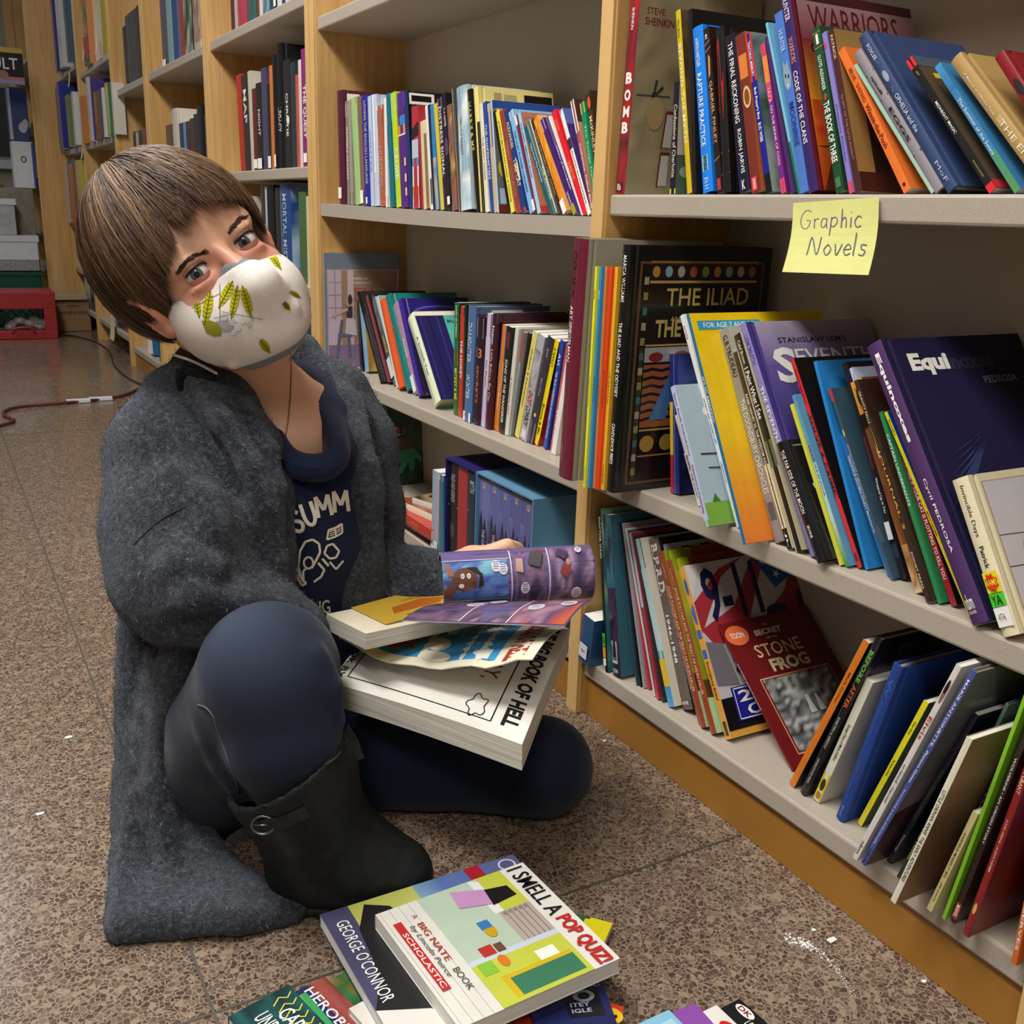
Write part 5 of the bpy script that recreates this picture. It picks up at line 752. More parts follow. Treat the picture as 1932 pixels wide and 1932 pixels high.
# ---------------------------------------------------------------- low shelf behind the person
g1 = (680, 760, .22257); ZC = .095
rowC = [
 (-60,960,-105,60,14,'#26352c','thin dark green picture book with a pale painted face',g1,{'X':.79,'ymax':2.24,'f':'#22332b','D':.17,'H':.218,'lean':.10,'lab':'dark green picture book with a painted face standing alone on the low shelf','fa':[('G',0,0,1,1,12,16,['#1c2c26','#2c4436','#22332b','#3c5446'],5),('E',.36,.76,.15,.17,'#5a7a74'),('E',.34,.74,.1,.13,'#8aa49a'),('E',.3,.88,.17,.08,'#8a9a4a'),('E',.3,.76,.02,.012,'#16221e'),('E',.4,.75,.02,.012,'#16221e'),('R',.34,.65,.42,.665,'#3a1c20'),('X','BEOWULF',.12,.53,.78,.6,'#c05a28',.02),('X','A Hero\'s Tale Retold',.2,.47,.7,.5,'#d8e0d8',.01),('E',.66,.42,.2,.08,'#5a4c38'),('P',[(.5,.36),(.86,.38),(.98,.28),(.98,.22),(.88,.27),(.86,.14),(.8,.14),(.78,.24),(.68,.12),(.62,.13),(.68,.25),(.5,.14),(.46,.17),(.58,.28)],'#3a8a64')]}),
 (602,1252,612,590,58,'#8fa8c0','pale blue paperback with white call sticker',g1,{'st':[('s',.02,.0,.98,.13,'#d8dade')],'sa':[('R',.5,.13,1,1,'#b0a0b4')]}),
 (662,1270,655,600,30,'#2a6a80','teal slim paperback with white corner',g1,{'sa':[('R',0,.93,1,1,'#e0e0e4')]}),
]
row(g1, ZC, 'books on the low shelf', 'on the low shelf behind the open comic', rowC, X=.775, ymax=2.24); bpy.context.view_layer.update()
YE = min((o.matrix_world@Vector(c))[1] for o in C.objects if o.get('group') == 'books on the low shelf' for c in o.bound_box)-.001
def slipcase(pts_bl, pts_tl, wpx, D, col, label, spines, ci, inner='#0a0a0c'):
    """open-fronted box with the books inside it; each book is a thing of its own"""
    global YE
    Xs = .775; B = onX(*pts_bl, Xs); B[1] = min(B[1], YE); Tp = onX(*pts_tl, Xs); R_ = onX(pts_bl[0]+wpx, pts_bl[1], Xs); H = Tp[2]-ZC; T = onX(*pts_bl, Xs)[1]-R_[1]; c = .003; YE = B[1]-T-.0012
    mb = MB(); mb.box((0, 0, 0), (T, D, c), col); mb.box((0, 0, H-c), (T, D, H), col); mb.box((0, 0, c), (c, D, H-c), col); mb.box((T-c, 0, c), (T, D, H-c), col); mb.box((c, D-c, c), (T-c, D, H-c), inner)
    mw = Matrix(((0, 1, 0, Xs), (-1, 0, 0, B[1]), (0, 0, 1, ZC+.0006), (0, 0, 0, 1)))
    o = obj('slipcase', mb.mesh('slipcase', [MATTE]), None, mw); tag(o, label, 'box')
    y = B[1]-c-.0004; n = len(spines); tw = (T-2*c-.0008)/n
    for i, (cs, desc, op) in enumerate(spines):
        m2 = Matrix(((0, 1, 0, Xs+.006), (-1, 0, 0, y-i*tw), (0, 0, 1, ZC+c+.0012), (0, 0, 0, 1)))
        b = make_book(tw-.0006, D-.015, H-2*c-(.004 if i % 2 else .006), dict(op, hd=0), m2, cs); tag(b, desc, 'book', ci)
g = lambda x, y: (680+x*.22257, 760+y*.22257)
slipcase(g(682, 1287), g(705, 455), 55, .17, '#20185c', 'dark indigo slipcase of three thick volumes on the low shelf',
 [('#141214', 'black volume at the left inside the indigo slipcase', {'tx': [('TALES AND LEGENDS', .9, .6, '#a8a49c', .4)], 'sa': [('R', 0, .55, 1, .56, '#a8a49c'), ('E', .5, .3, .25, .08, '#4a3a30')]}), ('#a62c34', 'red volume in the middle of the indigo slipcase', {'sa': [('R', .1, .05, .9, .06, '#d0a060')]}), ('#122a36', 'dark teal volume at the right inside the indigo slipcase', {'tx': [('MYTH', .92, .8, '#9aa8a8', .5)], 'sa': [('R', 0, .6, 1, .61, '#9aa8a8')]})], 'volumes in the indigo slipcase')
sp = []
for i, nm in enumerate(('leftmost', 'second', 'third', 'fourth', 'last')):
    sp.append((['#6a70a8', '#5c66a4', '#59629e', '#565c96', '#5a5c92'][i], '%s violet-blue castle spine in the boxed set behind the comic' % nm, {'sa': [('R', 0, 0, 1, .4, '#1c1c34', '#3a3c68'), ('R', 0, .4, 1, .75, '#3a3c68', '#6a74b0'), ('P', [(.1, .2), (.1, .55), (.25, .68), (.4, .55), (.45, .5), (.6, .62), (.8, .48), (.9, .2)], '#22223c'), ('G', 0, 0, 1, .3, 3, 5, ['#1a1a2c', '#30324e', '#24243c'], i+3)], 'tx': [('VOLUME', .96, .9, '#c8b890', .3), ('THE CASTLE YEARS', .5, .08, '#c8c8d8', .25)]}))
slipcase(g(925, 1300), g(962, 575), 106, .18, '#5a88a8', 'pale blue edged box set with a castle picture on the low shelf', sp, 'castle box set spines')
rowC2 = []
for i, nm in enumerate(('leftmost', 'second from left', 'third from left', 'rightmost')):
    rowC2.append((1405+80*i, 1330+45*i, 1418+80*i, 855+35*i, 76, ['#2b3230', '#262d2c', '#2f3838', '#222828'][i], 'dark book', g1, {'lab': '%s of four dark matching paperbacks beside the castle box set' % nm, 'mt': 1, 'sa': [('G', 0, 0, 1, .6, 3, 8, ['#2b3230', '#3c4644', '#1c2220'], i)]}))
row(g1, ZC, 'four dark matching paperbacks', 'beside the box set', rowC2, X=.79, ymax=YE, ymin=1.163)
# ---------------------------------------------------------------- flat and free books
FLATS = []
def flat_book(px, z, th, wd, ht, T, cs, label, o, group=None, corner='tl'):
    """px = pixel of the cover's top-left corner at top surface height z+T"""
    P = np.array(px, float) if len(px) == 3 else onZ(px[0], px[1], z+T); r = np.array([math.cos(th), math.sin(th), 0]); u = np.array([-math.sin(th), math.cos(th), 0])
    B = P-u*ht if corner == 'tl' else P-u*ht-r*wd if corner == 'tr' else P
    mw = Matrix(((0, r[0], u[0], B[0]), (0, r[1], u[1], B[1]), (1, 0, 0, z), (0, 0, 0, 1)))
    b = make_book(T, wd, ht, o, mw, cs); tag(b, label, 'book', group); return b
# small stack on the low shelf: spines face the aisle
def stackbook(px, z, T, wd, ht, cs, label, o, dth=0):
    P = onZ(px[0], px[1], z+T); return flat_book((P[0], P[1], z+T), z, math.radians(2+dth), wd, ht, T, cs, label, o, 'books stacked flat on the low shelf', 'tl')
k = lambda x, y: (680+x*.22257, 760+y*.22257)
stackbook(k(270, 915), ZC+.0008, .018, .115, .19, '#2a1614', 'dark brown paperback at the bottom of the flat stack', {'pg': 2, 'tx': [('MARIA', .5, .2, W, .4)]})
stackbook(k(258, 860), ZC+.0192, .020, .115, .19, '#b82c24', 'red paperback second from bottom of the flat stack', {'pg': 0, 'tx': [('THE JUVIE THREE', .9, .3, '#e07040', .5)]}, -2)
stackbook(k(318, 818), ZC+.0396, .014, .10, .165, '#e8e0c4', 'cream paperback third in the flat stack', {'f': '#8a3c20', 'fa': [('G', 0, 0, 1, 1, 5, 6, ['#8a3c20', '#b06030', '#5a2818'], 3)]}, 6)
stackbook(k(440, 800), ZC+.054, .012, .09, .14, '#d8d4d0', 'brown and white paperback on top of the flat stack', {'f': '#5a4630', 'fa': [('G', 0, 0, 1, 1, 6, 6, ['#7a6244', '#3a2c1c', '#a08660'], 4), ('R', .3, .7, .9, .9, '#1c1a18')]}, 14)
# ---------------------------------------------------------------- bays behind the head and further back
h1 = (220, 0, .19669); h2 = (440, 300, .21739); h3 = (200, 0, .2588)
def far(px, z, items, grp, ph, ymax, ymin, X=.79):
    L = []
    for x, y, w_, H, c, d, *o in items: L.append((x, y, x, y-50, w_, c, d, dict({'H': H, 'lean': o[0].pop('lean', 0) if o else 0}, **(o[0] if o else {}))))
    row(px, z, grp, ph, L, X=X, ymax=ymax, ymin=ymin)
far(h1, 1.142, [(1105,352,34,.25,'#5a2030','maroon book'),(1140,335,26,.24,'#c8b8b0','pale pink slim book'),(1168,325,90,.25,'#b23a54','pink hardcover with rosy cover',{'hd':1}),(1262,285,44,.23,'#4a5a60','slate gray book'),(1310,262,34,.24,'#2f6a60','dark teal book'),(1345,245,30,.22,'#5a4632','brown book'),(1375,232,30,.23,'#e8d8d4','white book with red lettering',{'tx':[('STORIES',.9,.5,'#b83a3a',.5)]}),(1408,215,62,.2,'#6a9ab0','light blue book with water cover',{'sa':[('G',0,0,1,1,4,8,['#4a8aa8','#a0c0cc','#2a5a70'],4)]}),(1474,185,66,.22,'#1c4a58','dark teal hardcover with white sticker',{'st':[('s',.7,.05,1,.3,W)]}),(1545,150,44,.21,'#e4e0dc','white book beside the teal hardcover'),(1590,130,30,.22,'#2a3a6a','navy slim book'),(1622,115,34,.21,'#d8d8dc','pale gray slim book'),(1660,98,40,.22,'#1e1e9c','royal blue book'),(1702,78,40,.21,'#e0d0d4','pale lavender book'),(1745,60,34,.21,'#d8d6d0','white slim book at the far right')], 'books on the high shelf above the head', 'on the high shelf above her head', 3.155, 2.31)
far(h3, .79, [(985,1240,36,.245,'#c02a1c','red slim book leaning left',{'lean':.06}),(1018,1240,52,.24,'#33221e','dark brown book with pale lettering',{'lean':.05,'tx':[('MAP',.85,.5,W,.5)]}),(1062,1240,24,.245,'#cfc8b8','cream slim book',{'lean':.03}),(1084,1240,30,.2,'#6a1c1c','dark red slim book',{'st':[('s',0,.03,1,.14,W)]}),(1112,1240,38,.21,'#1a1616','black slim book with white sticker',{'st':[('s',.1,.02,.9,.14,W)],'tx':[('NIGHT',.7,.4,W,.4)]}),(1152,1238,42,.24,'#4a4468','lavender gray book'),(1190,1236,22,.2,'#1c1a1c','black slim book with white call label',{'st':[('s',0,.02,1,.16,W)]}),(1212,1235,22,.24,'#d87a34','orange slim book'),(1236,1233,34,.26,'#16161a','black glossy book with white label',{'hd':1,'st':[('s',.1,.02,.7,.13,W)]}),(1268,1230,40,.28,'#121216','tall black glossy hardcover showing white page tops',{'hd':1,'tx':[('LEGACY',.5,.3,W,.5)]}),(1310,1228,48,.24,'#201e20','black book with small white lettering',{'tx':[('CHRISTIE',.7,.3,W,.3)],'sa':[('E',.6,.45,.2,.04,W)]}),(1360,1226,36,.23,'#2a3440','dark slate book'),(1396,1224,40,.2,'#c85a44','coral red book'),(1418,1223,20,.23,'#e8d4d4','pale pink slim book'),(1440,1222,38,.25,'#8a2a7a','magenta book with white lettering',{'tx':[('THE QUEST',.7,.25,W,.6)],'f':'#26305e','st':[('s',.3,.04,.9,.12,W)],'fa':[('E',.35,.7,.25,.13,W)]})], 'books on the shelf level with the forehead', 'on the shelf behind her hair', 3.155, 2.31)
far(h2, .526, [(120,1000,80,.2,'#c8c0b8','white book hidden behind the hair'),(265,1030,110,.228,'#15161a','wide black glossy hardcover with silver shine',{'hd':1,'sa':[('R',.45,.02,.6,.98,'#b8c4d0')]}),(385,1045,44,.22,'#26241e','black book with tan edge'),(430,1055,90,.229,'#2c4a86','blue hardcover with large pale letters',{'hd':1,'f':'#5a86b8','sa':[('R',0,0,.12,1,'#8aa8cc')],'tx':[('MORTAL MIST',.9,.2,'#b8cce8',.35)],'fa':[('G',0,0,1,1,6,10,['#2a4a8a','#8ab0d0','#1a2a5a','#a8c4dc'],4),('X','N',.2,.4,.6,.55,K,.02),('X','A',.2,.58,.6,.72,K,.02)]}),(585,1075,60,.21,'#4a6a3c','green paperback'),(648,1080,34,.2,'#d8d0a0','pale yellow slim paperback'),(682,1080,30,.21,'#7ab4c8','light blue paperback beside the upright')], 'books on the shelf beside the mask', 'on the shelf beside the mask', 3.155, 2.31)
far(h2, .09, [(560,1900,60,.37,'#1c2a26','dark green tall book'),(640,1900,60,.372,'#28443c','green book with pale lettering',{'tx':[('TREES',.7,.4,'#8aa090',.4)]}),(705,1900,60,.36,'#2a8aa0','teal book with black and white lettering',{'tx':[('CALL IT COURAGE',.8,.2,'#16343c',.4)]})], 'books on the bottom shelf beside the gray picture book', 'on the bottom shelf beside her collar', 3.155, 2.31)
far(h1, 1.142, [(448,660,40,.26,'#5a5666','gray violet book',{'st':[('s',.1,.02,.9,.1,W)]}),(505,642,46,.24,'#86aeb0','seafoam book with white tag',{'sa':[('R',.4,.82,1,.86,W)]}),(556,618,40,.2,'#24508a','blue book'),(600,598,28,.23,'#6a6490','lavender slim book'),(632,582,30,.26,'#a83a30','red book with pale edge'),(664,566,80,.26,'#2c3c34','dark green book with landscape cover',{'sa':[('G',0,0,1,1,4,8,['#1c2c26','#8a9a80','#2c3c34','#c0c8b0'],4)]}),(752,528,60,.26,'#c8b49a','beige book with portrait cover',{'sa':[('G',0,.1,1,1,4,8,['#d8c4a8','#8a6a60','#b89a8a'],4)]}),(818,498,34,.26,'#1c1618','black slim book with white sticker',{'st':[('s',.2,.02,.9,.1,W)]}),(850,484,22,.26,'#3a2a30','dark brown slim book')], 'books on the high shelf of the fourth bay', 'on the high shelf left of centre', 4.065, 3.225)
far(h1, .79, [(480,1400,66,.17,'#6a4a38','brown paperback by the upright'),(548,1400,56,.215,'#d8d0c0','tall white book with curved top',{'hd':1}),(610,1400,36,.165,'#24386a','navy slim paperback'),(648,1400,22,.165,'#6a9ac8','light blue slim paperback'),(672,1400,36,.165,'#3a3438','dark gray paperback with orange label',{'sa':[('R',0,.85,1,1,'#c85a34')]}),(712,1400,36,.17,'#4a3440','dark mauve paperback'),(752,1400,30,.18,'#33282e','black purple paperback'),(785,1400,56,.2,'#16161c','black hardcover with blue top edge',{'hd':1}),(850,1400,34,.17,'#2a2a30','black paperback by the front edge'),(888,1400,30,.16,'#5a3a34','dark brown paperback at the end')], 'books just above the hair', 'just above her hair', 4.065, 3.225)
far(h1, 1.142, [(92,850,30,.22,'#20262e','thin black book at the left'),(122,835,110,.25,'#3f444a','wide dark gray album with ribbed spine',{'sa':[('R',.2,0,.24,1,'#666c72'),('R',.6,0,.64,1,'#5a6066'),('R',.8,0,.82,1,'#70767c')]}),(225,790,85,.25,'#15151a','thick black album',{'hd':1})], 'black albums on the high shelf', 'on the high shelf far left', 4.775, 4.135)
far(h1, .80, [(165,1420,22,.17,'#1c1818','black slim paperback'),(190,1420,24,.165,'#cdbfa8','cream slim paperback'),(216,1420,34,.17,'#2a2c34','dark slate paperback'),(252,1420,38,.17,'#8a4030','rust red paperback'),(292,1420,24,.17,'#3a2a28','dark brown slim paperback'),(318,1420,24,.17,'#16120f','black paperback beside the upright')], 'paperbacks left of the hair', 'left of the hair', 4.775, 4.135)
far((170,560,.11905), .09, [(900,1000,60,.23,'#e4d8d0','white and black book low by the ear'),(975,1010,80,.29,'#1f6ea0','blue leaning book with white label',{'lean':.1,'st':[('s',0,.02,1,.25,W)]}),(1105,1030,60,.28,'#34322a','dark olive leaning book',{'lean':.11}),(1170,1040,70,.28,'#141414','black leaning book',{'lean':.11}),(1245,1040,60,.28,'#c8c4b8','pale gray leaning book',{'lean':.1})], 'books below the ear', 'on the bottom shelf below her ear', 4.775, 4.135)
# ---------------------------------------------------------------- far left end of the aisle
def pbox(name, x0, y0, x1, y1, Y, dep, mat, label=None, cat=None, group=None, z0=None, bw=.004, parent=None):
    y0, y1 = min(y0, y1), max(y0, y1); a = onY(x0, y1, Y); b = onY(x1, y0, Y); zz = a[2] if z0 is None else z0
    o = boxobj(name, (a[0], Y, zz), (b[0], Y+dep, b[2]), mat, parent, bw)
    if label: tag(o, label, cat, group)
    return o, (a[0], b[0], zz, b[2])
CARD = flat('corrugated_card', '#8a6a46', .8, var=.08, sc=12); WPL = flat('white_plastic', '#c9cdd2', .45, var=.05); GREENP = flat('green_plastic', '#0d4a36', .3, var=.1); REDP = flat('red_plastic', '#9c2226', .4, var=.12); GREYP = flat('gray_plastic', '#8d9297', .5, var=.1); BLUEP = flat('blue_plastic', '#1c3a9c', .4)
ep = empty('bookcase_end', (.70, 6.62, 0)); tag(ep, 'wide plain maple end panel at the far end of the bookcases', 'bookcase end')
o = boxobj('end_panel', (.628, 6.61, 0), (.79, 6.64, 2.1), MAPLE, ep, .002); o.matrix_parent_inverse = Matrix.Translation(-Vector(ep.location))
o = boxobj('edge_strip', (.622, 6.612, 0), (.628, 6.638, 2.1), EDGE, ep, .001); o.matrix_parent_inverse = Matrix.Translation(-Vector(ep.location))
# last bookcase beyond the end panel
r = empty('bookcase', (.7, 7.3, 0)); tag(r, 'dim maple bookcase beyond the wide end panel at far left', 'bookcase', 'run of maple bookcases along the right wall'); Mi = Matrix.Translation(-Vector(r.location))
for z in (.08, .30, .52, .82, 1.12, 1.46): o = boxobj('shelf', (.63, 6.66, z-.02), (.86, 7.9, z), SHELF, r, .002); o.matrix_parent_inverse = Mi
for y in (6.645, 7.9): o = boxobj('side_panel', (.625, y, 0), (.87, y+.025, 2.1), MAPLE, r, .001); o.matrix_parent_inverse = Mi
o = boxobj('back_panel', (.865, 6.67, .05), (.875, 7.9, 2.1), CARD, r, 0); o.matrix_parent_inverse = Mi
rs = random.Random(21); FC2 = ['#c8c4bc', '#7a2a2a', '#24387a', '#d8d4c8', '#3a3a3c', '#8a6a4a', '#2c5a6a', '#b8a088', '#4a2a3a']
nm = {'#c8c4bc': 'pale gray', '#7a2a2a': 'dark red', '#24387a': 'navy', '#d8d4c8': 'off white', '#3a3a3c': 'charcoal', '#8a6a4a': 'tan', '#2c5a6a': 'teal', '#b8a088': 'beige', '#4a2a3a': 'plum'}
ordn = ['first', 'second', 'third', 'fourth', 'fifth', 'sixth', 'seventh', 'eighth', 'ninth']
for z, h, sn in ((1.46, .24, 'top'), (1.12, .22, 'second'), (.82, .21, 'third'), (.52, .2, 'fourth'), (.30, .17, 'fifth'), (.08, .17, 'bottom')):
    y = 6.76 if z != .30 else 6.70
    for i in range(7):
        T = rs.uniform(.02, .04); H = h*rs.uniform(.82, 1); c = FC2[(i*2+int(z*10)) % 9]
        if z == .30: c = ['#b8242c', '#1a2470', '#2a2a30', '#c8c4bc', '#24387a', '#8a6a4a', '#7a2a2a'][i]
        mw = Matrix(((0, 1, 0, .66), (-1, 0, 0, y+T), (0, 0, 1, z+.0006), (0, 0, 0, 1))); b = make_book(T, .15, H, {}, mw, c)
        tag(b, '%s dim %s book past the end panel on the %s shelf' % (ordn[i], nm.get(c, 'bright'), sn), 'book', 'books beyond the end panel'); y += T+.004
# sign
a, b = onY(-60, 152, 6.45), onY(41, 92, 6.45)
sg = empty('shelf_sign', (a[0], 6.45, a[2])); tag(sg, 'black hanging sign with white capitals and yellow top edge at far left', 'sign')
mb = MB(); w_, h_ = b[0]-a[0], b[2]-a[2]; mb.box((0, 0, 0), (w_, .006, h_), '#1c1717'); fm = lambda u, v, o=0: (u*w_, -o, v*h_); ar = Art(mb, fm)
ar.R(0, .86, 1, 1, '#b09a4a'); ar.R(0, 0, 1, .2, '#8a86a0'); ar.R(.65, .12, 1, .2, '#b06a6a'); ar.E(.62, .24, .1, .13, '#8a6a5a'); ar.X('ADULT', .06, .40, .9, .72, '#d8d4d4', .05)
obj('sign_board', mb.mesh('sign_board', [MATTE]), sg)
mb = MB()
for u in (.1, .9): tube(mb, [(u*w_, .003, h_), (u*w_, .003, 2.79-a[2])], .0012, 5)
for k_, u in enumerate((.1, .9)):
    mb = MB(); tube(mb, [(u*w_, .003, h_), (u*w_, .003, 2.798-a[2])], .0012, 5); obj('hanging_wire', mb.mesh('hanging_wire', [flat('wire', '#555555', .4, .8)], True), sg)
# dark board on the far wall
tag(boxobj('chalkboard', (.15, 9.36, 1.02), (.74, 9.398, 1.52), flat('dark_board', '#1b2024', .4), None, .003), 'dark board on the far wall below the hanging sign', 'board')
tag(boxobj('ledge', (.10, 9.26, .92), (.74, 9.395, .985), WPL, None, .004), 'white ledge below the dark board on far wall', 'ledge')
tag(boxobj('counter', (.05, 9.0, 0), (.60, 9.25, .80), CARD, None, .004), 'tan cupboard against the far wall behind the white boxes', 'cupboard')
# crate
def crate():
    r = empty('milk_crate', (.33, 5.9, 0)); tag(r, 'red plastic milk crate lying on its side on the floor', 'crate')
    a = onY(-12, 642, 5.9); b = onY(110, 632, 5.9); x0, x1 = a[0], b[0]; H = .24; D = .3; mb = MB(); t = .012
    z0 = .001
    mb.box((x0, 5.9052, z0), (x1, 5.9+D, z0+t)); mb.box((x0, 5.9052, H-t), (x1, 5.9+D, H)); mb.box((x0, 5.9052, z0+t), (x0+t, 5.9+D, H-t)); mb.box((x1-t, 5.9052, z0+t), (x1, 5.9+D, H-t))
    for (p0, p1, q0, q1) in ((x0, x1, z0, .045), (x0, x1, H-.085, H), (x0, x0+.035, .0452, H-.0852), (x1-.06, x1, .0452, H-.0852)): mb.box((p0, 5.892, q0), (p1, 5.905, q1))
    o = obj('shell', mb.mesh('shell', [REDP]), r); o.matrix_parent_inverse = Matrix.Translation(-Vector(r.location)); bevel(o, .003)
    mb = MB(); n = 5
    for i in range(-3, n+1):
        tube(mb, [(max(x0+.03, x0+.03+.05*i), 5.9+D-.01, .05), (min(x1-.05, x0+.03+.05*(i+2)), 5.9+D-.01, .16)], .003, 5); tube(mb, [(min(x1-.05, x0+.03+.05*(i+2)), 5.9+D-.012, .05), (max(x0+.03, x0+.03+.05*i), 5.9+D-.012, .16)], .003, 5)
    o = obj('lattice', mb.mesh('lattice', [REDP]), r); o.matrix_parent_inverse = Matrix.Translation(-Vector(r.location)); o['kind'] = 'stuff'
    mb = MB(); tube(mb, smoothpath([(x0+.09, 5.885, .035), (x0+.11, 5.878, .06), (x1-.13, 5.878, .06), (x1-.11, 5.885, .035)], 5), .006, 6); o = obj('handle', mb.mesh('handle', [REDP], True), r); o.matrix_parent_inverse = Matrix.Translation(-Vector(r.location))
crate()
S = Sculpt(.008); 
for i in range(9): S.ell((.36+.024*i, 5.98+.03*(i % 2), .055+.016*((i*7) % 3)), (.03, .03, .022), None, .01)
S.half((0, 0, .0145), (0, 0, -1), .002)
v, q = S.build(1); tag(obj('crumpled_bag', vmesh('crumpled_bag', v, q, [flat('milky_plastic', '#8d8583', .35, var=.3, sc=60)])), 'crumpled pale plastic bag inside the red crate', 'bag')
cb, _ = pbox('cardboard_box', 108, 634, 168, 560, 6.2, .28, CARD, 'brown cardboard box on the floor right of the red crate', 'box', None, .001)
A_ = onY(112, 634, 6.2); B_ = onY(166, 560, 6.2)
mb = MB(); ar = Art(mb, lambda u, v, o=0: (A_[0]+(B_[0]-A_[0])*u, 6.199-o, v*B_[2])); ar.X('BARNES & NOBLE', .08, .50, .98, .60, '#3a2a18', .05); ar.E(.5, .75, .22, .03, '#6a5034'); obj('printed_text', mb.mesh('printed_text', [MATTE]), cb)
mb = MB(); a = onY(94, 556, 6.19); b = onY(162, 545, 6.19)
mb.box((a[0], 6.17, B_[2]+.001), (b[0], 6.45, B_[2]+.008)); mb.box((a[0], 6.165, B_[2]-.012), (b[0], 6.172, B_[2]+.008)); lid_ = obj('box_flap', mb.mesh('box_flap', [flat('pale_card', '#a89070', .8)]), cb)
# stacked bins behind the crate, each standing on the one below
STK = dict(X=-.02)
b2, q1 = pbox('plastic_tote', -60, 546, 80, 512, 6.5, .2, GREENP, 'dark green plastic tote stacked behind the red crate', 'tote', None, .001, .02)
mb = MB(); mb.box((q1[0], 6.49, q1[3]-.022), (q1[1]+.01, 6.705, q1[3]-.008)); obj('rim', mb.mesh('rim', [GREENP]), b2)
b3, q2 = pbox('clear_bin', -60, 512, 74, 492, 6.5, .2, flat('cloudy_plastic', '#8f9094', .15, var=.35, sc=90), 'cloudy clear plastic bin between the green tote and white box', 'bin', None, q1[3]+.001, .006)
b4, q3 = pbox('file_box', -60, 492, 70, 446, 6.5, .2, WPL, 'large white cardboard box on top of the bins', 'box', 'white storage boxes', q2[3]+.001)
mb = MB(); mb.box((q3[0]-.005, 6.494, q3[3]-.03), (q3[1]+.006, 6.706, q3[3]+.003)); obj('lid', mb.mesh('lid', [WPL]), b4)
b5, q4 = pbox('file_box', -60, 446, 26, 376, 6.52, .18, flat('pale_box', '#a7a9ac', .7), 'pale gray box with lid above the large white box', 'box', 'white storage boxes', q3[3]+.004)
mb = MB(); mb.box((q4[0]-.005, 6.514, q4[3]-.03), (q4[1]+.008, 6.706, q4[3]+.003)); obj('lid', mb.mesh('lid', [WPL]), b5)
# white magazine holders standing in the end bookcase, sticking out into the aisle
def holder(x0, y0, x1, y1, Y, z0, label, stripe, D=.2):
    r, q = pbox('magazine_holder', x0, y0, x1, y1, Y, D, WPL, label, 'holder', 'white plastic holders at the far end', z0)
    if stripe: boxobj('blue_stripe', (q[1]-.012, Y-.001, q[2]+.004), (q[1]+.001, Y+D*.9, q[3]-.004), BLUEP, r, .001)
    mb = MB(); cx = (q[0]+q[1])/2; tube(mb, [(cx+.012*math.cos(t), Y-.001, q[2]+(q[3]-q[2])*.62+.016*math.sin(t)) for t in np.linspace(0, 6.28, 9)], .003, 5); obj('finger_hole', mb.mesh('finger_hole', [PUP_]), r)
PUP_ = flat('dark_hole', '#141414', .6)
zz = onY(58, 346, 6.7)[2]
st_, q5 = pbox('book_cart', 22, 640, 62, 356, 6.72, .16, flat('cart_gray', '#7b7468', .6), 'tall narrow tan cart behind the white boxes', 'cart', None, .001)
holder(30, 356, 62, 268, 6.72, q5[3]+.001, 'white plastic holder with blue edge standing on the tan cart', True, .14)
q6 = onY(62, 268, 6.72)[2]
bb, q7 = pbox('storage_box', 20, 262, 48, 166, 6.73, .12, flat('blue_box', '#1d3470', .5), 'dark blue box with a white cloud print standing on the white holder', 'box', None, q6+.0012)
mb = MB(); ar = Art(mb, lambda u, v, o=0: (q7[0]+(q7[1]-q7[0])*u, 6.7285-o, q7[2]+(q7[3]-q7[2])*v)); ar.E(.68, .26, .22, .1, '#b8c0d4'); ar.E(.82, .33, .15, .09, '#b8c0d4'); ar.R(0, .02, .16, .98, '#b4bccc'); obj('cloud_print', mb.mesh('cloud_print', [MATTE]), bb)['kind'] = 'stuff'
# blue and white boxes above, on the end bookcase
for (x0, y0, x1, y1, m, lab, sz) in ((16, 237, 46, 160, flat('blue_box', '#1d3470', .5), 'dark blue box with white cloud print at far left', 1), (-20, 87, 20, 28, BLUEP, 'bright blue folder box above the hanging sign', 0), (10, 87, 24, 8, GREYP, 'gray slim folder box above the hanging sign', 0)): pass
# books in the two farthest bays
k1 = (0, 0, .12422); k2 = (0, 240, .12422); k3 = (0, 420, .12422)
Zs = [.12, .33, .58, .97, 1.30]
far(k1, 1.30, [(1250,500,150,.40,'#2c6a50','tall picture book facing outward with orange and pink art',{'lab':'tall picture book with orange and pink art in the far bay near top left','X':.76,'D':.2,'f':'#c87a40','sa':[('G',0,.3,1,1,4,6,['#2a7a54','#d88a40','#c8b890'],3),('E',.5,.2,.5,.14,'#b83050')]}),(1425,470,110,.36,'#d8d0c0','white picture book with yellow leaf art',{'sa':[('G',0,.4,1,1,3,5,['#d8d0c0','#c8b030','#a89820'],2)]}),(1545,440,60,.34,'#b8a828','yellow green picture book')], 'picture books in the back bay', 'in the far bay near top left', 5.76, 4.845, X=.785)
far(k2, .97, [(1260,290,110,.215,'#c87a28','orange picture book with gray band',{'sa':[('R',0,.45,1,.6,'#a8a89a')]}),(1375,290,60,.28,'#c8c0cc','pale lilac book'),(1440,285,30,.27,'#4a3a80','purple slim book'),(1475,283,70,.2,'#8a5a30','brown patterned book',{'sa':[('G',0,0,1,1,3,8,['#8a5a30','#b08040','#5a2a24'],3)]}),(1550,280,40,.2,'#38566a','slate blue slim book'),(1595,278,50,.2,'#e0dcd0','white slim book'),(1650,275,90,.21,'#3a7a48','green and yellow patterned picture book',{'sa':[('G',0,0,1,1,4,6,['#2c6a40','#d8c040','#e8d8b0','#3a8a54'],5)]}),(1745,272,40,.2,'#dcd8cc','off white slim book',{'D':.045})], 'books in the second farthest bay', 'in the second farthest bay', 5.76, 4.845, X=.755)
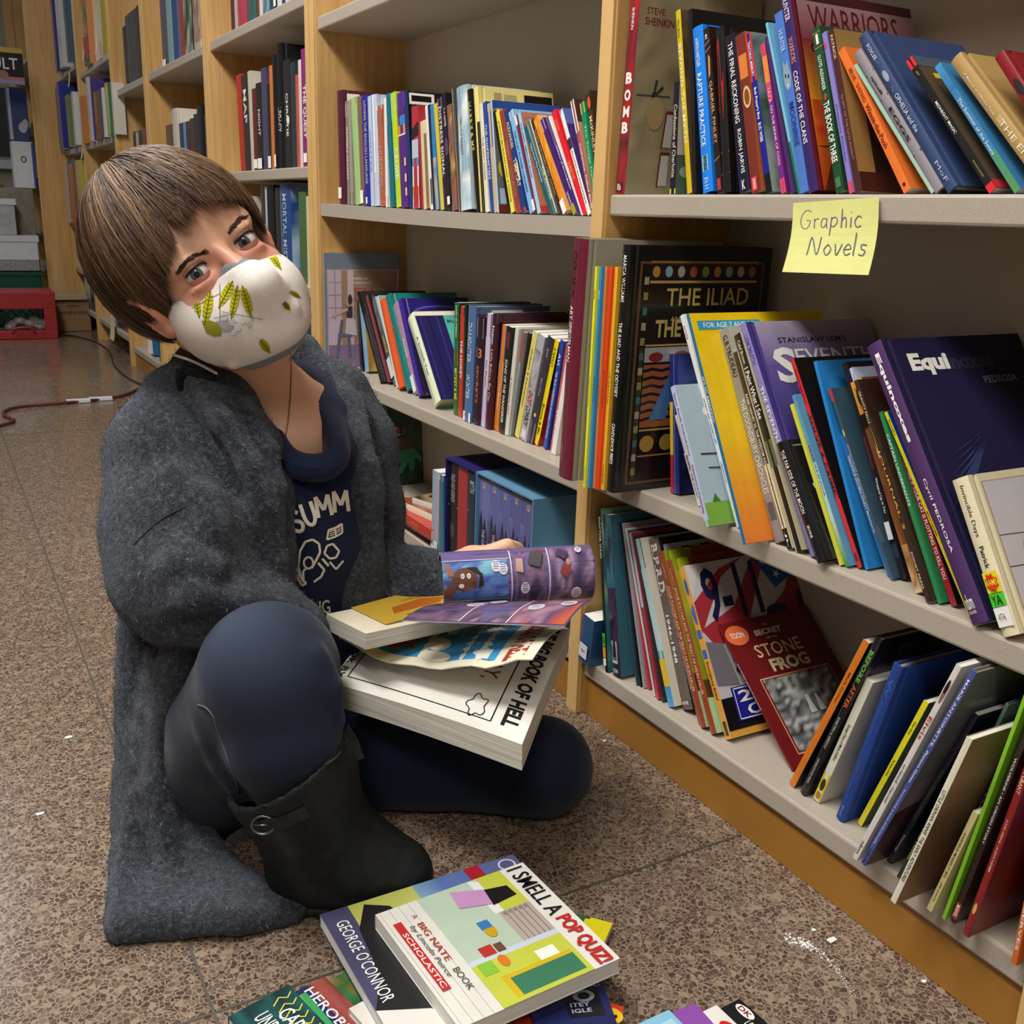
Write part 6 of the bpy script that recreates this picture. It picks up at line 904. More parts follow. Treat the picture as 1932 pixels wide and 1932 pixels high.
far(k2, .97, [(880,280,40,.32,'#3a5a70','slate book by the end panel'),(925,290,70,.34,'#1c2c86','royal blue tall book leaning',{'lean':.03}),(1050,285,60,.25,'#6a7a48','olive green picture book',{'lean':.02}),(1140,280,40,.25,'#c4c8cc','pale gray picture book')], 'books in the farthest bay', 'in the farthest bay', 6.56, 5.84, X=.74)
far(k1, 1.36, [(850,1100,60,.42,'#24387a','dark blue tall album above the leaning books',{'X':.74}),(920,1100,110,.5,'#c0c2c6','tall white album with pink print',{'X':.74,'sa':[('R',.3,.2,.9,.3,'#c89aa4')]}),(1040,1100,70,.6,'#2c5468','dark red and teal album',{'sa':[('R',0,.55,1,1,'#6a2028')],'X':.74})], 'albums in the farthest bay', 'on the high far shelf', 6.56, 5.84)
far(k2, .58, [(960,1950,60,.3,'#b0b0a0','pale gray tall book',{}),(1035,1950,50,.33,'#2a6480','blue tall book with teal top'),(1090,1950,70,.31,'#a84a28','rust orange tall book'),(1165,1950,60,.33,'#20242a','black tall book with white mark'),(1230,1950,70,.32,'#b8aa50','olive yellow picture book')], 'books near the back of the head', 'behind the back of her head', 6.56, 5.84, X=.75)
far(k3, .33, [(1310,1000,50,.2,'#a8b0b4','pale silver book'),(1370,1000,40,.2,'#22262a','black slim book'),(1420,1000,36,.22,'#6a6e74','gray book'),(1480,1000,40,.2,'#3a3c44','charcoal book'),(1550,1000,30,.2,'#8a8478','taupe book')], 'books left of the neck', 'low left of the hair', 6.56, 5.84)
far(k3, .12, [(1330,1450,60,.17,'#9aa8a8','pale teal book'),(1400,1450,60,.165,'#2a2c30','charcoal book with pale tag'),(1470,1450,60,.16,'#6a6a70','gray paperback')], 'books on the bottom far shelf', 'on the bottom far shelf', 6.56, 5.84)
far(k3, .12, [(1650,1460,100,.27,'#c8ccd4','white book with orange block',{'sa':[('R',.5,.4,1,.9,'#d8902a'),('R',0,0,1,.4,'#c8a020')]}),(1760,1460,120,.22,'#2a2c48','navy dotted book',{'sa':[('E',.2+.3*(i%3),.1+.14*i,.07,.03,'#b8b8c0') for i in range(6)]}),(1885,1460,50,.25,'#a01c3c','crimson slim book'),(1940,1460,80,.25,'#d890b0','pink tall book')], 'bright books by the ear', 'low beside the ear', 5.38, 4.845)
# paper label strips hanging from the shelf fronts
LBL = flat('pale_label', '#c9c8a0', .8, var=.05)
def strip(x0, y0, x1, y1, X, label, w_=.028):
    a, b = onX(x0, y0, X), onX(x1, y1, X); mb = MB(); n = 6
    for i in range(n):
        t0, t1 = i/n, (i+1)/n; p, q = a+(b-a)*t0, a+(b-a)*t1; cx = lambda t: -.012*t*t
        mb.face([(p[0]+cx(t0), p[1], p[2]), (p[0]+cx(t0), p[1]-w_*1.6, p[2]), (q[0]+cx(t1), q[1]-w_*1.6, q[2]), (q[0]+cx(t1), q[1], q[2])], '#c9c8a0')
    o = obj('shelf_label', mb.mesh('shelf_label', [LBL])); s = o.modifiers.new('t', 'SOLIDIFY'); s.thickness = .0006; tag(o, label, 'label', 'paper labels hanging from far shelves')
K_ = lambda k, x, y: (k[0]+x*k[2], k[1]+y*k[2])
strip(*K_(k1, 1440, 540), *K_(k1, 1490, 830), .764, 'pale paper label under the shelf of the tall picture books'); strip(*K_(k1, 1255, 650), *K_(k1, 1290, 920), .764, 'pale paper label left of the tall picture books'); strip(*K_(k1, 1040, 1090), *K_(k1, 1070, 1330), .764, 'pale paper label below the white album')
strip(*K_(k2, 1240, 310), *K_(k2, 1260, 490), .764, 'pale paper label below the orange picture book'); strip(*K_(k3, 1670, 1410), *K_(k3, 1710, 1760), .764, 'large pale yellow label below the mustard block', .075)
# ---------------------------------------------------------------- cable on the floor
pts = [(-30, 812), (0, 803), (20, 797), (26, 792), (8, 783), (10, 775), (40, 767), (120, 760), (200, 752), (235, 745), (258, 735), (272, 727)]
mb = MB(); tube(mb, smoothpath([onZ(x, y, .0065) for x, y in pts], 6), .0055, 8, '#6a2a2c'); cab = obj('extension_cord', mb.mesh('extension_cord', [flat('dark_red_cable', '#5a2426', .5)], True)); tag(cab, 'dark red cord with white tags lying on the gray floor', 'cord')
for x, y in ((148, 757), (190, 753)):
    p = onZ(x, y, .006); boxobj('cable_tag', (p[0]-.04, p[1]-.012, .001), (p[0]+.04, p[1]+.012, .014), WPL, cab, .002)
mb = MB(); tube(mb, smoothpath([onZ(x, y, .004) for x, y in ((108, 632), (140, 634), (180, 645), (205, 662), (216, 690), (240, 712), (268, 726))], 6), .0032, 6); tag(obj('cable', mb.mesh('cable', [flat('black_cable', '#17171a', .5)], True)), 'thin black cable running along the floor to the far box', 'cable')
# ---------------------------------------------------------------- sticky note
nt_ = [onX(1498, 383, .771), onX(1660, 372, .771)]; nb = [onX(1477, 513, .748), onX(1640, 519, .748)]
mb = MB(); n = 8
def nmap(u, v, o=0):
    t = 1-v; top = nt_[0]*(1-u)+nt_[1]*u; bot = nb[0]*(1-u)+nb[1]*u; p = top*(1-t)+bot*t; p = p-np.array([.004*math.sin(math.pi*t)*-1, 0, 0]); return p+np.array([-o-.001, 0, 0])
for i in range(n): mb.face([nmap(0, i/n), nmap(1, i/n), nmap(1, (i+1)/n), nmap(0, (i+1)/n)], '#cfcf80')
note = obj('sticky_note', mb.mesh('sticky_note', [MATTE])); tag(note, 'pale yellow sticky note with handwriting stuck on the top right shelf edge', 'note')
mb = MB(); ar = Art(mb, nmap, .00005); ink = '#5a5a78'
def script(ch, u0, v0, w_, h_):
    G = {'G': [[(.95, .9), (.6, 1), (.2, .8), (.05, .4), (.3, .02), (.7, .05), (.9, .4), (.55, .45)]], 'r': [[(.2, 1), (.25, 0)], [(.25, .7), (.5, .95), (.9, .9)]], 'a': [[(.8, .9), (.3, .95), (.1, .4), (.4, .05), (.8, .5), (.8, .95), (.85, .1), (1, .05)]], 'p': [[(.2, 1), (.1, -.7)], [(.2, .8), (.6, 1), (.9, .6), (.5, .1), (.2, .25)]], 'h': [[(.25, 1.7), (.2, 0)], [(.2, .6), (.6, .95), (.8, .6), (.8, 0)]], 'i': [[(.5, .9), (.5, 0)], [(.5, 1.35), (.55, 1.4)]], 'c': [[(.9, .85), (.5, 1), (.1, .5), (.4, .02), (.9, .15)]], 'N': [[(.05, 0), (.2, 1), (.75, .02), (.9, 1)]], 'o': [[(.5, 1), (.1, .5), (.5, 0), (.9, .5), (.5, 1)]], 'v': [[(.1, 1), (.45, 0), (.9, 1)]], 'e': [[(.1, .5), (.85, .6), (.5, 1), (.1, .5), (.4, .02), (.9, .2)]], 'l': [[(.45, 2), (.45, .2), (.7, 0)]], 's': [[(.85, .9), (.3, .95), (.3, .6), (.75, .4), (.6, .02), (.1, .1)]]}
    for st in G[ch]:
        P = smoothpath([(u0+x*w_, v0+y*h_, 0) for x, y in st], 4) if len(st) > 2 else [(u0+x*w_, v0+y*h_, 0) for x, y in st]
        ar.L([(p[0], p[1]) for p in P], .006, ink)
for ch, u, w_, h_ in (('G', .1, .14, .26), ('r', .26, .08, .14), ('a', .35, .09, .14), ('p', .46, .1, .15), ('h', .58, .09, .15), ('i', .68, .05, .15), ('c', .74, .09, .15)): script(ch, u, .62, w_, h_)
for ch, u, w_, h_ in (('N', .24, .16, .25), ('o', .43, .1, .15), ('v', .55, .1, .15), ('e', .66, .1, .15), ('l', .76, .05, .15), ('s', .83, .1, .15)): script(ch, u, .25, w_, h_)
o = obj('handwriting', mb.mesh('handwriting', [MATTE]), note); o['kind'] = 'stuff'
# ---------------------------------------------------------------- scraps and chalk marks on the floor
SCR = flat('white_scrap', '#e8e8e4', .7)
for i, (x, y, w_, h_, lab) in enumerate(((1570, 1775, .011, .006, 'white rectangular paper scrap on the terrazzo near the chalky streak'), (1535, 1756, .006, .005, 'small white scrap just above the chalky streak'), (1743, 1853, .006, .005, 'white crumb beside the kickboard at lower right'), (1140, 1399, .008, .004, 'tiny white scrap on the floor beside the bookcase foot'), (130, 1392, .012, .008, 'pale dried spot on the floor left of the cardigan'), (75, 1537, .012, .006, 'white smear on the floor at lower left'))):
    p = onZ(x, y, 0); rs = random.Random(i); mb = MB(); pts = [(w_*math.cos(t)*rs.uniform(.7, 1.1), h_*math.sin(t)*rs.uniform(.7, 1.1)) for t in np.linspace(0, 5.4, 6)]
    k9 = .5 if i != 0 else .8; pts = [(x_*k9, y_*k9) for x_, y_ in pts] if i else [(-.005, -.003), (.005, -.002), (.0048, .003), (.0, .0032), (-.002, .0034), (-.0052, .003)]; mb.face([(x_, y_, .0012) for x_, y_ in pts], W); mb.face([(x_, y_, .0002) for x_, y_ in pts][::-1], W)
    for a, b in zip(range(6), list(range(1, 6))+[0]): mb.face([(*pts[a], .0002), (*pts[b], .0002), (*pts[b], .0012), (*pts[a], .0012)], W)
    o = obj('paper_scrap', mb.mesh('paper_scrap', [SCR])); o.location = (p[0], p[1], 0.0003); tag(o, lab, 'scrap')
mb = MB(); rs = random.Random(4)
path = smoothpath([onZ(x, y, .0005) for x, y in ((1490, 1772), (1520, 1780), (1550, 1800), (1580, 1830), (1612, 1880))], 10)
for i in range(260):
    k = rs.randrange(len(path)); p = path[k]; t = k/len(path); s = rs.uniform(.0003, .0010)*(1.6-t); wd = .0055*(1-.7*t); x, y = p[0]+rs.gauss(0, wd)*.7, p[1]+rs.gauss(0, wd)
    mb.face([(x+s*math.cos(a)*rs.uniform(.6, 1.2), y+s*math.sin(a)*rs.uniform(.6, 1.2), .0003+i*1e-7) for a in (0, 1.2, 2.5, 3.8, 5)], '#dddad4')
o = obj('chalk_streak', mb.mesh('chalk_streak', [SCR])); tag(o, 'white chalky streak scuffed on the terrazzo at lower right', 'mark', None, 'stuff')
# ---------------------------------------------------------------- materials of the person
def wool():
    m, nt, b = nodemat('charcoal_wool'); b.inputs['Roughness'].default_value = .95; b.inputs['Specular IOR Level'].default_value = .1
    b.inputs['Sheen Weight'].default_value = .35; b.inputs['Sheen Roughness'].default_value = .5; b.inputs['Sheen Tint'].default_value = (.6, .65, .75, 1)
    n = noise(nt, 170, 6, .75); n2 = noise(nt, 520, 3, .7)
    o = ramp(nt, n.outputs[0], [(.33, '#1b1d22'), (.46, '#31353c'), (.57, '#484d57'), (.68, '#6b717d')])
    p = ramp(nt, n2.outputs[0], [(.35, '#6a6a6a'), (.62, '#ffffff')])
    nt.links.new(mix(nt, .6, o, p, 'MULTIPLY'), b.inputs['Base Color'])
    a = N(nt, 'ShaderNodeMath', operation='ADD'); nt.links.new(n.outputs[0], a.inputs[0]); nt.links.new(n2.outputs[0], a.inputs[1]); bump(nt, b, a.outputs[0], .8, .004); return m
WOOL = wool()
def cloth(name, c0, c1, sc, rough=.85, bs=.25, d=.0012, sheen=.1, fade=False):
    m, nt, b = nodemat(name); b.inputs['Roughness'].default_value = rough; b.inputs['Specular IOR Level'].default_value = .2; b.inputs['Sheen Weight'].default_value = sheen
    n = noise(nt, sc, 4, .6); n2 = noise(nt, 7, 3)
    o = mix(nt, .5, ramp(nt, n.outputs[0], [(.3, c0), (.7, c1)]), ramp(nt, n2.outputs[0], [(.3, c0), (.7, c1)]))
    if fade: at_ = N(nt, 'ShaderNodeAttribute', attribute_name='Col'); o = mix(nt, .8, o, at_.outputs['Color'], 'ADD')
    nt.links.new(o, b.inputs['Base Color']); bump(nt, b, n.outputs[0], bs, d); return m
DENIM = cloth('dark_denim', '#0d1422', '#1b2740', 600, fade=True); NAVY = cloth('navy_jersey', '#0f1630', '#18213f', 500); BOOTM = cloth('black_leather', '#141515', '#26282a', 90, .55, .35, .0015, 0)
BLACKC = cloth('black_strap', '#0c0c0d', '#18181a', 200)
def skin():
    m, nt, b = nodemat('skin'); b.inputs['Roughness'].default_value = .48; b.inputs['Subsurface Weight'].default_value = .12; b.inputs['Subsurface Radius'].default_value = (.012, .005, .003); b.inputs['Subsurface Scale'].default_value = .6
    n = noise(nt, 28, 4); n2 = noise(nt, 700, 2)
    a = N(nt, 'ShaderNodeAttribute', attribute_name='Col')
    o = mix(nt, .3, a.outputs['Color'], ramp(nt, n.outputs[0], [(.3, '#e8c4b0'), (.7, '#ffffff')]), 'MULTIPLY')
    nt.links.new(o, b.inputs['Base Color']); bump(nt, b, n2.outputs[0], .08, .0004); return m
SKIN = skin()
def hairm():
    m, nt, b = nodemat('brown_hair'); b.inputs['Roughness'].default_value = .5; b.inputs['Specular IOR Level'].default_value = .3
    a = N(nt, 'ShaderNodeAttribute', attribute_name='Col'); nt.links.new(a.outputs['Color'], b.inputs['Base Color']); return m
HAIR = hairm()
# ---------------------------------------------------------------- head frame: x = her left, y = back, z = up
PSI = math.radians(27)
def camvec(x, y, z): v = IX*x+IY*y+FW*z; return v/np.linalg.norm(v)
HUP = camvec(-.6, -.8, -.27); hf = camvec(0, 0, -1); hf = hf-HUP*(hf@HUP); hf /= np.linalg.norm(hf)
HX0 = np.cross(hf, HUP)*-1
if HX0@IX < 0: HX0 = -HX0
HF = hf*math.cos(PSI)+HX0*math.sin(PSI); HX = np.cross(HUP, -HF)*-1
if HX@IX < 0: HX = -HX
EYE = at(419, 481, .985); HO = EYE-HF*.082
HR = np.stack([HX, -HF, HUP], 1)            # columns: local axes in world
hl = lambda x, y, z: HO+HR@np.array([x, y, z])
A = at
# ---------------------------------------------------------------- body (skin), one continuous surface
S = Sculpt(.0032)
S.ell(hl(0, .012, .030), (.073, .092, .088), HR); S.ell(hl(0, -.034, .032), (.061, .056, .058), HR, .02); S.ell(hl(0, -.032, -.045), (.058, .052, .062), HR, .025)
S.ell(hl(0, -.045, -.088), (.034, .034, .026), HR, .02); S.cap(hl(-.042, -.071, .019), .011, hl(.042, -.071, .019), .011, .014)
S.cap(hl(0, -.086, .002), .0075, hl(0, -.108, -.036), .011, .010); S.ell(hl(-.037, -.058, -.030), (.022, .017, .018), HR, .02); S.ell(hl(.037, -.058, -.030), (.022, .017, .018), HR, .02)
for sx in (-1, 1):
    S.ell(hl(sx*.030, -.098, -.001), (.0185, .019, .0125), HR, .010, True)
    S.ell(hl(sx*.030, -.0775, .0105), (.0165, .0118, .0055), HR, .005); S.ell(hl(sx*.030, -.0755, -.0125), (.016, .0100, .0042), HR, .008)
nk0, nk1 = hl(0, .03, -.05), A(500, 770, 1.165)
S.chain([(nk0, .05), (A(465, 690, 1.12), .043), (nk1, .052)], .02)
S.chain([(A(500, 790, 1.165), .055), (A(552, 842, 1.165), .052), (A(560, 930, 1.205), .042)], .03); S.cap(A(420, 770, 1.13), .035, A(600, 770, 1.2), .035, .03)
def hand(wr, kn, pdir, fd, curl, sc=1.0, thumb=1):
    """wr wrist, kn knuckle centre, pdir across the palm towards the little finger, fd finger direction, curl the way the fingers bend"""
    wr, kn = np.array(wr), np.array(kn); S.cap(wr, .021*sc, wr+(kn-wr)*.35, .024*sc, .012)
    for i, (o, l) in enumerate(((-.030, .062), (-.010, .070), (.010, .066), (.029, .052))):
        k = kn+pdir*o*sc; S.cap(wr+(kn-wr)*.25+pdir*o*.6*sc, .015*sc, k, .0105*sc, .010)
        d = fd; p = k; r = .0092*sc
        for j, f in enumerate((.45, .32, .23)):
            d = d+curl*(.35+.25*j); d = d/np.linalg.norm(d); q = p+d*l*f*sc; S.cap(p, r, q, r*.9, .003); p = q; r *= .9
    b = wr+(kn-wr)*.3-pdir*.024*sc; d1 = (fd*.6-pdir*.6+curl*.5); d1 /= np.linalg.norm(d1); m = b+d1*.034*sc; e = m+(d1*.5+fd*.7+curl*.3)/1.1*.026*sc
    S.cap(b, .013*sc, m, .0105*sc, .008); S.cap(m, .0105*sc, e, .0085*sc, .004)
hw = A(850, 1080, 1.235); hk = A(966, 1034, 1.258)
cl = camvec(.2, .95, -.1); hand(hw, hk, camvec(.2, .1, .95), camvec(.75, .62, .1), cl, .95)
S.cap(A(800, 1102, 1.235), .022, hw, .020, .012)
rw = A(568, 1205, 1.07); rk = A(585, 1242, 1.075); hand(rw, rk, camvec(.5, .2, .8), camvec(.3, .7, .6), camvec(0, .7, .6), .8); S.cap(A(530, 1180, 1.062), .024, rw, .021, .012)
V, Q = S.build(2); body_tree = bvh(V, Q)
# flesh tint: a little redder on cheeks, nose, lids and ears, brown where the brows grow
L_ = (V-HO)@HR; base = np.array(lin('#dfb092')); rosy = np.array(lin('#cf8878'))
def blob(c, r): return np.exp(-(((L_-np.array(c))/np.array(r))**2).sum(1))
wgt = np.clip(.6*blob((-.04, -.07, -.02), (.03, .03, .018))+.6*blob((.04, -.07, -.02), (.03, .03, .018))+.7*blob((0, -.09, -.02), (.015, .03, .03))+.45*blob((-.03, -.08, -.013), (.02, .02, .006))+.45*blob((.03, -.08, -.013), (.02, .02, .006))+.5*blob((-.012, -.08, 0), (.01, .02, .01))+.35*blob((0, -.09, .055), (.04, .03, .02)), 0, 1)[:, None]
vc = base*(1-wgt)+rosy*wgt
person = obj('person', vmesh('person', V, Q, [SKIN], vc))
tag(person, 'person crouching in a charcoal cardigan and patterned face mask, holding an open comic', 'person')
def part(name, me, parent=None): return obj(name, me, parent or person)
# ears
for sx in (-1, 1):
    e = Sculpt(.0022); c = np.array([sx*.0655, -.022, -.005])
    ring = [hl(c[0]+sx*(.008+.006*math.sin(t)), c[1]+.003+.0145*math.cos(t)*(1-.1*math.sin(t)), c[2]+.024*math.sin(t)) for t in np.linspace(-1.9, 3.5, 15)]
    e.chain([(p, .0036) for p in ring], .004); e.ell(hl(c[0]+sx*.003, c[1]+.002, c[2]-.002), (.0062, .0148, .0235), HR, .006); e.ell(hl(c[0]+sx*.004, c[1]-.006, c[2]-.021), (.005, .007, .008), HR, .006)
    e.ell(hl(c[0]+sx*.011, c[1]-.001, c[2]+.003), (.006, .008, .011), HR, .004, True)
    v, q = e.build(1); part('ear', vmesh('ear', v, q, [SKIN], np.tile(np.array(lin('#d9987e')), (len(v), 1))))
# eyes: ball, iris and lids
EYEW = flat('eye_white', '#d9d2cc', .12, var=.04); IRIS = flat('gray_iris', '#4a5258', .15, var=.3, sc=900); PUP = flat('pupil', '#050505', .08); LASH = flat('dark_lash', '#1c1410', .7)
tgt = np.array([0, 0, CH])
def sphere_part(name, c, r, a0, a1, front, up, mat, parent, n=20, m=10, lo=0.):
    s_ = np.cross(front, up); s_ /= np.linalg.norm(s_); up = np.cross(s_, front); Vv = []; Qq = []
    for i in range(m+1):
        t = a0+(a1-a0)*i/m
        for j in range(n): p = 2*math.pi*j/n; Vv.append(c+r*(front*math.cos(t)+math.sin(t)*(s_*math.cos(p)+up*math.sin(p))))
    for i in range(m):
        for j in range(n): Qq.append([i*n+j, i*n+(j+1) % n, (i+1)*n+(j+1) % n, (i+1)*n+j])
    return part(name, vmesh(name, np.array(Vv), np.array(Qq), [mat]), parent)
def lid(name, c, r, front, up, e0, e1, mat, parent, lash=False):
    s_ = np.cross(front, up); s_ /= np.linalg.norm(s_); up = np.cross(s_, front); n, m = 18, 8; Vv = []
    for i in range(n+1):
        az = math.radians(-80+160*i/n); w = math.cos(az)**.6
        for j in range(m+1):
            el = math.radians((e0*w+(1-w)*(-3))*(1-j/m)+e1*j/m)
            Vv.append(c+r*(front*math.cos(el)*math.cos(az)+s_*math.cos(el)*math.sin(az)+up*math.sin(el)))
    Qq = [[i*(m+1)+j, (i+1)*(m+1)+j, (i+1)*(m+1)+j+1, i*(m+1)+j+1] for i in range(n) for j in range(m)]
    o = part(name, vmesh(name, np.array(Vv), np.array(Qq), [mat], np.tile(np.array(lin('#c58a76')), (len(Vv), 1))), parent)
    if lash:
        mb = MB(); tube(mb, [Vv[i*(m+1)]+front*.0006 for i in range(1, n)], .0011, 5, '#1c1410'); part('eyelash', mb.mesh('eyelash', [LASH], True), o)
for sx in (-1, 1):
    c = hl(sx*.030, -.0745, -.001); fr = tgt-c; fr /= np.linalg.norm(fr)
    eye = sphere_part('eyeball', c, .0123, 0, math.pi, fr, HUP, EYEW, person)
    sphere_part('iris', c, .01245, 0, .52, fr, HUP, IRIS, eye); sphere_part('pupil', c, .01255, 0, .22, fr, HUP, PUP, eye)
    lid('upper_eyelid', c, .0136, HF, HUP, 24, 85, SKIN, person, True); lid('lower_eyelid', c, .0134, HF, HUP, -21, -85, SKIN, person)
# eyebrows: short hairs lying on the brow
rnd = random.Random(3)
for path, tk in (([(333, 519), (346, 500), (364, 484), (386, 476)], 5), ([(431, 441), (440, 428), (451, 416), (470, 405)], 5)):
    pp = smoothpath([(x, y, 0) for x, y in path], 8); mb = MB()
    for i in range(170):
        t = rnd.random()*(len(pp)-1.01); k = int(t); p = pp[k]+(pp[k+1]-pp[k])*(t-k); d = pp[k+1]-pp[k]; d = d/(np.linalg.norm(d)+1e-9); w = tk*(1-.65*abs(t/(len(pp)-1)-.55)**1.2)
        a = p[:2]+np.array([-d[1], d[0]])*rnd.uniform(-w, w)*.75; ang = rnd.uniform(-.4, .4); e = a+np.array([d[0]*math.cos(ang)-d[1]*math.sin(ang), d[0]*math.sin(ang)+d[1]*math.cos(ang)])*rnd.uniform(6, 11)
        q0, q1 = onto(body_tree, *a, .0005), onto(body_tree, *e, .0007)
        if q0 is not None and q1 is not None and np.linalg.norm(q0-q1) < .02: tube(mb, [q0, q1], [.00042, .00015], 3, rnd.choice(['#3a271a', '#4a3424', '#2c1c12']), cap=False)
    part('eyebrow', mb.mesh('eyebrow', [HAIR]))
# ---------------------------------------------------------------- hair
hc = np.array([0, .006, .036]); hr = np.array([.086, .110, .100])
S2 = Sculpt(.004); S2.ell(hl(*hc), hr*.955, HR, .01)
S2.ell(hl(.0, -.098, .004), (.074, .070, .075), HR, .012, True); S2.ell(hl(0, -.04, -.10), (.085, .085, .075), HR, .012, True); S2.ell(hl(-.075, -.012, -.022), (.03, .034, .038), HR, .01, True)
v, q = S2.build(2); HCAP = flat('hair_underlayer', '#3a291c', .8, var=.25, sc=120); hair = part('hair', vmesh('hair', v, q, [HCAP]))
mb = MB(); rnd = random.Random(11)
pal = [np.array(lin(c)) for c in ('#241912', '#33241a', '#443022', '#543d2a', '#674c35', '#7a5c42', '#8c6d50')]
def hend(ph):    # how far down each direction the hair falls (polar angle, degrees); ph 0 = front, 90 = her left
    a = (math.degrees(ph)+180) % 360-180
    pts = [(-180, 128), (-140, 130), (-105, 128), (-80, 121), (-62, 119), (-50, 112), (-40, 103), (-28, 93), (-12, 86), (4, 84), (20, 88), (34, 97), (48, 106), (62, 112), (85, 116), (110, 124), (140, 130), (180, 128)]
    for (a0, e0), (a1, e1) in zip(pts[:-1], pts[1:]):
        if a0 <= a <= a1: return e0+(e1-e0)*(a-a0)/(a1-a0)
tilt = np.array([-.012, .010, 1.]); tilt /= np.linalg.norm(tilt); ctr = hl(*hc)
clump = [rnd.uniform(-1, 1) for _ in range(97)]
for i in range(19500):
    ph = rnd.uniform(-math.pi, math.pi) if i < 15000 or i >= 17500 else rnd.gauss(-.05, .6); cl_ = int((ph+math.pi)/(2*math.pi)*90); cj = clump[cl_]
    t0 = rnd.random()**1.7*.72; te = math.radians(hend(ph)*(1.0+.022*cj)*rnd.uniform(.86, 1.04)); lift = rnd.uniform(.985, 1.012)+.010*cj
    if i >= 17500: lift += rnd.uniform(.005, .035)
    frt = math.exp(-(ph/1.0)**2); sw = .16+.08*cj+rnd.uniform(-.05, .05)+(rnd.gauss(0, .16) if i >= 17500 else 0)
    n = 8; pts = []
    for j in range(n+1):
        u = j/n; th = te*(t0+(1-t0)*u); p_ = ph+sw*(1.0 if ph > -.35 else -.35)*(th/te)**3.2+.016*math.sin(6*u+cl_*1.7+rnd.uniform(-.5, .5))+.05*cj*frt*(th/te)**2
        d = np.array([math.sin(th)*math.sin(p_)+tilt[0]*math.cos(th), -math.sin(th)*math.cos(p_)+tilt[1]*math.cos(th), math.cos(th)])
        r = lift*(1-.05*max(0, th-1.75)**1.5)+.012*frt*math.sin(math.pi*min(1, th/te)*.8)
        pts.append(hl(*(hc+hr*d*r)))
    w0 = rnd.uniform(.0004, .0009); base_ = pal[min(6, max(0, int(3.1+1.3*cj+rnd.gauss(0, 1.25)-(1.2 if abs(ph) > 2.2 else 0))))]; k0 = len(mb.v); cc = tuple(base_)
    for j, p in enumerate(pts):
        tn = pts[min(j+1, n)]-pts[max(j-1, 0)]; nr = p-ctr; nr /= np.linalg.norm(nr); sd = np.cross(tn, nr); sd /= np.linalg.norm(sd)+1e-9; w_ = w0*(1-.85*(j/n)**2.5)
        mb.v += [tuple(p-sd*w_), tuple(p+nr*w_*.6), tuple(p+sd*w_)]
    for j in range(n):
        for s_ in (0, 1): a = k0+j*3+s_; mb.f.append((a, a+1, a+4, a+3)); mb.c.append([cc]*4); mb.m.append(0)
st = part('hair_strands', mb.mesh('hair_strands', [HAIR], True), hair); st['kind'] = 'stuff'
# ---------------------------------------------------------------- shirt
S = Sculpt(.0042)
S.chain([(A(545, 760, 1.19), .050), (A(575, 880, 1.165), .064), (A(588, 1010, 1.185), .072), (A(592, 1150, 1.235), .072), (A(560, 1290, 1.275), .070)], .03)
S.ell(A(560, 950, 1.15), (.055, .06, .05), None, .03); S.chain([(A(430, 800, 1.14), .04), (A(640, 800, 1.21), .04)], .02)
S.chain([(A(592, 690, 1.225), .020), (A(622, 800, 1.19), .026)], .02)
S.chain([(A(470, 610, 1.08), .056), (A(508, 745, 1.10), .056), (A(560, 822, 1.09), .043)], .006, True)
rim = smoothpath([A(508, 815, 1.105), A(522, 848, 1.088), A(545, 871, 1.074), A(578, 882, 1.068), A(612, 880, 1.072), A(634, 858, 1.088), A(630, 828, 1.115), A(612, 785, 1.15), A(588, 735, 1.185), A(566, 690, 1.21)], 5)
S.chain([(p+FW*.010, .0095) for p in rim], .010)
v, q = S.build(2); shirt = part('shirt', vmesh('shirt', v, q, [NAVY])); shirt_tree = bvh(v, q)
mb = MB(); tube(mb, rim, .0055, 8); part('neckline', mb.mesh('neckline', [NAVY], True), shirt)
mb = MB(); IVORY = '#e2d9c6'
def letter(ch, x, y, w, h, ang, tree, mb, col):
    V_, F_, _ = text_geo(ch, .012); ca, sa = math.cos(ang), math.sin(ang); g = []
    for a, b in V_:
        u, t = (a-.5)*w, -(b-.5)*h; g.append(onto(tree, x+u*ca-t*sa, y+u*sa+t*ca, .0012))
    for f in F_:
        if all(g[i] is not None for i in f): mb.face([g[i] for i in f], col)
GL = {'S': [[(.95, .8), (.6, 1), (.2, .9), (.1, .7), (.4, .55), (.8, .42), (.92, .2), (.55, 0), (.05, .18)]], 'U': [[(.05, 1), (.08, .3), (.35, 0), (.7, 0), (.95, .3), (.97, 1)]], 'M': [[(.02, 0), (.06, 1), (.5, .32), (.94, 1), (.98, 0)]]}
for ch, x, y, w, h, an in (('S', 558, 984, 22, 42, -.45), ('U', 582, 969, 22, 42, -.32), ('M', 610, 955, 27, 40, -.2), ('M', 643, 946, 27, 40, -.1)):
    for st in GL[ch]:
        ca, sa = math.cos(an), math.sin(an); pp = [((a-.5)*w, -(b-.5)*h) for a, b in st]
        if ch != 'M': pp = [tuple(p[:2]) for p in smoothpath([(u, t, 0) for u, t in pp], 4)]
        dline(mb, shirt_tree, [(x+u*ca-t*sa, y+u*sa+t*ca) for u, t in pp], 3.6, IVORY, .0012)
for ch, x, y, w, h, an in (('A', 551, 1134, 16, 24, .35), ('D', 568, 1142, 16, 26, .22), ('I', 582, 1146, 6, 26, .1), ('N', 597, 1147, 16, 26, 0), ('G', 615, 1145, 16, 26, -.1)): letter(ch, x, y, w, h, an, shirt_tree, mb, IVORY)
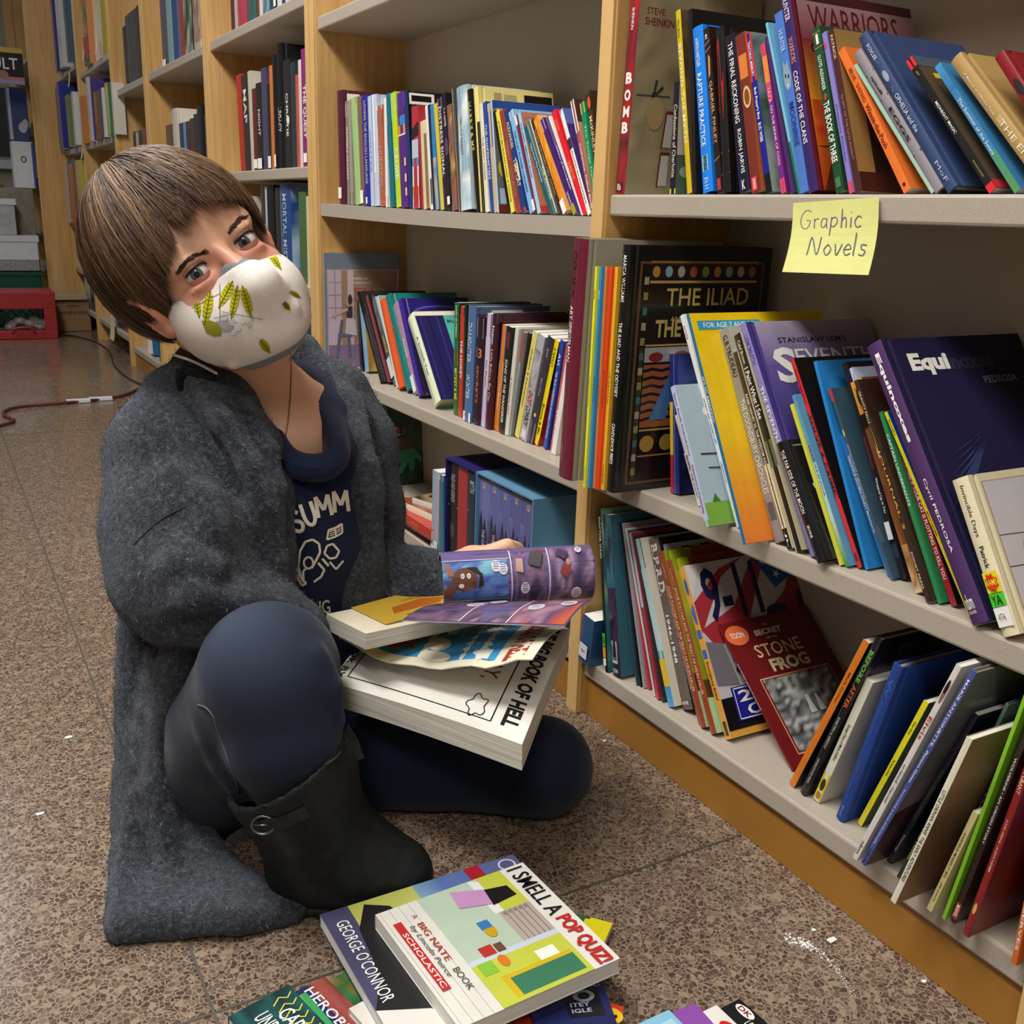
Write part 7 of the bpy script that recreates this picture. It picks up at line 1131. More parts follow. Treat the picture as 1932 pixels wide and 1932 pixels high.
decal(mb, shirt_tree, [(533+(15 if k % 2 == 0 else 6.5)*math.sin(k*.628+.2), 1074-(15 if k % 2 == 0 else 6.5)*math.cos(k*.628+.2)) for k in range(10)], IVORY)
# plain line drawing on the chest: a round helmet shape, a block and an open booklet
hel = [(563, 1096), (563, 1070), (566, 1040), (576, 1022), (590, 1018), (602, 1026), (604, 1042), (596, 1058), (588, 1072)]
dline(mb, shirt_tree, hel, 2.2, IVORY)
dline(mb, shirt_tree, [(582+9*math.cos(t), 1062+11*math.sin(t)) for t in np.linspace(0, 6.28, 13)], 2, IVORY)
dline(mb, shirt_tree, [(573, 1098), (572, 1078), (580, 1070)], 2, IVORY)
dline(mb, shirt_tree, [(555, 1082), (563, 1070), (570, 1095), (578, 1100), (570, 1105), (558, 1085), (555, 1082)], 2.2, IVORY); dline(mb, shirt_tree, [(600, 1062), (612, 1075), (606, 1088), (592, 1098)], 2.2, IVORY); dline(mb, shirt_tree, [(608, 1054), (620, 1068)], 2.2, IVORY)
dline(mb, shirt_tree, [(617, 1018), (620, 1000), (632, 996), (634, 1012), (617, 1018)], 1.8, IVORY); dline(mb, shirt_tree, [(634, 1012), (646, 1005), (645, 988), (632, 996)], 1.8, IVORY)
for k in range(3): dline(mb, shirt_tree, [(622, 1003+4*k), (631, 1000+4*k)], .9, IVORY); dline(mb, shirt_tree, [(635, 997+4*k), (643, 993+4*k)], .9, IVORY)
dline(mb, shirt_tree, [(617, 1030), (628, 1026), (640, 1040), (634, 1052), (622, 1054), (612, 1044), (617, 1030)], 2, IVORY); dline(mb, shirt_tree, [(622, 1060), (634, 1074), (648, 1058)], 2, IVORY)
for ch, x, y, w, h, an in (('2', 540, 1000, 0.1, .1, 0),): pass
part('chest_print', mb.mesh('chest_print', [CLOTHC]), shirt)['kind'] = 'stuff'
# necklace
mb = MB(); ch = smoothpath([A(548, 660, 1.16), A(549, 720, 1.125), A(545, 780, 1.095), A(538, 828, 1.082)], 6); ch2 = smoothpath([A(470, 720, 1.085), A(500, 780, 1.08), A(538, 833, 1.080)], 6)
tree2 = body_tree
pr = lambda P: P
def lay(pts):
    o = []
    for p in pts:
        d = Vector(p)-CAM; h = tree2.ray_cast(CAM, d.normalized()); o.append(np.array(h[0])-np.array(d.normalized())*.0008 if h[0] is not None else p)
    return o
tube(mb, lay(ch), .0007, 5, '#8a6a3a'); nk = part('necklace', mb.mesh('necklace', [flat('dull_gold', '#8a6a3a', .4, .8)], True))
mb = MB(); c = lay([A(532, 838, 1.08), A(545, 832, 1.08)]); tube(mb, c, .0016, 6); part('pendant', mb.mesh('pendant', [flat('dark_copper', '#5a2a1c', .4, .5)], True), nk)
# ---------------------------------------------------------------- mask
def maskform(grow, cut, res):
    S = Sculpt(res); g_ = grow
    S.ell(hl(.0, -.052, -.056), (.060+g_, .056+g_, .050+g_), HR, .01); S.cap(hl(0, -.092, -.012), .011+g_, hl(0, -.112, -.044), .012+g_, .022); S.cap(hl(0, -.112, -.044), .012+g_, hl(0, -.088, -.088), .016+g_, .025); S.ell(hl(0, -.052, -.086), (.042+g_, .044+g_, .026+g_), HR, .02)
    S.ell(hl(-.046, -.036, -.038), (.024+g_, .036+g_, .040), HR, .02); S.ell(hl(.044, -.040, -.044), (.021+g_, .034+g_, .038), HR, .02)
    for x0, y0, z0, x1, y1, z1 in ((-.050, -.052, -.088, .015, -.104, -.080), (-.046, -.058, -.074, .0, -.108, -.066), (.012, -.108, -.058, .050, -.060, -.040), (.01, -.104, -.074, .046, -.06, -.066)): S.cap(hl(x0, y0, z0), .0035+g_, hl(x1, y1, z1), .0035+g_, .010)
    for p1, p2 in ((A(336, 574, 1.02), A(440, 497, .955)), (A(440, 494, .945), A(534, 458, .985))):
        nn = np.cross(p2-p1, HF); nn = nn if nn@HUP > 0 else -nn; nn /= np.linalg.norm(nn); S.half(p1+nn*cut, nn)
    S.half(hl(0, .002, 0), HR@np.array([0, 1., 0])); S.half(hl(0, -.04, -.090-cut*1.9), HR@np.array([0, .35, -1]))
    S.ell(hl(0, -.020, -.05), (.056, .050, .066), HR, .004, True); return S.build(2)
v, q = maskform(0, 0, .0021)
MASKM = cloth('white_cotton', '#d6cec8', '#e8e2dc', 260, .9, .15, .0008, 0)
mask = part('face_mask', vmesh('face_mask', v, q, [MASKM])); mtree = bvh(v, q)
GREYB = cloth('gray_binding', '#77777a', '#8e8e92', 300)
v2, q2 = maskform(-.0016, .0075, .0022); part('lining', vmesh('lining', v2, q2, [GREYB]), mask)
mb = MB()
def leaf(x0, y0, x1, y1, w, col='#b9b41a'):
    n = 9; L = math.hypot(x1-x0, y1-y0); dx, dy = (x1-x0)/L, (y1-y0)/L; a = []; b = []
    for i in range(n+1):
        t = i/n; ww = w*math.sin(math.pi*t**.85)**.9 if 0 < t < 1 else 0; a.append((x0+dx*L*t-dy*ww, y0+dy*L*t+dx*ww)); b.append((x0+dx*L*t+dy*ww, y0+dy*L*t-dx*ww))
    decal(mb, mtree, a+b[::-1][1:-1], col, .0006)
    dline(mb, mtree, [(x0, y0), (x1, y1)], .7, '#4a4a10', .0009)
    for t in (.2, .32, .44, .56, .68, .8):
        cx, cy = x0+dx*L*t, y0+dy*L*t
        for s in (-1, 1): dline(mb, mtree, [(cx, cy), (cx-dx*7*.6-s*dy*w*.75, cy-dy*7*.6+s*dx*w*.75)], .5, '#5a5a14', .0009)
px_ = lambda x, y: (140+x/4.025, 240+y/4.025)
for a in ((910, 1235, 950, 1450, 8), (1035, 1240, 990, 1500, 9.5), (1205, 1165, 1095, 1375, 9), (1240, 1200, 1190, 1460, 8), (1275, 1200, 1345, 1450, 9), (1410, 1610, 1490, 1720, 8), (1470, 930, 1575, 1085, 7), (1530, 915, 1590, 985, 6), (1590, 1330, 1640, 1390, 6), (1640, 1245, 1720, 1295, 5)):
    leaf(*px_(a[0], a[1]), *px_(a[2], a[3]), a[4])
decal(mb, mtree, [px_(*p) for p in ((965, 1470), (1030, 1465), (1090, 1490), (1120, 1530), (1115, 1585), (1060, 1590), (1000, 1560))], '#8f8a2a', .0006)
decal(mb, mtree, [px_(1150+95*math.cos(t)*1.2, 1510+45*math.sin(t)) for t in np.linspace(0, 6.0, 16)], '#a5a1a2', .0005)
for cx, cy, r in ((1140, 1440, 28), (1200, 1480, 26), (1240, 1520, 28), (1280, 1470, 22), (1330, 1500, 20), (1210, 1560, 20), (1350, 1450, 14)): decal(mb, mtree, [px_(cx+r*math.cos(t), cy+r*1.15*math.sin(t)) for t in np.linspace(0, 5.9, 12)], random.Random(cx).choice(['#d0dbe0', '#bfb9ba', '#d8d4d4']), .0008)
for l in (((1105, 1190), (1105, 1480)), ((970, 1330), (1110, 1260)), ((890, 1370), (1000, 1320)), ((1120, 1400), (1430, 1460)), ((1060, 1450), (1200, 1420))): dline(mb, mtree, [px_(*p) for p in l], .5, '#6a6668', .0009)
part('leaf_print', mb.mesh('leaf_print', [CLOTHC]), mask)['kind'] = 'stuff'
for pts in ([hl(-.061, -.02, -.022), hl(-.066, -.008, -.010), hl(-.070, .006, .016), hl(-.066, .016, .02)], [hl(-.058, -.02, -.085), hl(-.064, -.005, -.062), hl(-.070, .012, -.045)], [hl(.060, -.025, -.03), hl(.068, -.008, -.008), hl(.071, .006, .016)]):
    mb = MB(); tube(mb, smoothpath(pts, 5), .0016, 6); part('ear_loop', mb.mesh('ear_loop', [MASKM], True), mask)
mb = MB(); k0 = hl(-.070, .022, -.062)
tube(mb, smoothpath([hl(-.056, -.012, -.086), hl(-.066, .004, -.072), k0], 5), [.004]*10+[.006], 8); tube(mb, smoothpath([k0, hl(-.078, .03, -.07), hl(-.088, .026, -.092), hl(-.084, .012, -.108)], 6), list(np.linspace(.008, .001, 19)), 8)
part('tie', mb.mesh('tie', [BLACKC], True), mask)
# ---------------------------------------------------------------- jeans
S = Sculpt(.005)
hipR, kneeR, hipL, kneeL = A(400, 1450, 1.17), A(508, 1268, .985), A(560, 1420, 1.27), A(1024, 1446, 1.245)
S.chain([(A(470, 1330, 1.23), .085), (A(470, 1420, 1.235), .09)], .03); S.chain([(hipR, .073), (A(455, 1370, 1.08), .072), (kneeR, .067)], .012)
S.chain([(kneeR, .066), (A(532, 1385, .995), .057), (A(578, 1500, 1.03), .044), (A(600, 1560, 1.05), .034)], .008)
S.chain([(A(500, 1410, 1.25), .085), (hipL, .08), (A(800, 1420, 1.27), .068), (kneeL, .060)], .02); S.chain([(kneeL, .056), (A(930, 1500, 1.33), .047), (A(800, 1500, 1.40), .042)], .012)
for a in (((372, 1330, 1.02), (398, 1350, .985), (404, 1385, .985)), ((404, 1385, .985), (425, 1440, 1.0), (452, 1500, 1.015)), ((330, 1350, 1.07), (372, 1330, 1.02))):
    S.chain([(A(*p), .010) for p in a], .014)
S.chain([(A(600, 1230, .95), .006), (A(630, 1300, .965), .007), (A(640, 1360, .985), .006)], .012); S.chain([(A(960, 1480, 1.205), .006), (A(1010, 1475, 1.19), .006), (A(1040, 1500, 1.19), .005)], .012); S.chain([(A(940, 1520, 1.24), .006), (A(1010, 1518, 1.21), .006)], .01)
S.half((0, 0, .003), (0, 0, -1))
v, q = S.build(3)
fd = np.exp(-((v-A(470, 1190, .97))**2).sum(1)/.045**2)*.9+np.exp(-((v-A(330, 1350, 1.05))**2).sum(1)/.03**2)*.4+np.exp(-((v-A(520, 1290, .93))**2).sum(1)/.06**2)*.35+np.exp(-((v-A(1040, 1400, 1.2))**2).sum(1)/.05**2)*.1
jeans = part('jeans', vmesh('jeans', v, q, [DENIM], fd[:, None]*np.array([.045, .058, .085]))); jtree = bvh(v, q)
mb = MB()
for pts in ([(372, 1330), (388, 1335), (402, 1352), (410, 1378), (420, 1405), (436, 1450), (452, 1495)],):
    for o in (0,):
        l = [onto(jtree, x, y, .0006) for x, y in pts]; l = [p for p in l if p is not None]; tube(mb, smoothpath(l, 4), .0010, 5)
part('seam', mb.mesh('seam', [flat('faded_seam', '#4a5a74', .8)], True), jeans)
# ---------------------------------------------------------------- boots
def boot(shaft, heel, toe, rimp, rimn):
    S = Sculpt(.0042); S.chain(shaft, .015); an, ar = shaft[-1]; z3 = lambda z: np.array([0, 0, z])
    S.cap(an, ar, heel+z3(.036), .037, .02); S.chain([(an, ar*.95), ((an*.45+toe*.55)+z3(.012), .041), (toe+z3(.032), .031)], .03); S.cap(heel+z3(.034), .036, toe+z3(.029), .030, .02)
    for i, (f, tl) in enumerate(((.05, .5), (.22, -.3), (.42, .4), (.62, -.2))):      # slouch creases round the ankle
        p, r = shaft[-2]; c = an+(p-an)*f; rr = (ar+(r-ar)*f)*1.0; ax_ = (p-an)/np.linalg.norm(p-an); e1 = np.cross(ax_, [.2, 1, 0]); e1 /= np.linalg.norm(e1); e2 = np.cross(ax_, e1)
        ring = [c+rr*(e1*math.cos(t)+e2*math.sin(t))+ax_*.010*tl*math.sin(t+i) for t in np.linspace(0, 6.283, 17)]; S.chain([(q_, .0048) for q_ in ring], .007)
    S.chain([(p+(p-shaft[1][0])*0, r*.93) for p, r in shaft[:2]], .002, True)
    S.half(rimp, rimn, .002); S.half((0, 0, .0095), (0, 0, -1))
    v, q = S.build(2); b = part('boot', vmesh('boot', v, q, [BOOTM]))
    S = Sculpt(.004); f = np.array([1, 1, 0]); S.chain([((heel*f+z3(.0045)), .039), (((heel*.45+toe*.55)*f+z3(.0045)), .038), (toe*f+z3(.0045), .034)], .01); S.half((0, 0, .012), (0, 0, 1), .001); S.half((0, 0, .0005), (0, 0, -1), .001)
    v2, q2 = S.build(1); part('sole', vmesh('sole', v2, q2, [flat('rubber_sole', '#161616', .7)]), b); return b, bvh(v, q)
heel = onZ(578, 1688, .0); toe = onZ(754, 1696, .0)
bt, btree = boot([(A(505, 1370, .985), .066), (A(552, 1462, 1.018), .0625), (A(580, 1530, 1.045), .055), (A(612, 1596, 1.068), .0485)], heel*np.array([1, 1, 0]), toe*np.array([1, 1, 0]), A(540, 1437, 1.005), camvec(-.47, -.84, -.32))
boot([(A(830, 1490, 1.38), .047), (A(760, 1490, 1.40), .045), (A(690, 1490, 1.43), .042), (A(640, 1500, 1.45), .040)], onZ(640, 1570, 0)*np.array([1, 1, 0])+np.array([0, .02, 0]), onZ(560, 1590, 0)*np.array([1, 1, 0])+np.array([-.02, .1, 0]), A(790, 1490, 1.39), camvec(1, 0, -.2))
def strap(pts, wd, name, parent, mat, up, off=.002):
    l = [onto(btree, x, y, off) for x, y in pts]; l = [p if p is not None else A(x, y, 1.0) for p, (x, y) in zip(l, pts)]; l = smoothpath(l, 4); mb = MB(); n = len(l)
    for i, p in enumerate(l):
        t = l[min(i+1, n-1)]-l[max(i-1, 0)]; t /= np.linalg.norm(t)+1e-9; s = up-t*(up@t); s /= np.linalg.norm(s); nn = np.cross(t, s); nn = nn if nn@FW < 0 else -nn
        mb.v += [tuple(p-s*wd), tuple(p+s*wd), tuple(p+s*wd+nn*.002), tuple(p-s*wd+nn*.002)]
    for i in range(n-1):
        for j in range(4): a = i*4; mb.f.append((a+j, a+(j+1) % 4, a+4+(j+1) % 4, a+4+j)); mb.c.append([(.1, .1, .1)]*4); mb.m.append(0)
    return part(name, mb.mesh(name, [mat]), parent)
UPW = camvec(-.35, -.9, -.1)
strap([(432, 1602), (440, 1586), (468, 1568), (492, 1558), (530, 1552), (560, 1540), (580, 1530)], .0058, 'strap', bt, BOOTM, UPW, .003)
c = onto(btree, 496, 1557, .007); METAL = flat('dark_metal', '#6a6b70', .3, .9)
mb = MB(); ring = [c+IX*.0105*math.cos(t)+IY*.0085*math.sin(t) for t in np.linspace(0, 2*math.pi, 17)]; tube(mb, ring, .0014, 6); tube(mb, [c-IX*.010, c+IX*.009], .0011, 5); part('buckle', mb.mesh('buckle', [METAL], True), bt)
strap([(650, 1368), (660, 1384), (670, 1400), (677, 1420), (682, 1432)], .0035, 'strap', bt, BOOTM, camvec(.8, -.5, 0), .004)
mb = MB(); rp = []
for x, y in ((423, 1500), (450, 1504), (485, 1501), (515, 1494), (550, 1478), (583, 1459), (615, 1436), (642, 1412), (652, 1370)):
    p = onto(btree, x, y+7, .0012)
    if p is not None: rp.append(p)
if len(rp) > 3: tube(mb, smoothpath(rp, 4), .0011, 5); part('rim_stitching', mb.mesh('rim_stitching', [flat('worn_edge', '#3a3936', .8)], True), bt)
# ---------------------------------------------------------------- cardigan
S = Sculpt(.0048)
def cc(pts, k=.016): S.chain([(A(x, y, d), r) for x, y, d, r in pts], k)
cc([(430, 790, 1.23, .085), (400, 950, 1.24, .095), (395, 1150, 1.25, .10), (400, 1330, 1.27, .095)])            # back
cc([(345, 770, 1.12, .050), (318, 860, 1.085, .062), (322, 1000, 1.055, .066), (330, 1085, 1.035, .064)], .02)    # right upper arm
cc([(330, 1085, 1.035, .062), (420, 1130, 1.045, .050), (500, 1160, 1.058, .040), (558, 1186, 1.065, .030)], .014)    # right forearm
cc([(560, 1186, 1.066, .029), (572, 1202, 1.07, .029)], .006)
cc([(385, 650, 1.13, .017), (380, 700, 1.10, .03), (420, 770, 1.085, .036), (460, 850, 1.08, .040), (480, 940, 1.085, .040), (478, 1050, 1.09, .044), (480, 1130, 1.10, .045)], .012)   # right front
cc([(392, 655, 1.105, .010), (430, 715, 1.08, .012), (470, 790, 1.06, .013), (505, 855, 1.05, .013), (518, 920, 1.048, .013), (514, 990, 1.05, .013), (522, 1060, 1.055, .012), (516, 1110, 1.06, .012)], .006)  # rolled edge
cc([(360, 690, 1.075, .012), (420, 800, 1.035, .014), (470, 880, 1.03, .013), (500, 960, 1.035, .012)], .008)      # collar fold
cc([(372, 660, 1.13, .016), (420, 645, 1.20, .018), (500, 640, 1.24, .018), (572, 660, 1.225, .018), (606, 710, 1.21, .020)], .012)   # collar behind the neck
cc([(606, 705, 1.22, .020), (640, 770, 1.20, .026), (652, 850, 1.165, .028), (664, 930, 1.16, .032), (670, 1060, 1.175, .034), (680, 1150, 1.185, .027)], .012)   # left front
cc([(622, 800, 1.16, .011), (634, 880, 1.130, .012), (640, 1000, 1.14, .012), (662, 1140, 1.165, .010)], .006); cc([(668, 770, 1.20, .014), (690, 880, 1.15, .014), (698, 1000, 1.165, .014), (702, 1150, 1.18, .014)], .008)
cc([(640, 740, 1.25, .038), (668, 850, 1.26, .050), (690, 960, 1.27, .045), (705, 1060, 1.25, .040)], .02)       # left upper arm
cc([(705, 1070, 1.24, .038), (760, 1090, 1.22, .034), (800, 1098, 1.21, .034)], .014)
for i, (x, y, r) in enumerate(((762, 1098, .038), (785, 1100, .041), (808, 1100, .040), (826, 1098, .036))): S.cap(A(x-6, y-32, 1.215), r*.62, A(x+8, y+28, 1.195), r*.66, .008)
# sleeve folds
for f in ([(250, 1010, 1.06), (300, 1040, 1.0), (360, 1040, .985)], [(265, 1100, 1.02), (330, 1075, .975), (400, 1075, .985)], [(280, 1150, 1.01), (360, 1130, .97), (450, 1140, 1.0), (520, 1150, 1.04)], [(400, 940, 1.01), (470, 1000, 1.04), (505, 1070, 1.06)], [(330, 900, 1.01), (400, 990, 1.0), (440, 1060, 1.02)], [(300, 1190, 1.01), (400, 1190, 1.0), (500, 1200, 1.05)], [(500, 1130, 1.055), (535, 1165, 1.07), (545, 1200, 1.08)], [(455, 1130, 1.02), (490, 1170, 1.05), (505, 1205, 1.07)]):
    S.chain([(A(*p), .013) for p in f], .018)
# skirt of the cardigan hanging to the floor behind the right leg, folds built in
Lp = smoothpath([A(252, 1090, 1.13), A(247, 1250, 1.17), A(250, 1400, 1.17), A(248, 1550, 1.13), A(240, 1690, 1.065), A(234, 1762, 1.02)], 3)
Rp = smoothpath([A(400, 1180, 1.10), A(345, 1300, 1.09), A(325, 1430, 1.11), A(375, 1580, 1.11), A(455, 1680, 1.08), A(555, 1728, 1.048)], 3)
n = len(Lp); m = 9; rows_ = []
for i in range(n):
    r_ = []
    for j in range(m+1):
        t = j/m; p = Lp[i]*(1-t)+Rp[i]*t; amp = .016*math.sin(math.pi*min(1, i/n*1.3))+.004
        p = p-FW*(amp*math.sin(t*10.5+i*.10)+.012*math.sin(math.pi*t)); p[2] = max(p[2], .014); r_.append(p)
    rows_.append(r_)
for i in range(n):
    for j in range(m+1):
        if i < n-1: S.cap(rows_[i][j], .0125, rows_[i+1][j], .0125, .010)
        if j < m: S.cap(rows_[i][j], .0125, rows_[i][j+1], .0125, .010)
cc([(262, 1120, 1.09, .022), (258, 1300, 1.12, .020), (255, 1450, 1.12, .020), (245, 1620, 1.085, .018), (226, 1764, 1.012, .011)], .012)
cc([(345, 1215, 1.045, .022), (330, 1270, 1.05, .020), (310, 1370, 1.075, .016), (300, 1480, 1.085, .014), (318, 1580, 1.08, .012)], .012)
cc([(226, 1766, 1.012, .010), (330, 1762, 1.02, .011), (450, 1748, 1.034, .010), (556, 1732, 1.044, .010)], .006)
cc([(430, 1480, 1.31, .06), (520, 1560, 1.33, .05)], .02)
S.half((0, 0, .0015), (0, 0, -1), .001)
v, q = S.build(3)
cn = vnormals(v, q)
wv = v@np.array([34., -22., 62.]); wm = np.sin(v@np.array([21., 17., -9.])+1.3)*np.sin(v@np.array([-13., 19., 23.]))
v = v+cn*(.0028*np.sin(wv+2.2*np.sin(v@np.array([15., 25., 8.])))*np.clip(.35+wm, 0, 1)+.0012*np.sin(v@np.array([90., -70., 45.]))*np.clip(wm, 0, 1))[:, None]; v[:, 2] = np.maximum(v[:, 2], .0015); cn = vnormals(v, q)
card = part('cardigan', vmesh('cardigan', v, q, [WOOL]))
ctree = bvh(v, q); mb = MB(); sl_ = [onto(ctree, x, y, .0004) for x, y in ((252, 1028), (275, 1005), (305, 980), (338, 962), (372, 948))]; sl_ = [p for p in sl_ if p is not None]
if len(sl_) > 2: tube(mb, smoothpath(sl_, 5), .0008, 5); part('sleeve_seam', mb.mesh('sleeve_seam', [flat('dark_wool_seam', '#1d1f24', .95)], True), card)
# loose wool fibres standing off the knit
rs = np.random.RandomState(5); mb = MB(); ids = rs.choice(len(v), min(len(v), 44000), replace=False)
FC = [lin(c) for c in ('#2a2d33', '#3c4048', '#555a64', '#70757f', '#8c9098')]
for i in ids:
    nn = cn[i]
    if nn@(v[i]-np.array([0, 0, CH])) > .25: continue
    t = rs.randn(3); t -= nn*(t@nn); t /= np.linalg.norm(t)+1e-9; L = rs.uniform(.002, .0055); a = v[i]+rs.randn(3)*.0008; b_ = a+nn*L*.45+t*L*.5; c_ = b_+nn*L*rs.uniform(-.1, .3)+t*L*.5; s = np.cross(nn, t)*.00022
    k0 = len(mb.v); mb.v += [tuple(a-s), tuple(a+s), tuple(b_+s), tuple(b_-s), tuple(c_)]; col = FC[rs.choice(5, p=[.3, .34, .24, .10, .02])]
    mb.f += [(k0, k0+1, k0+2, k0+3), (k0+3, k0+2, k0+4)]; mb.c += [[col]*4, [col]*3]; mb.m += [0, 0]
fz = part('wool_fibres', mb.mesh('wool_fibres', [flat_attr('wool_fibre')]), card); fz['kind'] = 'stuff'
# ---------------------------------------------------------------- books in the lap and hands
def slab(P, nu, nv, th, top='#f0ede4', side='#e8e2d4', mats=None, smooth=False, under=None, ref=(0, 0, 1)):
    """closed curved slab: P(u, v) is the upper surface, th the thickness straight down its normal"""
    mb = MB(); T = np.array([[P(i/nu, j/nv) for i in range(nu+1)] for j in range(nv+1)])
    du = np.gradient(T, axis=1); dv = np.gradient(T, axis=0); nn = np.cross(du, dv); nn /= np.linalg.norm(nn, axis=2)[..., None]+1e-12
    if (nn.reshape(-1, 3)@np.array(ref)).mean() < 0: nn = -nn
    Bm = T-nn*th
    for j in range(nv):
        for i in range(nu):
            mb.face([T[j, i], T[j, i+1], T[j+1, i+1], T[j+1, i]], top, 0); mb.face([Bm[j, i], Bm[j+1, i], Bm[j+1, i+1], Bm[j, i+1]], under or top, 0)
    for i in range(nu):
        mb.face([T[0, i], Bm[0, i], Bm[0, i+1], T[0, i+1]], side, 1); mb.face([T[nv, i+1], Bm[nv, i+1], Bm[nv, i], T[nv, i]], side, 1)
    for j in range(nv):
        mb.face([T[j+1, 0], Bm[j+1, 0], Bm[j, 0], T[j, 0]], side, 1); mb.face([T[j, nu], Bm[j, nu], Bm[j+1, nu], T[j+1, nu]], side, 1)
    def fm(u, v, o=0):
        u = min(max(u, 0), 1); v = min(max(v, 0), 1); x, y = u*nu, v*nv; i, j = min(int(x), nu-1), min(int(y), nv-1); a, b = x-i, y-j
        p = (T[j, i]*(1-a)+T[j, i+1]*a)*(1-b)+(T[j+1, i]*(1-a)+T[j+1, i+1]*a)*b; n_ = nn[j, i]; return p+n_*o
    return mb, fm
def dense(ops, fm): pass
class SArt(Art):      # art on a curved sheet: every piece is cut fine enough to follow it
    def P(s, pts, c):
        from mathutils.geometry import tessellate_polygon
        o = s.up(); Q = [np.array(p, float) for p in pts]
        for t in tessellate_polygon([[Vector((p[0], p[1], 0)) for p in pts]]):
            a, b, d = (Q[i] for i in t); m = max(np.linalg.norm(a-b), np.linalg.norm(b-d), np.linalg.norm(d-a)); n = max(1, min(12, int(math.ceil(m/.025))))
            g = lambda i, j: s.f(*(a+(b-a)*i/n+(d-a)*j/n), o)
            for i in range(n):
                for j in range(n-i):
                    s.mb.face([g(i, j), g(i+1, j), g(i, j+1)], c, s.mi)
                    if i+j < n-1: s.mb.face([g(i+1, j), g(i+1, j+1), g(i, j+1)], c, s.mi)
    def L(s, pts, wd, c, asp=1): Art.L(s, [(a[0]+(b[0]-a[0])*k/10, a[1]+(b[1]-a[1])*k/10) for a, b in zip(pts[:-1], pts[1:]) for k in range(11)], wd, c, asp)
    def R(s, u0, v0, u1, v1, c, c2=None): s.P([(u0, v0), (u1, v0), (u1, v1), (u0, v1)], c)
# large white book: u runs down the title edge side (far to near), v from the title edge to the foot
FR = onZ(1075, 1190, .205); NR = onZ(985, 1405, .205); NL = onZ(630, 1275, .205); dU = NR-FR; dV = (NL-NR)*1.03
sheetm = paper('layered_pages', '#a8a296', '#eeeae0', (5, 5, 900))
def bigtop(u, v): p = FR+dU*u+dV*v; p = p+np.array([0, 0, .004*math.sin(math.pi*u)-.010*v*v*u]); return p
mb, fm = slab(bigtop, 14, 10, .029, '#efece6', '#e4dfd4', under='#d8d0b8')
ar = SArt(mb, fm, .00007)
def TX(s, u0, v0, u1, v1, c, b=.03, flip=False):      # words run along u (towards the reader's right), letter tops towards v = 0
    o = ar.up(); V_, F_, _ = text_geo(s, b); pts = [fm(u0+(u1-u0)*x, v1-(v1-v0)*y, o) for x, y in V_]; mb.poly(pts, F_, c)
INK = '#1a1718'; RED = '#9a2a28'
TX('THE BIG BOOK OF HELL', -.0, .045, .93, .125, INK, .05)
DL = lambda pts: [(a[0]+(b[0]-a[0])*k/14, a[1]+(b[1]-a[1])*k/14) for a, b in zip(pts[:-1], pts[1:]) for k in range(15)]
ar.L(DL([(.05, .17), (.93, .17), (.93, .93), (.05, .93)]), .0035, INK)
TX("DAY,", .42, .23, .66, .32, RED, .01); TX('AZE', .3, .36, .42, .42, RED, .01); TX('AY,', .28, .52, .38, .57, RED, .01); TX('ME', .45, .57, .54, .63, RED, .01); TX('1991', .48, .75, .66, .82, RED, .01)
def cloud(cu, cv, r):
    P = [(cu+r*(1+.22*math.sin(5*t))*math.cos(t), cv+r*.62*(1+.22*math.sin(5*t+.5))*math.sin(t)) for t in np.linspace(0, 2*math.pi, 31)]; ar.L(P, .0025, INK)
cloud(.55, .40, .075); cloud(.86, .26, .07)
TX('A CARTOON BOOK BY', .2, .955, .95, .99, INK, .04)
big = obj('book', mb.mesh('book', [MATTE, sheetm], False)); tag(big, 'large white softcover with black hand lettering open across the lap', 'book')
# its coloured cover, lifted
Lu = np.linalg.norm(dU)
def pyx(P):
    d = P-np.array([0, 0, CH]); return 966+F*(d@IY)/(d@FW)
def solve(v, ty):
    lo_, hi_ = 0., .7
    for _ in range(30):
        m_ = (lo_+hi_)/2; P = FR+dV*v+dU*.9*math.cos(m_)+np.array([0, 0, Lu*.9*math.sin(m_)]); lo_, hi_ = (m_, hi_) if pyx(P) > ty else (lo_, m_)
    return m_
LV = [solve(v, ty) for v, ty in ((0, 1248), (.25, 1262), (.5, 1264), (.75, 1250), (1, 1206))]
def lifted(u, v):
    x = v*4; i = min(int(x), 3); t = x-i; t = t*t*(3-2*t); al = LV[i]*(1-t)+LV[i+1]*t; uu = u*.9
    p = FR+dU*uu*math.cos(al)+dV*v; p[2] = .2075+Lu*uu*math.sin(al)+.012*math.sin(math.pi*u); return p
mb, fm = slab(lifted, 16, 14, .0012, '#ece4cc', '#e0d6bc', under='#e8e4da'); ar = SArt(mb, fm, .00007)
def gridrect(u0, v0, u1, v1, c, n=8):
    for i in range(n):
        for j in range(n): ar.o += 0; o = ar.o+.00006; a = u0+(u1-u0)*i/n; b = u0+(u1-u0)*(i+1)/n; d = v0+(v1-v0)*j/n; e = v0+(v1-v0)*(j+1)/n; mb.face([fm(a, d, o), fm(b, d, o), fm(b, e, o), fm(a, e, o)], c)
    ar.up()
gridrect(.02, .19, .93, .80, '#3f9ad4', 12); ar.o += .0001
TX('BIG BOOK OF HELL', .18, .05, .97, .15, '#a83228', .05)
for cu, cv, r in ((.55, .30, .05), (.86, .26, .07), (.3, .33, .04), (.62, .5, .045)): ar.P([(cu+r*(1+.2*math.sin(5*t))*math.cos(t), cv+r*.7*(1+.2*math.sin(5*t))*math.sin(t)) for t in np.linspace(0, 6.1, 24)], '#f0ece0')
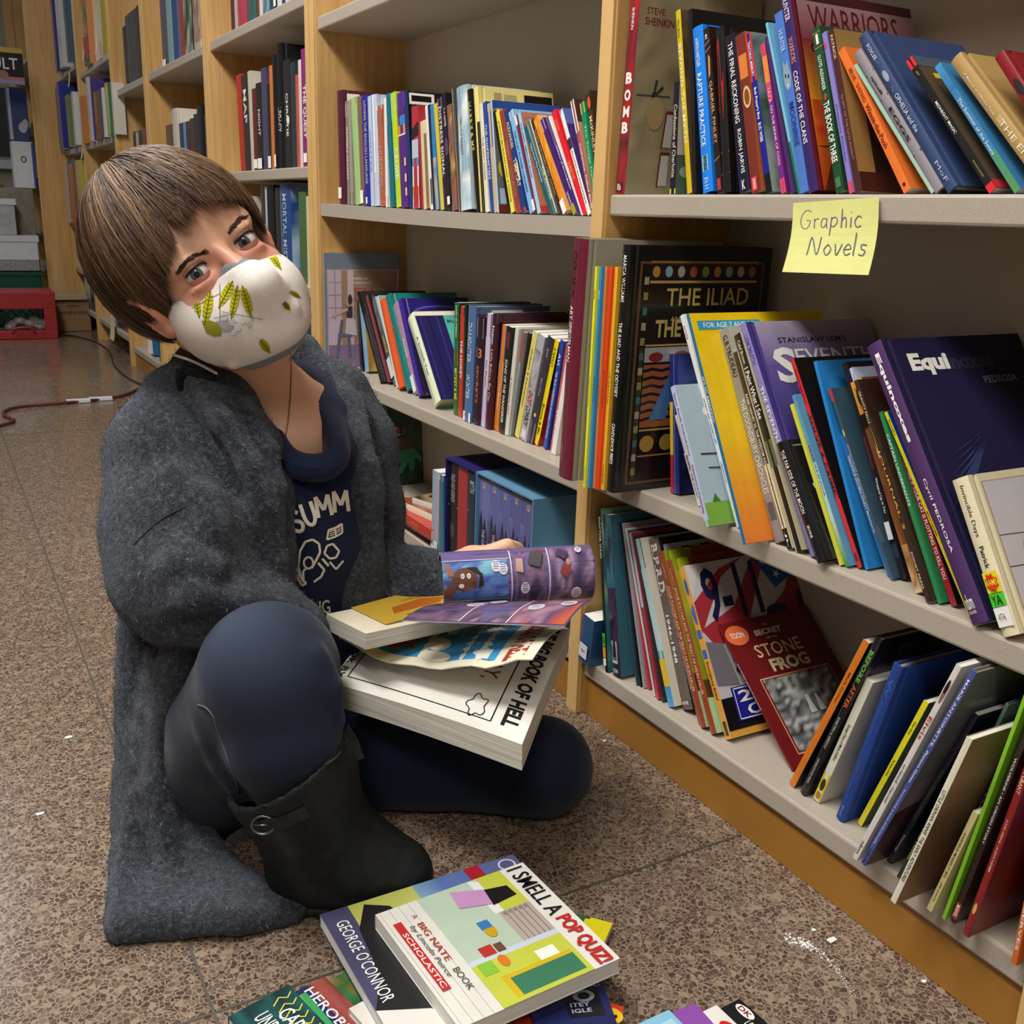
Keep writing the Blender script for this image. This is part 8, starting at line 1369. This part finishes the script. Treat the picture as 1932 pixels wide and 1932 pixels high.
ar.P([(.72, .58), (.8, .66), (.86, .62), (.84, .7), (.92, .74), (.82, .76), (.78, .82), (.74, .74), (.66, .76), (.72, .69), (.64, .66), (.7, .64)], '#c83a24'); ar.E(.78, .52, .07, .06, '#ece4d0'); ar.E(.9, .5, .05, .08, '#ece4d0'); ar.P([(.5, .62), (.58, .56), (.62, .6), (.56, .68)], '#ece4d0'); ar.P([(.2, .45), (.42, .5), (.4, .56), (.22, .52)], '#ece4d0'); ar.L([(.4, .42), (.46, .47), (.5, .44)], .004, INK); ar.P([(.3, .7), (.36, .66), (.4, .72), (.34, .76)], '#c83a24'); ar.P([(.9, .8), (.97, .84), (.94, .9), (.86, .86)], '#6a9a4a')
TX('LIFE IN', .6, .86, .95, .91, '#a83228', .02); TX('HELL', .55, .93, .9, .985, '#a83228', .02)
lc = obj('front_cover', mb.mesh('front_cover', [MATTE, MATTE]), big)
# thick yellow paperback on top
Nn, Ll, Rr_ = onZ(690, 1226, .252), onZ(597, 1189, .252), onZ(880, 1184, .252); eR = (Rr_-Nn)/np.linalg.norm(Rr_-Nn); eL = Ll-Nn; eL = eL-eR*(eL@eR)*.4
def ytop(u, v): p = Nn+eR*.185*u+eL*.95*v; p[2] = .252+.0185; return p
mb, fm = slab(ytop, 3, 3, .0185, '#efe6cc', '#e8dcc0', under='#c8a83c'); yb = obj('book', mb.mesh('book', [MATTE, sheetm])); tag(yb, 'thick yellow paperback lying on the lap under the open comic', 'book')
def ycov(u, v): p = ytop(u, v); p[2] += .0018+.016*v*(1-u)*.2+.010*(1-v)*0+.02*(u*.3); p = p+eL*.10*(1-v)*0; return p
def ycov(u, v): p = Nn+eR*(.03+.155*u)+eL*(.12+.83*v); p[2] = .252+.0205+.016*math.sin(math.pi*.5*(1-v))*0+.012*u; return p
mb, fm = slab(ycov, 6, 6, .0006, '#cda83a', '#d8b84a', under='#efe6cc'); ar = SArt(mb, fm, .00007); TX('STORIES', .1, .15, .8, .3, '#6a4a18', .02) if False else None
ar.P([(.15, .3), (.5, .25), (.6, .4), (.45, .6), (.2, .55)], '#b8641c'); ar.P([(.3, .7), (.7, .5), (.8, .7), (.5, .85)], '#b88a2a'); ar.L([(.2, .12), (.6, .1)], .01, '#5a4214'); ar.L([(.55, .2), (.7, .3), (.85, .2)], .012, '#5a4214')
obj('front_cover', mb.mesh('front_cover', [MATTE, MATTE]), yb)
# open comic
def fpts(d0, d1, y0=0): return None
Fl, Fr, Gl, Gr = A(758, 1170, 1.065), A(1066, 1181, 1.075), A(828, 1138, 1.142), A(1116, 1131, 1.166)
def lower(u, v): a = Fl*(1-u)+Fr*u; b = Gl*(1-u)+Gr*u; p = a*(1-v)+b*v; return p-IY*.004*math.sin(math.pi*v)
mb, fm = slab(lower, 12, 5, .0012, '#5c4a78', '#c8bcd0', under='#4a6a5a'); ar = SArt(mb, fm, .00007)
ar.G(.01, .03, .33, .97, 8, 6, ['#3a2c4c', '#8a6a8a', '#2c2438', '#a88898'], 3); ar.G(.35, .03, .62, .97, 8, 6, ['#5a5a8c', '#7a5a70', '#3c3458', '#a888a0'], 5); ar.G(.64, .03, .99, .97, 8, 6, ['#8a5a6c', '#b890a8', '#5a4068', '#c86040'], 7)
for u in (.34, .63): ar.R(u-.005, .02, u+.005, .98, '#d8d0dc')
for cu, cv in ((.30, .7), (.72, .55), (.9, .72), (.42, .85)):
    ar.E(cu, cv, .05, .13, '#dcd8e4'); [ar.R(cu-.03, cv-.07+.05*k, cu+.03, cv-.055+.05*k, '#7a7688') for k in range(3)]
com = obj('open_comic', mb.mesh('open_comic', [GLOSS, MATTE])); tag(com, 'open purple comic with curled pages held in the hand', 'comic')
Ax0, Ax1 = A(832, 1094, 1.168), A(1112, 1078, 1.195); axd = (Ax1-Ax0)/np.linalg.norm(Ax1-Ax0); fr_ = -FW-axd*(-FW@axd); fr_ /= np.linalg.norm(fr_); upv = np.cross(axd, fr_); upv = upv if upv@IY < 0 else -upv
def curl(u, v):
    R_ = .031*(1-.0*u); th = math.radians(-82+215*v); return Ax0*(1-u)+Ax1*u+R_*(fr_*math.cos(th)+upv*1.02*math.sin(th))
mb, fm = slab(curl, 24, 22, .0022, '#6a5a8c', '#d0c8d4', under='#3a4a30', ref=-FW); ar = SArt(mb, fm, .00007)
def grid_G(u0, v0, u1, v1, pal, seed): ar.G(u0, v0, u1, v1, 12, 12, pal, seed)
grid_G(.0, .0, 1, 1, ['#3c3058', '#5a4a80', '#2c2444', '#6c5c94'], 9)
grid_G(.0, .17, .42, .57, ['#3a4a9c', '#5a8ac0', '#4a60b0', '#78b4cc'], 2)
grid_G(.46, .03, .68, .66, ['#4c3c6c', '#6a5a90', '#8a6a80', '#3a3058'], 4); grid_G(.71, .03, .99, .70, ['#5c4a78', '#a08aa8', '#7a5a78', '#443862'], 6)
LG = '#d8d0dc'
def gl(a, b, w_=.004):
    n = 10; ar.L([(a[0]+(b[0]-a[0])*i/n, a[1]+(b[1]-a[1])*i/n) for i in range(n+1)], w_, LG)
gl((.0, .16), (.44, .16)); gl((.0, .58), (.44, .58)); gl((.445, .0), (.445, .70)); gl((.695, .0), (.695, .72))
def blobp(pts, c):
    for p in [pts]: ar.P(p, c)
BR = '#6a3c2c'
# plain head of a startled man with a hand raised
ar.P([(.14+.085*math.cos(t), .385+.115*math.sin(t)) for t in np.linspace(0, 6, 18)], BR); ar.P([(.19, .49), (.255, .44), (.26, .33), (.225, .30), (.235, .42), (.17, .485)], '#17110f'); ar.P([(.15, .50), (.22, .50), (.255, .42), (.21, .44)], '#17110f')
for cu in (.125, .165): ar.E(cu, .42, .013, .026, '#e8e4e0', 12); ar.E(cu, .42, .004, .009, '#17110f', 8)
ar.E(.115, .33, .018, .022, '#e0d4d8', 10); ar.E(.2, .35, .015, .025, '#5a3224', 10)
ar.P([(.0, .22), (.05, .2), (.08, .3), (.07, .38), (.055, .3), (.05, .4), (.035, .31), (.03, .4), (.018, .3), (.0, .33)], '#7a4a3a'); ar.P([(.01, .55), (.05, .52), (.07, .42), (.03, .42)], '#9a6450')
ar.P([(.14, .02), (.3, .0), (.40, .06), (.38, .14), (.2, .145)], '#4a2a22'); ar.P([(.3, .0), (.42, .02), (.42, .13), (.36, .14)], '#120e10')
for cu, cv, r in ((.345, .50, .03), (.39, .47, .03), (.53, .28, .03), (.87, .20, .035), (.9, .63, .022)):
    ar.E(cu, cv, r, r*1.9, '#dedbe6', 16); [ar.R(cu-r*.6, cv-r+.022*k, cu+r*.6, cv-r+.022*k+.008, '#7c788a') for k in range(4)]
ar.P([(.76, .4), (.8, .36), (.84, .42), (.82, .5), (.78, .48)], '#8a3c40'); ar.E(.82, .5, .015, .03, '#b88a80'); ar.P([(.74, .58), (.8, .52), (.83, .6), (.77, .66)], '#4a3a5c'); ar.P([(.55, .5), (.63, .46), (.66, .6), (.58, .64)], '#4c4a50'); ar.P([(.47, .44), (.52, .42), (.52, .55), (.48, .56)], '#c09a94'); ar.E(.63, .62, .03, .03, '#6a3c34')
cp = obj('curled_pages', mb.mesh('curled_pages', [GLOSS, MATTE], True), com)
# ---------------------------------------------------------------- books on the floor, face up
def fb(tl, tr, bl, z, T, cs, label, o, grp='comics spread on the floor'):
    a, b, c = onZ(*tl, z+T), onZ(*tr, z+T), onZ(*bl, z+T); th = math.atan2(b[1]-a[1], b[0]-a[0]); wd = np.linalg.norm(b-a); ht = np.linalg.norm(c-a); return flat_book((a[0], a[1], z+T), z, th, wd, ht, T, cs, label, o, grp)
k = 1
GREENC = '#c3cc4a'
fb((962, 1690), (1156, 1742), (960, 1840), .0004, .010, '#2c5a34', 'green and yellow comic corner poking from under the white topped pile', {'f': '#2c5a34', 'fa': [('P', [(.55, .5), (1, .5), (1, 1), (.8, 1)], '#e0d41c'), ('X', 'BIG', .75, .8, 1.0, .97, '#e0d41c', .04), ('R', .4, .3, 1, .72, '#8a8a80'), ('X', 'comic', .6, .55, .95, .7, '#c8c8bc', .02)]})
fb((1010, 1850), (1178, 1900), (930, 1945), .0108, .009, '#b8301c', 'red comic with yellow shape lowest at the right of the pile', {'f': '#c83a20', 'fa': [('E', .9, .8, .13, .13, '#e8c020'), ('R', .55, .2, .9, .5, '#e0b820'), ('E', .86, .82, .02, .03, '#1c1410'), ('E', .95, .8, .02, .03, '#1c1410')]})
fb((990, 1862), (1135, 1848), (985, 1960), .0202, .009, '#1a2050', 'navy comic with black emblem just under the pile', {'f': '#1c2458', 'fa': [('R', .45, .3, .9, .85, '#14161c'), ('X', 'IC NOVEL!', .35, .88, .95, .97, '#d8d8e0', .02), ('X', 'ITEY', .5, .5, .75, .58, '#a8b0c8', .02), ('X', 'IGLE', .5, .38, .75, .46, '#a8b0c8', .02), ('E', .7, .7, .14, .12, '#8a9098'), ('E', .7, .7, .08, .07, '#14161c')]})
fb((652, 1832), (800, 1950), (560, 1925), .0006, .012, '#2c5c34', 'dark green comic with cartoon foliage under the pile at left', {'f': '#2e6438', 'fa': [('G', 0, 0, 1, 1, 8, 8, ['#1c3c24', '#3c8048', '#2e6438', '#b8883a'], 3)]})
fb((612, 1842), (720, 1950), (548, 1880), .0130, .009, '#6a2c28', 'dull red comic with white lettering at the left of the pile', {'f': '#7a3430', 'fa': [('G', 0, .4, 1, 1, 6, 5, ['#7a3430', '#a05048', '#4a2420'], 6), ('R', 0, 0, 1, .5, '#2a2c5c'), ('X', 'HEROBRINE', .05, .33, 1.1, .6, '#e0e0e4', .03)]})
fb((577, 1872), (652, 1960), (500, 1915), .0228, .007, '#58b03c', 'bright green comic with white lettering by the dull red one', {'f': '#7cc040', 'fa': [('X', 'CAT', .1, .5, .9, .85, '#1a1a1a', .06), ('R', 0, .86, 1, 1, '#3a9a5a')]})
fb((545, 1858), (640, 1960), (425, 1912), .0302, .009, '#103c40', 'dark teal comic with yellow lightning lines and white lettering', {'f': '#143c40', 'fa': [('G', 0, 0, 1, 1, 8, 8, ['#0c2c30', '#1c5a58', '#102c34'], 4)]+[('L', [(.1+.12*i, .95), (.16+.12*i, .85), (.1+.12*i, .75), (.18+.12*i, .6)], .008, '#d8c840') for i in range(6)]+[('X', 'CAPTAIN', .3, .55, 1.0, .8, W, .06), ('X', 'UNDERPANTS', .2, .25, 1.0, .5, W, .06)]})
fb((735, 1862), (850, 1980), (660, 1905), .0226, .007, '#e4dfd6', 'white paperback second from the top of the pile edge', {'f': '#d8d4cc', 'fa': [('R', .0, .4, .3, .7, '#b83a3a')]})
fb((968, 1612), (1160, 1820), (626, 1758), .030, .012, '#4a4a6c', 'violet and yellow comic with a black silhouette second from the top', {'f': '#8a94b8', 'D': .2, 'fa': [('R', 0, .55, 1, 1, '#5a78b8', '#5c5c84'), ('R', 0, .12, 1, .45, '#b8bc58', '#c8cc70'), ('R', 0, .45, 1, .58, '#8ab0cc', '#5a78b8'), ('R', 0, 0, 1, .13, '#4a4868'), ('E', .07, .93, .05, .045, '#d8d8e8'), ('E', .07, .93, .04, .036, '#565880'), ('R', .0, .72, .25, .80, '#a82430'), ('P', [(.03, .2), (.1, .3), (.2, .33), (.22, .42), (.3, .36), (.5, .38), (.7, .3), (1, .3), (1, .0), (.75, -.0), (.62, .06), (.45, .1), (.2, .12)], '#1d1c22'), ('X', 'GEORGE O\'CONNOR', .1, .04, .72, .10, W, .0), ('P', [(.75, .0), (1, .0), (1, .3), (.85, .2)], '#e0dcd8')]})
fb((986, 1627), (1170, 1808), (716, 1736), .0425, .016, '#dedbd2', 'white topped paperback with lime green school picture on the floor pile', {'f': '#e0dfd8', 'pg': 1,
  'fa': [('R', 0, .83, 1, 1, '#e4e2dc'), ('R', .0, .26, 1, .83, '#b8ccb8'), ('R', .0, .66, .34, .83, GREENC), ('P', [(.0, .6), (.03, .66), (.34, .66), (.34, .60)], '#e8eaea'), ('R', .34, .62, .62, .83, '#b4a8a0')]
   +[('L', [(.34, .66+.035*i), (.62, .66+.035*i)], .002, '#5a5450') for i in range(5)]+[('R', .35, .64+.035*i, .375, .665+.035*i, '#8a8480') for i in range(5)]
   +[('R', .62, .26, .66, .83, '#c8d4e4'), ('R', .66, .26, 1, .83, GREENC), ('R', .72, .62, .80, .74, W), ('P', [(.8, .36), (.97, .36), (.97, .80), (.8, .80)], '#d4b41c'), ('P', [(.83, .40), (.97, .40), (.97, .80), (.83, .80)], '#3a7a5c')]
   +[('P', [(.04, .46), (.20, .44), (.26, .64), (.12, .66)], '#c492c4'), ('P', [(.12, .65), (.27, .63), (.25, .80), (.15, .79)], '#17161a'), ('E', .45, .5, .06, .035, '#c8a020'), ('R', .36, .46, .43, .53, '#3a78b8'), ('R', .55, .36, .63, .44, '#b8302c'), ('R', .66, .29, .76, .38, '#8ac03c'), ('E', .70, .44, .05, .03, '#d87a24'), ('R', .56, .45, .63, .50, '#6a4a3c')]
   +[('L', [(.0, .2-.06*i), (1, .2-.06*i)], .0008, '#b0b4b8') for i in range(4)]
   +[('X', 'I SMELL A', .03, .86, .52, .97, '#17151a', .04), ('X', 'POP QUIZ!', .55, .855, .99, .97, '#c02a28', .04), ('X', 'A', .12, .17, .15, .2, '#8a3a34', .0), ('X', 'BIG NATE', .2, .165, .55, .205, '#b03a34', .02), ('X', 'BOOK', .62, .165, .8, .205, '#3a3a3a', .0), ('X', 'by Lincoln Peirce', .2, .11, .66, .15, '#3a3a3a', .0, 0, .2), ('R', .14, .045, .74, .095, '#c02a2c'), ('X', 'SCHOLASTIC', .24, .055, .72, .085, W, .02)]})
fb((1395, 1884), (1470, 1950), (1330, 1905), .0004, .010, '#16161a', 'black book with white initials at the bottom edge of the photo', {'f': '#16161a', 'fa': [('E', .3, .8, .22, .14, W), ('X', 'DK', .15, .72, .45, .88, '#8a1c2c', .03), ('X', 'LEGENDS', .5, .5, 1, .7, W, .03)]})
fb((1352, 1896), (1430, 1970), (1290, 1920), .0110, .008, '#e8e4e0', 'white comic with red and yellow burst beside the black book', {'f': '#e4e0dc', 'fa': [('E', .62, .72, .3, .22, '#c8201c'), ('E', .62, .72, .2, .15, '#e88a20'), ('X', 'READ', .48, .68, .76, .76, '#f0e040', .03)]})
fb((1312, 1893), (1372, 1960), (1215, 1925), .0200, .010, '#7a3a98', 'purple comic at the bottom edge of the photo', {'f': '#8a4aa8', 'fa': [('R', .55, .6, .8, .8, '#5a2a7a')]})
fb((1262, 1905), (1330, 1975), (1180, 1935), .0310, .010, '#7ab8d8', 'light blue comic with red patch beside the purple one', {'f': '#84c0dc', 'fa': [('R', .6, .0, 1, .4, '#c83a4a'), ('R', .2, .5, .6, .9, '#a8d4e8')]})
